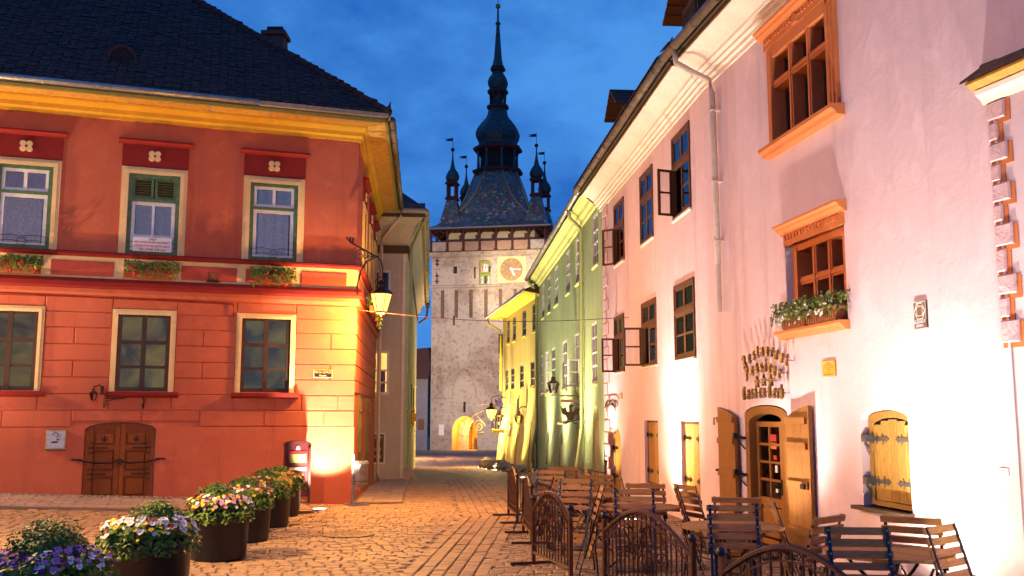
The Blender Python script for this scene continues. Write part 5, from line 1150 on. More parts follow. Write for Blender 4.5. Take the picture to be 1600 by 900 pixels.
def lantern_body(t, c, h, w, lit, mat='iron'):
    x, y, z = c; P = lambda q: Vector((x, y, z)) + Vector(q)
    m_ = MB(); m_.lathe([(w * .30, -h * .04), (w * .34, 0), (w * .34, h * .03)], (x, y), 6); m_.v = [Vector((v.x, v.y, v.z + z)) for v in m_.v]
    m_.lathe([(w * .62, z + h * .60), (w * .64, z + h * .63), (w * .42, z + h * .76), (w * .22, z + h * .82), (w * .20, z + h * .95), (w * .28, z + h * .97), (w * .1, z + h * 1.08), (0, z + h * 1.1)], (x, y), 6)
    m_.lathe([(w * .05, z - h * .12), (w * .12, z - h * .04), (w * .3, z - h * .02)], (x, y), 6)
    for k in range(6):
        a = 2 * math.pi * k / 6; m_.tube([(x + w * .32 * math.cos(a), y + w * .32 * math.sin(a), z), (x + w * .58 * math.cos(a), y + w * .58 * math.sin(a), z + h * .62)], w * .025, 4)
    obj('lantern_frame', m_, M[mat], t)
    m_ = MB(); m_.lathe([(w * .30, z + .005), (w * .55, z + h * .60)], (x, y), 6); obj('lantern_glass', m_, M['lampglow' if lit else 'pane'], t)
    if lit:
        m_ = MB(); m_.ball((x, y, z + h * .3), w * .12, 8, 6); obj('bulb', m_, M['lensglow'], t)
cl = thing('street_lantern', 'lit iron lantern hanging from a scrolled bracket on the red corner', 'lantern', (-3.0, 19.75, 3.6))
LX, LY, LZ = -2.62, 19.35, 3.78
lantern_body(cl, (LX, LY, LZ), .60, .37, True)
m_ = MB(); m_.tube([(LX + .02, LY, LZ + .66), (LX + .02, LY, LZ + .9), (LX - .02, LY, LZ + 1.05), (LX - .12, LY + .02, LZ + 1.13)], .016, 6)
for s in (-1, 1): m_.tube([(LX + s * .10, LY, LZ + .50), (LX + s * .13, LY, LZ + .62), (LX + s * .07, LY, LZ + .70), (LX, LY, LZ + .71)], .013, 5)
obj('hanger', m_, M['iron'], cl)
bx, by = -3.30, 19.50
def bp(t, z): return (bx + (LX - .1 - bx) * t, by + (LY + .02 - by) * t, z)
m_ = MB(); m_.tube([bp(-.12, 5.34), bp(0, 5.24), bp(1, 4.90)], .018, 6); m_.tube([bp(.33, 4.13), bp(.30, 4.3), bp(.40, 4.6), bp(.62, 4.82), bp(1, 4.90)], .02, 6)
m_.tube([bp(.02, 5.24), bp(.02, 5.34)], .02, 6); m_.tube([bp(.10, 5.2), bp(.12, 5.32)], .022, 6)
for cx_, cz_, r_ in ((.38, 4.95, .14), (.58, 4.93, .07), (.72, 4.91, .05), (.84, 4.90, .035)):
    m_.tube([bp(cx_ + r_ * 1.4 * (1 - k / 22) * math.cos(k * .55), cz_ + r_ * (1 - k / 22) * math.sin(k * .55)) for k in range(18)], .010, 4)
m_.ball(bp(1.02, 4.90), .035, 8, 6); obj('bracket', m_, M['iron'], cl)
point('lantern_light', cl, Vector((LX, LY, LZ - .14)) - ORG[cl], 1000, ORA, .12)
spot('lantern_beam', cl, Vector((LX, LY, LZ - .16)) - ORG[cl], (.20, -.85, -1), 1450, (1, .41, .08), 140, 1.0, .12)
P = RF.P(10.1, .75, 3.8); ll = thing('street_lantern', 'unseen lantern added at the far left end of the red house', 'lantern', tuple(P)); lantern_body(ll, tuple(P), .62, .42, True)  # out of view, added as warm fill along the red front
m_ = MB(); m_.tube([tuple(P + Vector((0, 0, .66))), tuple(P + Vector((0, 0, 1.0))), tuple(RF.P(10.1, .0, 4.9))], .02, 5); obj('bracket', m_, M['iron'], ll)
point('lantern_light', ll, (0, 0, -.14), 2000, (1, .62, .26), .12)
zz = ground_z(-6.5, 9.3); lp = thing('added_lamp_post', 'unseen lamp post added left of the planters as warm fill light', 'added street lamp', (-6.5, 9.3, zz)); lantern_body(lp, (-6.5, 9.3, zz + 4.1), .62, .42, True)  # out-of-view lamp post added to brighten the paving and the red front
m_ = MB(); m_.lathe([(.16, zz), (.15, zz + .25), (.07, zz + .35), (.05, zz + 4.0), (.12, zz + 4.05), (.12, zz + 4.1)], (-6.5, 9.3), 12); obj('pole', m_, M['iron'], lp)
spot('lantern_beam', lp, (.35, .0, 3.9), (.55, .20, -1), 3000, (1, .56, .20), 150, 1.0, .12)
point('lantern_light', lp, (.35, .0, 3.9), 800, (1, .64, .36), .12)
zz = ground_z(-9.6, 72); l2 = thing('street_lantern', 'added fill lantern out of sight behind the grey house', 'added street lamp', (-9.6, 72, zz)); lantern_body(l2, (-9.6, 72, zz + 3.9), .62, .42, True)  # unseen lantern added to warm the paving at the street end
m_ = MB(); m_.lathe([(.14, zz), (.05, zz + .3), (.05, zz + 3.8), (.1, zz + 3.9)], (-9.6, 72), 10); obj('pole', m_, M['iron'], l2)
point('lantern_light', l2, (.4, -.3, 3.7), 8000, (1, .52, .22), .12)
# second lit lantern by the yellow house with a slatted trough
P = YE.P(9.0, 1.05, 0); yl = thing('wall_lantern', 'small lit lantern on an arm at the yellow house corner', 'lantern', (P.x, P.y, 1.6))
yx, yy_ = -1.06, 50.6; lantern_body(yl, (yx, yy_, 1.55), .75, .5, True)
m_ = MB(); m_.tube([(yx, yy_, 2.35), (yx + .02, yy_, 2.65), (yx + .4, yy_ + .1, 2.75), (yx + .95, yy_ + .2, 2.5)], .025, 5); m_.tube([(yx + .3, yy_ + .05, 2.7), (yx + .5, yy_ + .1, 2.4), (yx + .95, yy_ + .2, 2.2)], .02, 4); obj('bracket', m_, M['iron'], yl)
point('lantern_light', yl, Vector((yx, yy_, 1.4)) - ORG[yl], 1500, (1, .58, .18), .15)
tr = thing('slatted_trough', 'yellow slatted trough hung on the yellow house under the lantern', 'trough', (-.75, 50.4, .9))
m_ = MB(); m_.box(-1.05, -.3, 50.2, 50.7, .82, 1.0); obj('trough_box', m_, M['yellowtrim'], tr)
for k in range(6): m_ = MB(); m_.box(-1.0 + .14 * k, -.95 + .14 * k, 50.2, 50.24, 1.0, 1.55 + .06 * k); obj('trough_bar', m_, M['iron'], tr)
m_ = MB(); m_.tube([(-1.05, 50.2, 1.0), (-1.05, 50.2, 1.6), (-.3, 50.2, 1.95), (-.3, 50.7, 1.95)], .02, 5); m_.box(-.34, -.28, 50.2, 50.7, .9, 1.95); obj('trough_rail', m_, M['iron'], tr)
fl_ = MB(); fl_.hexa([(-.85, 50.05, 2.28), (-.5, 50.05, 2.02), (-.5, 50.07, 2.02), (-.85, 50.07, 2.28), (-.88, 50.15, 2.55), (-.42, 50.15, 2.32), (-.42, 50.17, 2.32), (-.88, 50.17, 2.55)]); single('small_flag', fl_, M['flag'], 'violet cloth pennant above the lit lantern on the yellow house', 'flag', (-.6, 50.1, 2.2))
for (x, y, z), lb in (((-.52, 47.3, 1.35), 'left unlit wall lamp on the yellow house'), ((.40, 44.2, 1.35), 'right unlit wall lamp on the yellow house')):
    t = thing('wall_lamp', lb, 'wall lamp', (x, y, z), 'two unlit lamps on the yellow house'); lantern_body(t, (x - .1, y, z), .55, .36, False, 'gold')
    m_ = MB(); m_.tube([(x - .1, y, z + .6), (x, y, z + .75), (x + .25, y, z + .75)], .025, 5); obj('arm', m_, M['iron'], t)
osn = MB(); ox, oy, oz = -1.75, 51.5, 1.25
osn.tube([(ox + .34 * (1 - k / 26) * math.cos(k * .5), oy, oz - .1 + .34 * (1 - k / 26) * math.sin(k * .5)) for k in range(22)], .022, 4); osn.tube([(ox - .2 + .2 * math.cos(k * .5), oy, oz + .4 + .18 * math.sin(k * .5 + 1)) for k in range(10)], .02, 4)
osn.tube([(ox + .25, oy, oz + .7), (ox - .15, oy, oz + .5), (ox + .2, oy, oz + .15), (ox - .2, oy, oz - .45), (ox + .25, oy, oz - .4)], .02, 4); osn.tube([(ox, oy, oz + 1.0), (ox + 1.1, oy + .1, oz + 1.1)], .02, 4); single('wrought_sign', osn, M['wornrail'], 'curly gilded wrought iron sign hanging beside the tower gate', 'sign', (ox, oy, oz))
gt = thing('gate_lamp', 'warm lamp inside the tower gate passage', 'lamp', tuple(TW.P(5.3, -5.6, .6))); P = TW.P(5.3, -5.6, .6)
m_ = MB(); m_.ball(tuple(P), .16, 8, 6); obj('globe', m_, M['lensglow'], gt); m_ = MB(); m_.tube([tuple(P), tuple(P + Vector((0, 0, .5)))], .03, 5); obj('stem', m_, M['iron'], gt)
point('front_light', gt, TW.P(4.6, -1.7, .3) - P, 900, (1, .50, .13), .2)  # extra light without a lamp body, added to warm the front bay
point('lamp_light', gt, (0, 0, -.3), 1900, (1, .52, .14), .2)
P2 = YE.P(9.9, -1.5, 8.9); fd = thing('flood_light', 'small floodlight on the yellow house roof aimed at the tower clock', 'floodlight', tuple(P2))
m_ = MB(); m_.box(P2.x - .2, P2.x + .2, P2.y - .1, P2.y + .1, P2.z - .15, P2.z + .15); obj('housing', m_, M['iron'], fd)
m_ = MB(); m_.box(P2.x - .17, P2.x + .17, P2.y + .10, P2.y + .12, P2.z - .12, P2.z + .12); obj('lens', m_, M['lensglow'], fd)
m_ = MB(); m_.box(P2.x - .03, P2.x + .03, P2.y - .03, P2.y + .03, P2.z - .8, P2.z - .15); obj('stand', m_, M['iron'], fd)
tgt = TW.P(11.0, 0, 17.9) - P2; spot('flood_beam', fd, (0, .3, 0), tgt, 330000, (1, .80, .52), 12, 1.0, .15)
spot('flood_beam', fd, (0, .3, 0), TW.P(6, 0, 11) - P2, 210000, (1, .74, .50), 36, 1.0, .15)
# ================================================================== TERRACE: FOLDED CHAIRS, TABLES, IRON FENCE
def chair_proto():
    t = thing('folding_chair', 'x', 'chair', (0, 0, 0), 'folded slatted chairs on the restaurant terrace'); T_ = rad(17); W2 = .235
    def Q(x, s, n): return (x, s * math.sin(T_) - n * math.cos(T_), s * math.cos(T_) + n * math.sin(T_))
    def bx(x0, x1, s0, s1, n0, n1):
        m_ = MB(); m_.hexa([Q(x0, s0, n0), Q(x1, s0, n0), Q(x1, s0, n1), Q(x0, s0, n1), Q(x0, s1, n0), Q(x1, s1, n0), Q(x1, s1, n1), Q(x0, s1, n1)]); return m_
    for k in range(5): s = .60 + .083 * k; obj('back_slat', bx(-W2, W2, s, s + .053, -.020, -.002), M['slat' if k > 2 else 'slat2'], t)
    for k in range(5): s = .20 + .068 * k; obj('seat_slat', bx(-W2 + .02, W2 - .02, s, s + .046, -.085, -.068), M['slat'], t)
    for s_ in (-1, 1):
        x = s_ * (W2 - .03); f = obj('side_bar', bx(x - .012, x + .012, .0, .985, 0, .010), M['steel'], t)
        for k in range(5): m_ = bx(x - .006, x + .006, .627 + .083 * k - .006, .627 + .083 * k + .006, .010, .014); obj('rivet', m_, M['zinc'], f)
        obj('seat_bar', bx(x - .035 * s_ - .01, x - .035 * s_ + .01, .18, .56, -.066, -.056), M['steel'], t)
        m_ = bx(x - .010, x + .010, .0, .60, -.13, -.12); y0 = .22
        m_ = MB(); m_.tube([Q(x - .05 * s_, .60, -.03), Q(x - .05 * s_, .3, -.10), Q(x - .05 * s_, .02, -.22)], .011, 5); obj('rear_leg', m_, M['steel'], t)
        m_ = bx(x - .02, x + .03 * s_ + .0, .545, .60, .010, .02) if s_ > 0 else bx(x - .03, x + .02, .545, .60, .010, .02); obj('hinge_plate', m_, M['steel'], t)
        m_ = MB(); m_.tube([Q(x * .62, .56, -.01), Q(x * .1, .33, -.03)], .012, 5); obj('brace', m_, M['iron'], t)
    for s in (.10, .36): m_ = MB(); m_.tube([Q(-W2 + .03, s, .004), Q(W2 - .03, s, .004)], .008, 5); obj('rung', m_, M['steel'], t)
    return t
def table_proto(R=.475, H=.72):
    t = thing('round_table', 'x', 'table', (0, 0, 0), 'round slatted tables on the restaurant terrace'); n = 9; w = 2 * R / n
    for k in range(n):
        x0, x1 = -R + w * k + .004, -R + w * (k + 1) - .004; y0, y1 = math.sqrt(max(0, R * R - x0 * x0)), math.sqrt(max(0, R * R - x1 * x1)); xm = (x0 + x1) / 2; ym = math.sqrt(R * R - xm * xm)
        m_ = MB(); P = [(x0, -y0), (xm, -ym), (x1, -y1), (x1, y1), (xm, ym), (x0, y0)]; a = [m_.p(x, y, H - .022) for x, y in P]; b = [m_.p(x, y, H) for x, y in P]; m_.face(a[::-1]); m_.face(b)
        for i in range(6): j = (i + 1) % 6; m_.face([a[i], a[j], b[j], b[i]])
        obj('table_slat', m_, M['slat'], t)
    for y in (-.22, .22): m_ = MB(); m_.box(-R * .85, R * .85, y - .02, y + .02, H - .05, H - .023); obj('batten', m_, M['slat2'], t)
    for k in range(3):
        a = k * 2.094 + .4; c, s = math.cos(a), math.sin(a); m_ = MB()
        m_.tube([(c * r, s * r, z) for r, z in ((.30, H - .05), (.24, .60), (.08, .46), (.05, .36), (.10, .24), (.24, .12), (.34, .03), (.38, .012), (.36, .05))], .013, 5); l_ = obj('scroll_leg', m_, M['iron'], t)
        m_ = MB(); m_.tube([(c * (.17 + .07 * (1 - q / 16) * math.cos(q * .7)), s * (.17 + .07 * (1 - q / 16) * math.cos(q * .7)), .42 + .08 * (1 - q / 16) * math.sin(q * .7)) for q in range(14)], .008, 4); obj('scroll', m_, M['iron'], l_)
    m_ = MB(); m_.tube([(.12 * math.cos(k * .6), .12 * math.sin(k * .6), .30) for k in range(10)], .010, 4, True); obj('leg_ring', m_, M['iron'], t)
    return t
M['railgold'] = paint('worn_gilt_rail', (.24, .13, .05), .5, .2, .4)
cp = chair_proto(); tp = table_proto()
TB = [((2.86, 7.60), 'nearest round table by the plain plank shutter', 'table nearest the plain plank shutter'), ((2.07, 9.35), 'round table straight before the restaurant door', 'table before the restaurant door'),
      ((1.44, 11.3), 'round table below the two tall plank shutters', 'table below the two tall shutters'), ((.98, 12.95), 'small round table beyond the shutters towards the arched side door', 'table near the arched side door'), ((.72, 14.9), 'farthest round table next to the low end railing', 'table beside the end railing')]
for i, ((x, y), lb, _) in enumerate(TB):
    o = tp if i == 0 else dup(tp, (0, 0, 0)); o.location = (x, y, ground_z(x, y)); o.rotation_euler = (0, 0, .5 + .9 * i); o['label'] = lb
CH = [(0, 2.47, 6.93, 6, 'street'), (0, 3.34, 7.12, -40, 'right'), (0, 3.36, 8.18, 217, 'wall'), (0, 2.36, 8.22, 138, 'door'),
      (1, 1.95, 8.66, 8, 'street'), (1, 2.27, 10.08, 192, 'far'), (1, 2.76, 9.42, 279, 'door'),
      (2, 1.32, 10.60, 4, 'street'), (2, 2.14, 11.15, 282, 'wall'), (2, 2.28, 11.62, 248, 'shutter'), (2, 1.66, 12.0, 196, 'far'), (2, .74, 11.25, 88, 'left'),
      (3, 1.22, 13.66, 196, 'far'), (3, .70, 12.28, 22, 'street'), (3, 1.70, 12.85, 275, 'wall'), (3, .27, 13.05, 92, 'left'),
      (4, .02, 14.95, 90, 'left'), (4, .82, 15.62, 186, 'far'), (4, .50, 14.22, 16, 'street'), (4, 1.42, 15.0, 268, 'wall')]
SIDE = {'street': 'near side', 'right': 'right end', 'wall': 'house wall side', 'door': 'open door leaf side', 'far': 'far side', 'left': 'left end', 'shutter': 'back right'}
for i, (ti, x, y, h, sd) in enumerate(CH):
    o = cp if i == 0 else dup(cp, (0, 0, 0)); o.location = (x, y, ground_z(x, y) + .0); o.rotation_euler = (0, 0, -rad(h)); o['label'] = 'slatted chair at the %s of the %s' % (SIDE[sd], TB[ti][2])
def fence(x0, y0, x1, y1, H, rise, label, feet=True):
    z0 = ground_z(x0, y0); t = thing('fence_panel', label, 'fence panel', (x0, y0, z0), 'arched iron fence panels around the terrace'); d = Vector((x1 - x0, y1 - y0, 0)); Lg = d.length; d.normalize(); n = Vector((-d.y, d.x, 0))
    f = Fr(x0, y0, 0, 1); f.d = d; f.n = n; f.o = Vector((x0, y0, z0)); HS = H - .02
    top = lambda u: HS - .10 + rise * math.sin(math.pi * u / Lg) ** 1.0
    for u in (0, Lg):
        m_ = MB(f); m_.box(u - .02, u + .02, -.02, .02, .03, H); p_ = obj('post', m_, M['fence'], t); m_ = MB(f); m_.ball((u, 0, H + .03), .038, 12, 8); obj('ball', m_, M['steel'], p_, True)
        m_ = MB(f); m_.box(u - .02, u + .02, -.28, .28, 0.005, .035); obj('foot', m_, M['fence'], t)
    N = 24; m_ = MB(f); m_.tube([(Lg * k / N, .0, top(Lg * k / N)) for k in range(N + 1)], .021, 6); obj('top_rail', m_, M['fence'], t, False)
    m_ = MB(f); m_.tube([(.02 + (Lg - .04) * k / N, 0, top(Lg * k / N) - .085) for k in range(N + 1)], .009, 4); obj('inner_rail', m_, M['fence'], t)
    m_ = MB(f); m_.box(.02, Lg - .02, -.014, .014, .13, .155); obj('bottom_rail', m_, M['railgold'], t); m_ = MB(f); m_.box(.02, Lg - .02, -.008, .008, .23, .245); obj('lower_rail', m_, M['fence'], t)
    nb = int(Lg / .095)
    for k in range(1, nb):
        u = Lg * k / nb; m_ = MB(f); m_.tube([(u, 0, .15), (u, 0, top(u) - .01)], .0095, 5)
        b_ = obj('bar', m_, M['fence'], t); m_ = MB(f); m_.lathe([(0.0, .30 + .3 * (k % 3) / 2), (.018, .33 + .3 * (k % 3) / 2), (0, .36 + .3 * (k % 3) / 2)], (u, 0), 5); obj('bar_knob', m_, M['fence'], b_)
        if k < nb - 0:
            for z, r in ((top(u) - .05, .028),):
                m_ = MB(f); m_.tube([(u - .045 + r * math.cos(q * .8) * (1 - q / 14), 0, z + r * math.sin(q * .8) * (1 - q / 14)) for q in range(9)], .005, 3); obj('rail_scroll', m_, M['fence'], b_)
    for u_, z_, r_ in ((Lg * .5, .42, .10), (Lg * .5, .62, .07), (Lg * .32, .5, .07), (Lg * .68, .5, .07), (Lg * .5, .28, .05)):
        for s in (-1, 1):
            m_ = MB(f); m_.tube([(u_ + s * (r_ * .9 + r_ * (1 - q / 18) * math.cos(q * .6 + 3.1)), .012, z_ + r_ * 1.2 * (1 - q / 18) * math.sin(q * .6)) for q in range(15)], .008, 4); obj('scroll', m_, M['fence'], t)
    return t
fence(-.06, 17.4, .085, 16.15, .74, .24, 'farthest iron fence panel along the street edge of the terrace')
fence(.17, 14.85, .27, 13.6, .74, .24, 'second iron fence panel from the far end of the terrace')
fence(.254, 11.8, .62, 10.55, .74, .26, 'middle iron fence panel with one foot bar showing on the cobbles')
fence(.90, 9.68, 1.43, 7.9, .75, .27, 'second nearest iron fence panel before the restaurant door')
fence(1.48, 7.05, 2.12, 5.8, .76, .26, 'nearest iron fence panel cut by the bottom picture edge')
rl = thing('terrace_railing', 'low thin railing closing the far end of the terrace', 'railing', (.0, 17.6, 0)); m_ = MB()
rp_ = [(.0 + 1.75 * k / 12, 17.55 + .9 * k / 12, .60 + .20 * math.sin(math.pi * min(1, k / 12 * .8 + .1))) for k in range(13)]; m_.tube(rp_, .016, 5); obj('top_rail', m_, M['fence'], rl)
for k in range(0, 13): m_ = MB(); m_.tube([(rp_[k][0], rp_[k][1], 0.0), rp_[k]], .009, 4); obj('bar', m_, M['fence'], rl)
m_ = MB(); m_.tube([(q[0], q[1], .12) for q in rp_], .012, 4); obj('lower_rail', m_, M['fence'], rl); m_ = MB(); m_.tube([(1.75, 18.45, 0), (1.75, 18.45, .85)], .022, 6); m_.ball((1.75, 18.45, .88), .035, 8, 6); obj('end_post', m_, M['fence'], rl)

# ================================================================== PLANTERS WITH PANSIES AND BOXWOOD
def flower_mesh(col, blotch, eye):
    m_ = MB(); m_.cur = 0
    for k, (a, r, d) in enumerate(((90, .62, .55), (150, .60, .52), (30, .60, .52), (215, .55, .48), (325, .55, .48), (270, .66, .55))):
        if k == 0: continue
        c, s = math.cos(rad(a)) * d, math.sin(rad(a)) * d; z = .02 * k
        i0 = m_.p(c, s, z + .1); ring_ = [m_.p(c + r * math.cos(q * 1.0472), s + r * math.sin(q * 1.0472), z + .22 + .05 * (q % 2)) for q in range(6)]
        for q in range(6): m_.face([i0, ring_[q], ring_[(q + 1) % 6]])
    m_.cur = 1; m_.poly([(.42 * math.cos(q * 1.0472), .36 * math.sin(q * 1.0472) - .1, .30) for q in range(6)])
    m_.cur = 2; m_.poly([(.14 * math.cos(q * 1.5708), .14 * math.sin(q * 1.5708), .33) for q in range(4)])
    me = m_.mesh('pansy', recalc=False)
    for c in (col, blotch, eye): me.materials.append(c)
    return me
pet = lambda n, c: paint('petal_' + n, c, .7, .08, b=0)
PW, PY, PV, PM, PK, PO, PB, PD, PE = pet('white', (.80, .78, .78)), pet('yellow', (.75, .52, .03)), pet('violet', (.10, .03, .22)), pet('maroon', (.20, .015, .03)), pet('pink', (.55, .22, .50)), pet('orange', (.62, .22, .04)), pet('lilac', (.55, .58, .80)), pet('dark', (.05, .012, .05)), pet('eye', (.80, .55, .05))
FL = {'w': flower_mesh(PW, PD, PE), 'y': flower_mesh(PY, PM, PE), 'v': flower_mesh(PV, PD, PE), 'm': flower_mesh(PM, PD, PE), 'k': flower_mesh(PK, PV, PE), 'o': flower_mesh(PO, PM, PE), 'b': flower_mesh(PB, PV, PE)}
def leafblob(name, parent, mat, pts, size, nmul=1):
    m_ = MB()
    for P, N in pts:
        N = Vector(N).normalized(); t1 = N.cross(Vector((rnd.uniform(-1, 1), rnd.uniform(-1, 1), rnd.uniform(-1, 1)))); 
        if t1.length < .01: continue
        t1.normalize(); t2 = N.cross(t1) * .6 + N * rnd.uniform(-.5, .6); s = size * rnd.uniform(.6, 1.3); P = Vector(P)
        a = m_.p(*(P - t1 * s * .5)); b = m_.p(*(P + t2 * s * .45)); c = m_.p(*(P + t1 * s * .5)); d = m_.p(*(P - t2 * s * .45)); m_.face([a, b, c, d])
    return tag(obj(name, m_, mat, parent), kind='stuff')
def planter(x, y, r, h, label, palette, nf, bush, fs, seed, drip=.1):
    R = random.Random(seed); z = ground_z(x, y); t = thing('planter', label, 'planter', (x, y, z), 'round dark planters of pansies in a row')
    m_ = MB(); m_.lathe([(r * .90, z), (r * .93, z + .02), (r, z + h - .03), (r + .012, z + h - .025), (r + .012, z + h), (r - .03, z + h), (r - .04, z + h - .06)], (x, y), 40); obj('pot', m_, M['planter'], t, True)
    m_ = MB(); m_.lathe([(r * .80, z + .0), (r * .80, z + .012)], (x, y), 24); obj('pot_base', m_, M['dark'], t)
    m_ = MB(); m_.lathe([(r - .04, z + h - .06), (r * .6, z + h + .05), (0, z + h + .10)], (x, y), 20); obj('soil', m_, M['soil'], t)
    br, bh, bx_, by_ = bush; c = Vector((x + bx_, y + by_, z + h + .05)); pts = []
    for k in range(4200):
        a = R.uniform(0, 6.2832); e = math.asin(R.uniform(-.1, 1)); q = R.uniform(.62, 1.0) ** .4; lump = 1 + .10 * math.sin(a * 5 + e * 4) + .08 * math.sin(a * 9 + 2 * e)
        N = Vector((math.cos(a) * math.cos(e), math.sin(a) * math.cos(e), math.sin(e))); pts.append((c + Vector((N.x * br, N.y * br, N.z * bh)) * q * lump + Vector((0, 0, R.uniform(0, .03))), N + Vector((R.uniform(-.6, .6), R.uniform(-.6, .6), R.uniform(-.3, .6)))))
    core = MB(); core.ball((c.x, c.y, c.z), 1, 14, 8); core.v = [Vector((c.x + (v.x - c.x) * br * .82, c.y + (v.y - c.y) * br * .82, c.z + (v.z - c.z) * bh * .82)) for v in core.v]; obj('shrub_core', core, M['box'], t, True)
    leafblob('boxwood', t, M['box'], pts, .030)
    pts = []; bowl = lambda q: h + .03 + .17 * math.sqrt(max(0, 1 - min(1, q * .86) ** 2))
    for k in range(4200):
        a = R.uniform(0, 6.2832); q = R.uniform(.35, 1.12) ** .7; lump = 1 + .07 * math.sin(a * 4 + seed) + .05 * math.sin(a * 11)
        zz = bowl(q) * R.uniform(.88, 1.02) if q < 1 else h - R.uniform(-.04, drip)
        pts.append(((x + r * 1.06 * q * lump * math.cos(a), y + r * 1.06 * q * lump * math.sin(a), z + zz), (math.cos(a) * q * .8 + R.uniform(-.5, .5), math.sin(a) * q * .8 + R.uniform(-.5, .5), .8)))
    leafblob('foliage', t, M['leaf'], pts, .05)
    for k in range(nf):
        a = R.uniform(-math.pi, .25) if R.random() < .8 else R.uniform(0, 6.28); q = R.uniform(.55, 1.08); lump = 1 + .07 * math.sin(a * 4 + seed)
        key = palette[int((math.sin(a * 1.7 + seed) * .5 + .5) * len(palette) * .6 + R.uniform(0, len(palette) * .4)) % len(palette)]
        P = Vector((x + r * 1.08 * q * lump * math.cos(a), y + r * 1.08 * q * lump * math.sin(a), z + bowl(min(q, 1)) + R.uniform(.0, .05) - (max(0, q - 1) * .8)))
        N = Vector((math.cos(a) * q * .9 + R.uniform(-.3, .3), math.sin(a) * q * .8 - .25 + R.uniform(-.3, .3), .85 + R.uniform(-.2, .3)))
        o = link('pansy', FL[key], t); o.location = P - ORG[t]; o.rotation_euler = N.to_track_quat('Z', 'Y').to_euler(); s = fs * R.uniform(.6, 1.35); o.scale = (s, s, s)
planter(-3.30, 7.0, .41, .60, 'nearest planter at the bottom left corner with violet and pink pansies', 'vvmkwkvow', 190, (.30, .31, -.02, .14), .020, 1)
planter(-3.27, 8.95, .38, .61, 'second planter from the front with yellow and large white pansies', 'wywywmyww', 150, (.26, .27, .04, .10), .0225, 2, .10)
planter(-3.58, 12.15, .36, .54, 'third planter along the row with maroon and mixed pansies', 'mmywmkwym', 170, (.27, .27, -.06, .08), .021, 3)
planter(-3.72, 13.85, .355, .54, 'fourth planter along the row with pink and yellow pansies', 'mkvymowym', 110, (.26, .24, -.05, .05), .022, 4)
planter(-3.83, 15.55, .355, .54, 'fifth planter along the row with mostly yellow pansies', 'yyoyymvyy', 110, (.27, .26, -.04, .05), .022, 5)
planter(-4.02, 17.2, .355, .52, 'last planter of the row just before the red phone pillar', 'ymoymvyk', 70, (.25, .23, -.05, .05), .022, 6)

# ================================================================== FLOWER BOXES
M['geranium'] = paint('geranium_red', (.62, .035, .02), .6, .2, b=0); M['viola'] = paint('viola_white', (.75, .70, .60), .7, b=0)
def flowerbox(fr, u0, u1, z, o, label, boxmat, drop, bloom, nb, seed, group, ribbed=False):
    R = random.Random(seed); P0 = fr.P((u0 + u1) / 2, o, z); t = thing('flower_box', label, 'flower box', tuple(P0), group)
    m_ = MB(fr); m_.hexa([(u0 + .02, o - .07, z), (u1 - .02, o - .07, z), (u1 - .02, o + .07, z), (u0 + .02, o + .07, z), (u0, o - .09, z + .16), (u1, o - .09, z + .16), (u1, o + .09, z + .16), (u0, o + .09, z + .16)]); bx_ = obj('box', m_, M[boxmat], t)
    if ribbed:
        n = int((u1 - u0) / .045)
        for k in range(n): u = u0 + .03 + k * .045; m_ = MB(fr); m_.box(u, u + .022, o + .07, o + .092, z + .015, z + .135); obj('rib', m_, M[boxmat], bx_)
        m_ = MB(fr); m_.box(u0 - .01, u1 + .01, o - .1, o + .1, z + .14, z + .165); obj('rim', m_, M[boxmat], bx_)
    pts = []
    for k in range(700):
        u = R.uniform(u0 - .12, u1 + .12); w = R.uniform(-.14, .2); zz = z + .16 + R.uniform(-.05, .17) - drop * R.random() ** 2 * (w > .05)
        pts.append((fr.P(u, o + w, zz), fr.n * (.5 + R.random()) + Vector((R.uniform(-1, 1), R.uniform(-1, 1), R.uniform(-.2, 1)))))
    leafblob('foliage', t, M['leafolive' if bloom == 'viola' else 'leaf'], pts, .055)
    for k in range(nb):
        m_ = MB(fr); c = (R.uniform(u0 - .06, u1 + .06), o + R.uniform(.05, .2), z + .16 + R.uniform(-.1, .16) - drop * R.random() * .6); r = R.uniform(.022, .045) * (1 if bloom != 'viola' else .55)
        for q in range(5): m_.ball((c[0] + R.uniform(-r, r) * .8, c[1] + R.uniform(-r, r) * .5, c[2] + R.uniform(-r, r) * .7), r * .55, 5, 3)
        obj('bloom', m_, M[bloom], t)
G1 = 'geranium boxes on the red house'
flowerbox(RF, 5.95, 6.55, 4.32, .17, 'geranium box below the leftmost upper window of the red house', 'terracotta', .12, 'geranium', 16, 11, G1)
flowerbox(RF, 3.56, 4.30, 4.32, .17, 'geranium box below the window with green louvres', 'terracotta', .15, 'geranium', 16, 12, G1)
flowerbox(RF, 1.36, 2.0, 4.32, .17, 'geranium box below the right hand upper window of the red front', 'terracotta', .22, 'geranium', 14, 13, G1)
flowerbox(RS, 1.2, 2.4, 3.95, .30, 'trailing flower box on the lane side of the red house behind the lantern', 'terracotta', .45, 'geranium', 16, 14, G1)
G2 = 'brown flower boxes on the orange stone sill'
flowerbox(PN, 2.86, 3.50, 2.79, .05, 'left ribbed brown flower box on the orange stone sill', 'terracotta', .05, 'viola', 26, 15, G2, True)
flowerbox(PN, 3.53, 4.24, 2.79, .05, 'right ribbed brown flower box on the orange stone sill', 'terracotta', .05, 'viola', 26, 16, G2, True)

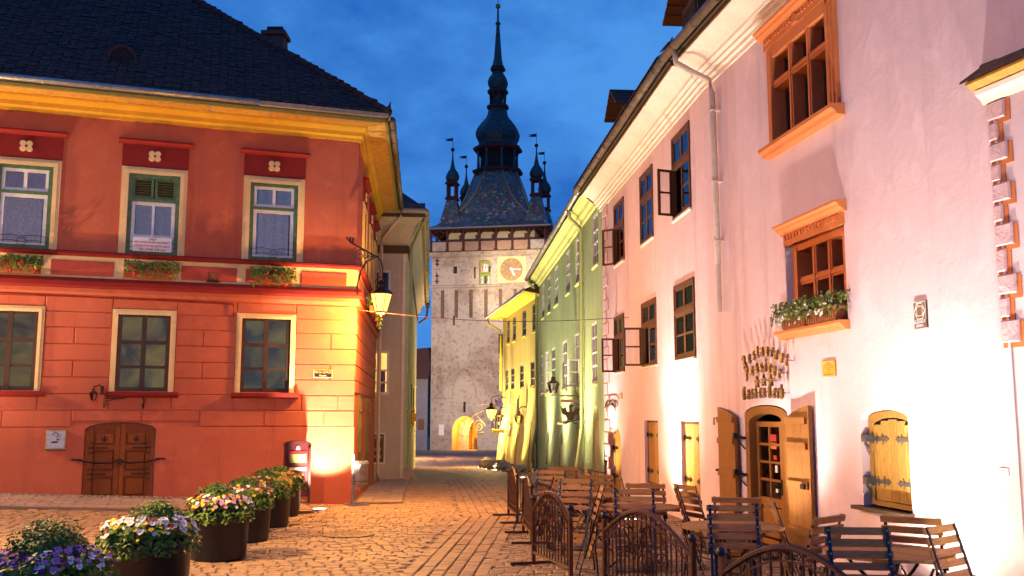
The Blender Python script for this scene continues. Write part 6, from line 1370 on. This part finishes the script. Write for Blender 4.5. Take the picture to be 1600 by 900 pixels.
# ================================================================== SIGNS, PLAQUES AND SMALL THINGS
bn = thing('sale_banner', 'white sale banner with red letters hung in the louvred window', 'banner', tuple(RF.P(3.95, .06, 5.0)))
m_ = MB(RF); m_.box(3.60, 4.30, .068, .074, 4.85, 5.12); obj('cloth', m_, M['banner'], bn)
for s, sz, z in (('CASA', .052, 5.085), ('DE VANZARE/DE INCHIRIAT', .052, 5.025), ('HOUSE FOR SALE/FOR RENT', .052, 4.957), ('TEL: 0748 248 564', .060, 4.888)):
    m_ = MB(RF); write(m_, s, sz, 3.95, z, .077, -1, sx=1.08 if len(s) < 20 else .98); tag(obj('lettering', m_, M['inkred'], bn), kind='stuff')
ub = thing('utility_box', 'pale blue enamel meter box on the red wall left of the cellar door', 'utility box', tuple(RF.P(5.44, .05, 1.12)))
m_ = MB(RF); m_.panel(5.27, 5.60, 1.12, 1.47, .02, .09, .01); obj('case', m_, M['zinc'], ub); m_ = MB(RF); m_.box(5.295, 5.575, .09, .097, 1.145, 1.445); dr = obj('door', m_, M['paleblue'], ub)
m_ = MB(RF); m_.tube([(5.44 + .05 * math.cos(k * .55), .10, 1.385 + .045 * math.sin(k * .55)) for k in range(9)], .008, 4); m_.box(5.40, 5.50, .097, .10, 1.24, 1.27); m_.box(5.38, 5.42, .097, .10, 1.29, 1.31); obj('printed_mark', m_, M['steel'], dr)
wl = thing('wall_lamp', 'small unlit coach lamp left of the middle ground floor window', 'wall lamp', tuple(RF.P(4.80, .1, 2.2))); P = RF.P(4.84, .16, 2.02); lantern_body(wl, tuple(P), .20, .13, False)
m_ = MB(RF); m_.tube([(4.70, .02, 2.22), (4.74, .1, 2.3), (4.84, .16, 2.26)], .012, 5); m_.box(4.67, 4.73, .02, .04, 2.13, 2.28); obj('arm', m_, M['iron'], wl)
pl = thing('street_plaque', 'small dark street name plaque on the lit red corner', 'plaque', tuple(RF.P(.63, .03, 2.5)))
m_ = MB(RF); m_.panel(.44, .82, 2.485, 2.645, .02, .034, .006); obj('plate', m_, M['cream'], pl); m_ = MB(RF); m_.box(.455, .805, .034, .037, 2.497, 2.633); obj('plate_face', m_, M['blackplate'], pl)
for s, sz, z in (('PIAȚA CETĂȚII', .058, 2.59), ('Burgplatz', .045, 2.528)): m_ = MB(RF); write(m_, s, sz, .63, z, .040, -1, sx=.85); tag(obj('lettering', m_, M['cream'], pl), kind='stuff')
# red phone pillar
ph = thing('phone_pillar', 'red round topped phone pillar standing against the red wall', 'phone box', tuple(RF.P(1.14, .4, ground_z(*RF.P(1.14, .4, 0)[:2])))); zb = ORG[ph].z; u0, u1, o0, o1 = .90, 1.38, .26, .56
m_ = MB(RF); A = arch(u0, u1, zb + 1.10, zb + 1.19, 10); m_.prism([(u0, zb + .16)] + A + [(u1, zb + .16)], o0, o1 - .04); obj('body', m_, M['phonedark'], ph)
m_ = MB(RF)
for (a, b), (c, d) in zip(A, A[1:]): e = lambda q, r: (1.14 + (q - 1.14) * 1.06, r + .012); p1, p2 = e(a, b), e(c, d); m_.prism([(a, b), (c, d), (p2[0], p2[1] + .02), (p1[0], p1[1] + .02)], o0 - .02, o1 + .02)
obj('hood', m_, M['phonedark'], ph)
m_ = MB(RF); m_.box(u0 - .005, u0 + .04, o1 - .04, o1, zb + .05, zb + 1.08); m_.box(u1 - .04, u1 + .005, o1 - .04, o1, zb + .05, zb + 1.08); obj('side_frame', m_, M['phonedark'], ph)
m_ = MB(RF); m_.box(u0 + .06, u1 - .06, o1 - .04, o1 - .025, zb + .88, zb + 1.02); obj('crest_panel', m_, M['phonered'], ph); m_ = MB(RF); m_.prism([(1.14 + .035 * math.cos(k), zb + 1.09 + .03 * math.sin(k)) for k in range(6)], o1 - .04, o1 - .02); m_.box(1.10, 1.18, o1 - .04, o1 - .021, zb + 1.04, zb + 1.065); obj('crest', m_, M['zinc'], ph)
m_ = MB(RF); m_.box(u0 + .08, u1 - .08, o1 - .025, o1 - .02, zb + .80, zb + .96); obj('notice_pane', m_, M['olive'], ph); m_ = MB(RF); m_.box(u0 + .08, u1 - .08, o1 - .04, o1 - .022, zb + .66, zb + .71); obj('name_strip', m_, M['cream'], ph)
m_ = MB(RF); m_.box(u0 + .07, u1 - .07, o1 - .04, o1 - .028, zb + .18, zb + .60); obj('lower_door', m_, M['phonered'], ph)
for u in (1.05, 1.20): m_ = MB(RF); m_.box(u - .02, u + .02, o1 - .028, o1 - .02, zb + .54, zb + .57); obj('sticker', m_, M['banner'], ph)
m_ = MB(RF); m_.box(1.08, 1.12, o1 - .028, o1 - .02, zb + .25, zb + .52); obj('handle_strip', m_, M['inkred'], ph)
for u in (u0 + .02, u1 - .02): m_ = MB(RF); m_.tube([(u, o1 - .02, zb), (u, o1 - .02, zb + .9)], .016, 6); obj('leg', m_, M['zinc'], ph)
# litter bin
lx, ly = -3.02, 19.35; lz = ground_z(lx, ly); lb = thing('litter_bin', 'dented galvanised litter bin on a post at the red corner', 'litter bin', (lx, ly, lz))
m_ = MB(); m_.tube([(lx - .09, ly, lz), (lx - .09, ly, lz + .98)], .032, 8); m_.box(lx - .25, lx + .2, ly - .15, ly + .15, lz + .004, lz + .02); obj('post', m_, M['zinc'], lb)
m_ = MB(); m_.lathe([(.118, lz + .40), (.130, lz + .42), (.138, lz + .78), (.146, lz + .79), (.146, lz + .81), (.130, lz + .81), (.12, lz + .5)], (lx + .07, ly - .03), 18); bb = obj('bucket', m_, M['zinc'], lb, True)
for z in (.48, .60, .72): m_ = MB(); m_.tube([(lx + .07 + .138 * math.cos(k * .35), ly - .03 + .138 * math.sin(k * .35), lz + z) for k in range(18)], .006, 4, True); obj('hoop', m_, M['zinc'], bb)
for k in range(6): a = -2.6 + k * .42; m_ = MB(); m_.box(lx + .07 + .139 * math.cos(a) - .01, lx + .07 + .139 * math.cos(a) + .01, ly - .03 + .139 * math.sin(a) - .004, ly - .03 + .139 * math.sin(a) + .004, lz + .45, lz + .475); obj('drain_slot', m_, M['dark'], bb)
m_ = MB(); m_.tube([(lx - .09, ly, lz + .25), (lx - .02, ly - .02, lz + .30), (lx + .03, ly - .03, lz + .40)], .012, 5); m_.tube([(lx + .05 + .06 * math.cos(k * .8), ly - .03, lz + .34 + .05 * math.sin(k * .8)) for k in range(7)], .008, 4); obj('scroll_bracket', m_, M['zinc'], lb)
for k in range(9):
    a = k * .7; m_ = MB(); c = (lx + .07 + .12 * math.cos(a), ly - .03 + .12 * math.sin(a), lz + .82); m_.hexa([(c[0] - .03, c[1] - .02, c[2] - .02), (c[0] + .03, c[1] - .02, c[2] - .01), (c[0] + .03, c[1] + .02, c[2] - .02), (c[0] - .03, c[1] + .02, c[2]), (c[0] - .02, c[1] - .01, c[2] + .02), (c[0] + .02, c[1] - .02, c[2] + .03), (c[0] + .02, c[1] + .01, c[2] + .02), (c[0] - .02, c[1] + .02, c[2] + .035)]); obj('liner_fold', m_, M['zinc'], bb)
# guard stone, boulders, drain cover, cable
def rock(name, c, r, sq, mat, label, cat, seed, group=None):
    R = random.Random(seed); m_ = MB(); m_.lathe([(r * math.sin(math.pi * k / 6) * (1 + .0), c[2] + r * sq * (1 - math.cos(math.pi * k / 6)) - r * .2) for k in range(7)], (c[0], c[1]), 9); C0 = Vector((c[0], c[1], c[2] + r * sq * .8))
    m_.v = [C0 + (v - C0) * R.uniform(.8, 1.2) for v in m_.v]; single(name, m_, mat, label, cat, c, group)
m_ = MB(); gx, gy = -2.95, 28.8; gz = ground_z(gx, gy); m_.hexa([(gx - .16, gy - .2, gz - .1), (gx + .2, gy - .2, gz - .1), (gx + .2, gy + .2, gz - .1), (gx - .2, gy + .2, gz - .1), (gx - .20, gy, gz + .42), (gx - .02, gy, gz + .42), (gx - .02, gy + .2, gz + .42), (gx - .2, gy + .2, gz + .42)])
bmt = m_; single('guard_stone', bmt, M['tower'], 'leaning guard stone at the foot of the grey house corner', 'guard stone', (gx, gy, gz))
for k in range(12):
    q = k / 11; x, y = 1.15 - .19 * k + rnd.uniform(-.1, .1), 38.6 + .95 * k; x = YE.P(-3 + k * .95, 1.25, 0).x - .05 + rnd.uniform(-.15, .15); y = YE.P(-3 + k * .95, 1.25, 0).y
    rock('boulder', (x, y, ground_z(x, y)), rnd.uniform(.22, .40), .75, M['tower'], '%s boulder from the near end of the rough line along the yellow house' % ('first second third fourth fifth sixth seventh eighth ninth tenth eleventh twelfth'.split()[k]), 'boulder', 40 + k, 'grey boulders along the yellow house')
dc = thing('drain_cover', 'round cobbled drain cover in the middle of the plaza paving', 'drain cover', (-2.42, 14.65, ground_z(-2.42, 14.65))); zc = ORG[dc].z
m_ = MB(); m_.lathe([(.40, zc - .02), (.40, zc + .012), (.37, zc + .014), (.365, zc + .008)], (-2.42, 14.65), 28); obj('rim', m_, M['iron'], dc)
for rr, n in ((.32, 18), (.23, 13), (.14, 8), (.05, 3)):
    for k in range(n): a = 2 * math.pi * k / n; m_ = MB(); m_.ball((-2.42 + rr * math.cos(a), 14.65 + rr * math.sin(a), zc + .0), .042, 6, 4, .6); obj('cobblestone', m_, M['cobble'], dc)
m_ = MB(); A0 = RF.P(.02, .03, 3.88); B0 = PF.P(5.85, .03, 3.82); m_.tube([tuple(A0.lerp(B0, k / 20) - Vector((0, 0, .16 * math.sin(math.pi * k / 20)))) for k in range(21)], .0075, 5); single('overhead_cable', m_, M['plate'], 'thin cable strung across the street from the red corner', 'cable', tuple(A0))
# restaurant name in broad-nib letters standing off the wall
nib = (.115, .10)
GL_ = {'n': [[(.05, .82), (.18, .97), (.18, .12), (.3, .0)], [(.22, .80), (.45, 1.0), (.5, .85), (.5, .12), (.62, 0)]], 'u': [[(.05, .88), (.18, .97), (.18, .15), (.32, 0), (.48, .15)], [(.5, .97), (.5, .12), (.62, 0)]],
 'r': [[(.05, .82), (.18, .97), (.18, .12), (.3, 0)], [(.2, .8), (.38, 1.0), (.5, .88)]], 'e': [[(.5, .14), (.32, 0), (.15, .15), (.15, .82), (.34, 1.0), (.5, .8), (.18, .5)]], 's': [[(.5, .88), (.32, 1.0), (.14, .8), (.48, .28), (.3, 0), (.1, .12)]],
 't': [[(.2, 1.3), (.2, .15), (.34, 0), (.48, .12)], [(.05, .95), (.45, .95)]], 'a': [[(.12, .86), (.34, 1.0), (.48, .84), (.48, .12), (.62, 0)], [(.46, .55), (.14, .36), (.14, .12), (.28, 0), (.46, .2)]],
 'c': [[(.5, .88), (.32, 1.0), (.14, .82), (.14, .15), (.32, 0), (.5, .12)]], 'i': [[(.08, .84), (.2, .97), (.2, .12), (.32, 0)], [(.16, 1.22), (.28, 1.34)]], 'b': [[(.16, 1.5), (.16, .12), (.32, 0), (.5, .16), (.5, .82), (.34, .97), (.18, .8)]],
 'R': [[(.2, 1.35), (.2, .12), (.05, .0)], [(.02, 1.25), (.25, 1.45), (.5, 1.4), (.64, 1.18), (.58, .88), (.28, .74)], [(.36, .74), (.6, .42), (.62, .12), (.8, 0)]], 'P': [[(.22, 1.35), (.22, .05), (.05, -.15)], [(.02, 1.22), (.28, 1.45), (.58, 1.4), (.7, 1.1), (.6, .76), (.25, .58)], [(.4, 1.35), (.4, .7)]],
 'C': [[(.72, 1.25), (.46, 1.45), (.2, 1.28), (.12, .75), (.22, .18), (.46, 0), (.72, .18)], [(.42, 1.35), (.42, .1)]]}
ADV = {'R': .86, 'P': .82, 'C': .84, 'r': .55, 't': .54, 'i': .42, ' ': .25, 's': .6, 'c': .6, 'e': .6}
rs = thing('restaurant_sign', 'raised blackletter restaurant name with three stars above the door', 'sign', tuple(PN.P(2.2, .05, 2.25)))
M['letter'] = paint('brown_gilt_letters', (.22, .12, .04), .4, .2, .5)
def glyph(ch, u, z, h, rot):
    m_ = MB(PN); cr, sr = math.cos(rot), math.sin(rot); s = h; o = .085
    T2 = lambda x, y: (u + s * (x * cr - y * sr), z + s * (x * sr + y * cr)); k = 0
    for st in GL_[ch]:
        for (a, b), (c, d) in zip(st, st[1:]):
            if (c, d) < (a, b): a, b, c, d = c, d, a, b
            n0, n1 = nib; q = [(a - n0, b - n1), (a + n0, b + n1), (c + n0, d + n1), (c - n0, d - n1)]
            if abs((c - a) * n1 - (d - b) * n0) < .02: q = [(a - n0, b - n1 + .05), (a - n0 + .05, b - n1), (c + n0, d + n1 - .05), (c + n0 - .05, d + n1)]
            m_.prism([T2(*p) for p in q], o - .0005 * k, o + .028 + .0006 * k); k += 1
    x, y = T2(.3, .6); m_.tube([(x, 0, y), (x, o + .01, y)], .006, 4); obj('letter', m_, M['letter'], rs)
def lettering(word, u0, u1, zc, rise, h):
    adv = [ADV.get(c, .66) for c in word]; tot = sum(adv); x = 0
    for c, a in zip(word, adv):
        f = (x + a / 2) / tot; u = u0 + (u1 - u0) * (x / tot); zz = zc + rise * math.sin(math.pi * f) - rise * .5; rot = rise * math.pi * math.cos(math.pi * f) / (u1 - u0)
        if c != ' ': glyph(c, u, zz, h * (u1 - u0) / tot / .0 if False else h, rot)
        x += a
lettering('Restaurant', 1.56, 2.98, 2.43, .17, .108); lettering('Pensiune', 1.64, 2.78, 2.255, .12, .108); lettering('Casa cu Cerb', 1.50, 2.82, 1.965, .03, .112)
for u, z in ((1.95, 2.175), (2.17, 2.19), (2.39, 2.185)):
    m_ = MB(PN); m_.prism([(u + (.085 if k % 2 == 0 else .036) * math.sin(k * math.pi / 5), z + (.085 if k % 2 == 0 else .036) * math.cos(k * math.pi / 5)) for k in range(10)], .07, .10); m_.tube([(u, 0, z), (u, .08, z)], .006, 4); obj('star', m_, M['letter'], rs)
mo = thing('monument_plaque', 'dark plaque with white diamond emblem and the words MONUMENT ISTORIC', 'plaque', tuple(PN.P(5.7, .02, 2.57)))
m_ = MB(PN); m_.panel(5.585, 5.80, 2.57, 2.83, 0, .018, .004); obj('plate', m_, M['plate'], mo); m_ = MB(PN); c, z = 5.692, 2.735; e = .0205
def ln(a, b, w=.006):
    d = Vector((b[0] - a[0], b[1] - a[1])); d.normalize(); n = (-d.y * w / 2, d.x * w / 2); m_.prism([(a[0] + n[0], a[1] + n[1]), (b[0] + n[0], b[1] + n[1]), (b[0] - n[0], b[1] - n[1]), (a[0] - n[0], a[1] - n[1])], .018, e)
H_ = [(c - .045, z + .075), (c + .045, z + .075), (c + .088, z), (c + .045, z - .075), (c - .045, z - .075), (c - .088, z)]
for k in range(6): ln(H_[k], H_[(k + 1) % 6])
S_ = [(c - .045, z + .045), (c + .045, z + .045), (c + .045, z - .045), (c - .045, z - .045)]
for k in range(4): ln(S_[k], S_[(k + 1) % 4]); 
ln(H_[0], (c + .0, z + .045)); ln(H_[2], S_[1]); ln(H_[2], S_[2]); ln(H_[5], S_[0]); ln(H_[5], S_[3])
for a, b in (((5.592, 2.824), (5.793, 2.824)), ((5.592, 2.65), (5.793, 2.65)), ((5.592, 2.65), (5.592, 2.824)), ((5.793, 2.65), (5.793, 2.824))): ln(a, b, .005)
obj('emblem', m_, M['banner'], mo)
for s, zz in (('MONUMENT', 2.628), ('ISTORIC', 2.595)): m_ = MB(PN); write(m_, s, .036, 5.692, zz, .021, 1, sx=.95); tag(obj('lettering', m_, M['banner'], mo), kind='stuff')
bp_ = thing('brass_plaque', 'square yellow brass plaque right of the restaurant sign', 'plaque', tuple(PN.P(3.8, .02, 2.18))); m_ = MB(PN); m_.panel(3.655, 3.965, 2.185, 2.365, 0, .015, .004); obj('plate', m_, M['brass'], bp_)
for k in range(6): m_ = MB(PN); w_ = (.09, .2, .22, .1, .08, .2)[k]; m_.box(3.81 - w_ / 2, 3.81 + w_ / 2, .015, .017, 2.335 - .025 * k - .005, 2.335 - .025 * k + .004); tag(obj('engraved_line', m_, M['plate'], bp_), kind='stuff')
wp = thing('white_plate', 'tiny white plate low on the brightly lit wall at the right', 'plaque', tuple(PN.P(6.8, .02, 1.25))); m_ = MB(PN); m_.panel(6.71, 6.83, 1.245, 1.31, 0, .012, .003); obj('plate', m_, M['banner'], wp)
m_ = MB(PN); m_.box(6.73, 6.80, .012, .014, 1.285, 1.29); m_.box(6.73, 6.77, .012, .014, 1.265, 1.27); obj('print', m_, M['inkdark'], wp)
ars = thing('arched_iron_sign', 'small arched wrought iron sign above the side door of the pink house', 'sign', tuple(PF.P(7.9, .05, 1.95)))
m_ = MB(PF); A = arch(7.25, 8.65, 1.93, 2.10, 12); A3 = arch(7.40, 8.50, 1.83, 1.97, 12)
m_.tube([(u, .06, z) for u, z in A], .012, 4); m_.tube([(u, .06, z) for u, z in A3], .012, 4); obj('frame', m_, M['iron'], ars)
for k in range(10): (a, b), (c, d) = A[k + 1], A3[k + 1]; m_ = MB(PF); m_.tube([(a, .06, b), ((a + c) / 2 + .03, .06, (b + d) / 2), (c - .02, .06, d), (c + .03, .06, d + .05)], .013, 4); obj('iron_letter_bar', m_, M['iron'], ars)
nb_ = thing('number_plate', 'small dark house number plate by the arched iron sign', 'plaque', tuple(PF.P(7.0, .02, 2.15))); m_ = MB(PF); m_.panel(6.84, 7.16, 2.10, 2.23, 0, .015, .004); obj('plate', m_, M['plate'], nb_)
# bird sign with lantern on a long arm
by0 = 27.9; wx = GR.P(3.7, 0, 0).x; bs = thing('bird_sign', 'wrought iron bird with raised wings hanging from an arm on the green house', 'sign', (1.66, by0, 1.6)); m_ = MB()
m_.tube([(wx, by0, 2.27), (1.10, by0, 2.30)], .02, 5); m_.tube([(wx - .02, by0, 1.6), (wx - .12, by0, 1.75), (wx - .05, by0, 2.0), (wx - .2, by0, 2.1), (wx - .06, by0, 2.27)], .014, 4); m_.tube([(wx - .1 + .1 * math.cos(k * .6), by0, 2.45 + .12 * math.sin(k * .6)) for k in range(9)], .012, 4); obj('arm', m_, M['iron'], bs)
m_ = MB(); m_.box(1.38, 1.94, by0 - .015, by0 + .015, 2.10, 2.18); m_.tube([(1.45, by0, 2.18), (1.45, by0, 2.27)], .008, 4); m_.tube([(1.87, by0, 2.18), (1.87, by0, 2.27)], .008, 4); obj('name_board', m_, M['plate'], bs)
m_ = MB(); cx0, cz0 = 1.66, 1.72
bird = [(-.08, -.12), (.08, -.12), (.12, 0), (.22, .06), (.32, .28), (.20, .20), (.16, .25), (.10, .14), (.06, .10), (.05, .22), (.10, .30), (.02, .34), (-.04, .28), (-.03, .12), (-.09, .12), (-.14, .26), (-.20, .20), (-.30, .30), (-.23, .06), (-.12, 0)]
m_.prism([(cx0 + u, cz0 + z) for u, z in bird], by0 - .02, by0 + .02); obj('bird_body', m_, M['iron'], bs)
m_ = MB(); m_.tube([(cx0, by0, cz0 - .1), (cx0 - .12, by0, cz0 - .24), (cx0 - .2, by0, cz0 - .2)], .018, 4); m_.tube([(cx0, by0, cz0 - .1), (cx0 + .1, by0, cz0 - .22), (cx0 + .22, by0, cz0 - .2), (cx0 + .2, by0, cz0 - .28)], .018, 4); m_.tube([(cx0 + .07 + .07 * math.cos(k * .7), by0 - .02, cz0 + .0 + .07 * math.sin(k * .7)) for k in range(9)], .012, 4, True); obj('bird_tail', m_, M['iron'], bs)
bl = thing('arm_lantern', 'unlit iron lantern standing on the tip of the bird sign arm', 'lantern', (1.18, by0, 2.34)); lantern_body(bl, (1.18, by0, 2.36), .44, .30, False, 'plate')
ss = thing('shield_sign', 'yellow shield shaped sign hung on the lane side of the grey house', 'sign', (-3.03, 30.0, 1.5)); m_ = MB(); m_.prism([(-3.13, 1.80), (-2.93, 1.80), (-2.90, 1.72), (-2.93, 1.58), (-3.03, 1.47), (-3.13, 1.58), (-3.16, 1.72)], 29.98, 30.0); sh_ = obj('shield', m_, M['brass'], ss)
m_ = MB(); m_.box(-3.08, -2.98, 29.972, 29.98, 1.66, 1.72); m_.box(-3.07, -2.99, 29.973, 29.98, 1.58, 1.61); obj('emblem', m_, M['ochre'], sh_); m_ = MB(); m_.tube([(-3.25, 30, 1.86), (-2.9, 30, 1.86)], .012, 5); m_.tube([(-3.03, 30, 1.86), (-3.03, 30, 1.8)], .008, 4); obj('arm', m_, M['iron'], ss)
hx = MB(); P = (-62.5, 660 * 1.0, 40); hl = thing('hill_lamp', 'tiny lit lamp far off on the dark hillside', 'lamp', (-38.0, 400, hillz(-38.0, 400))); zz = ORG[hl].z
m_ = MB(); m_.tube([(-38.0, 400, zz), (-38.0, 400, zz + 3)], .1, 5); obj('post', m_, M['iron'], hl); m_ = MB(); m_.ball((-38.0, 400, zz + 3.2), .35, 8, 6); obj('globe', m_, M['lensglow'], hl)
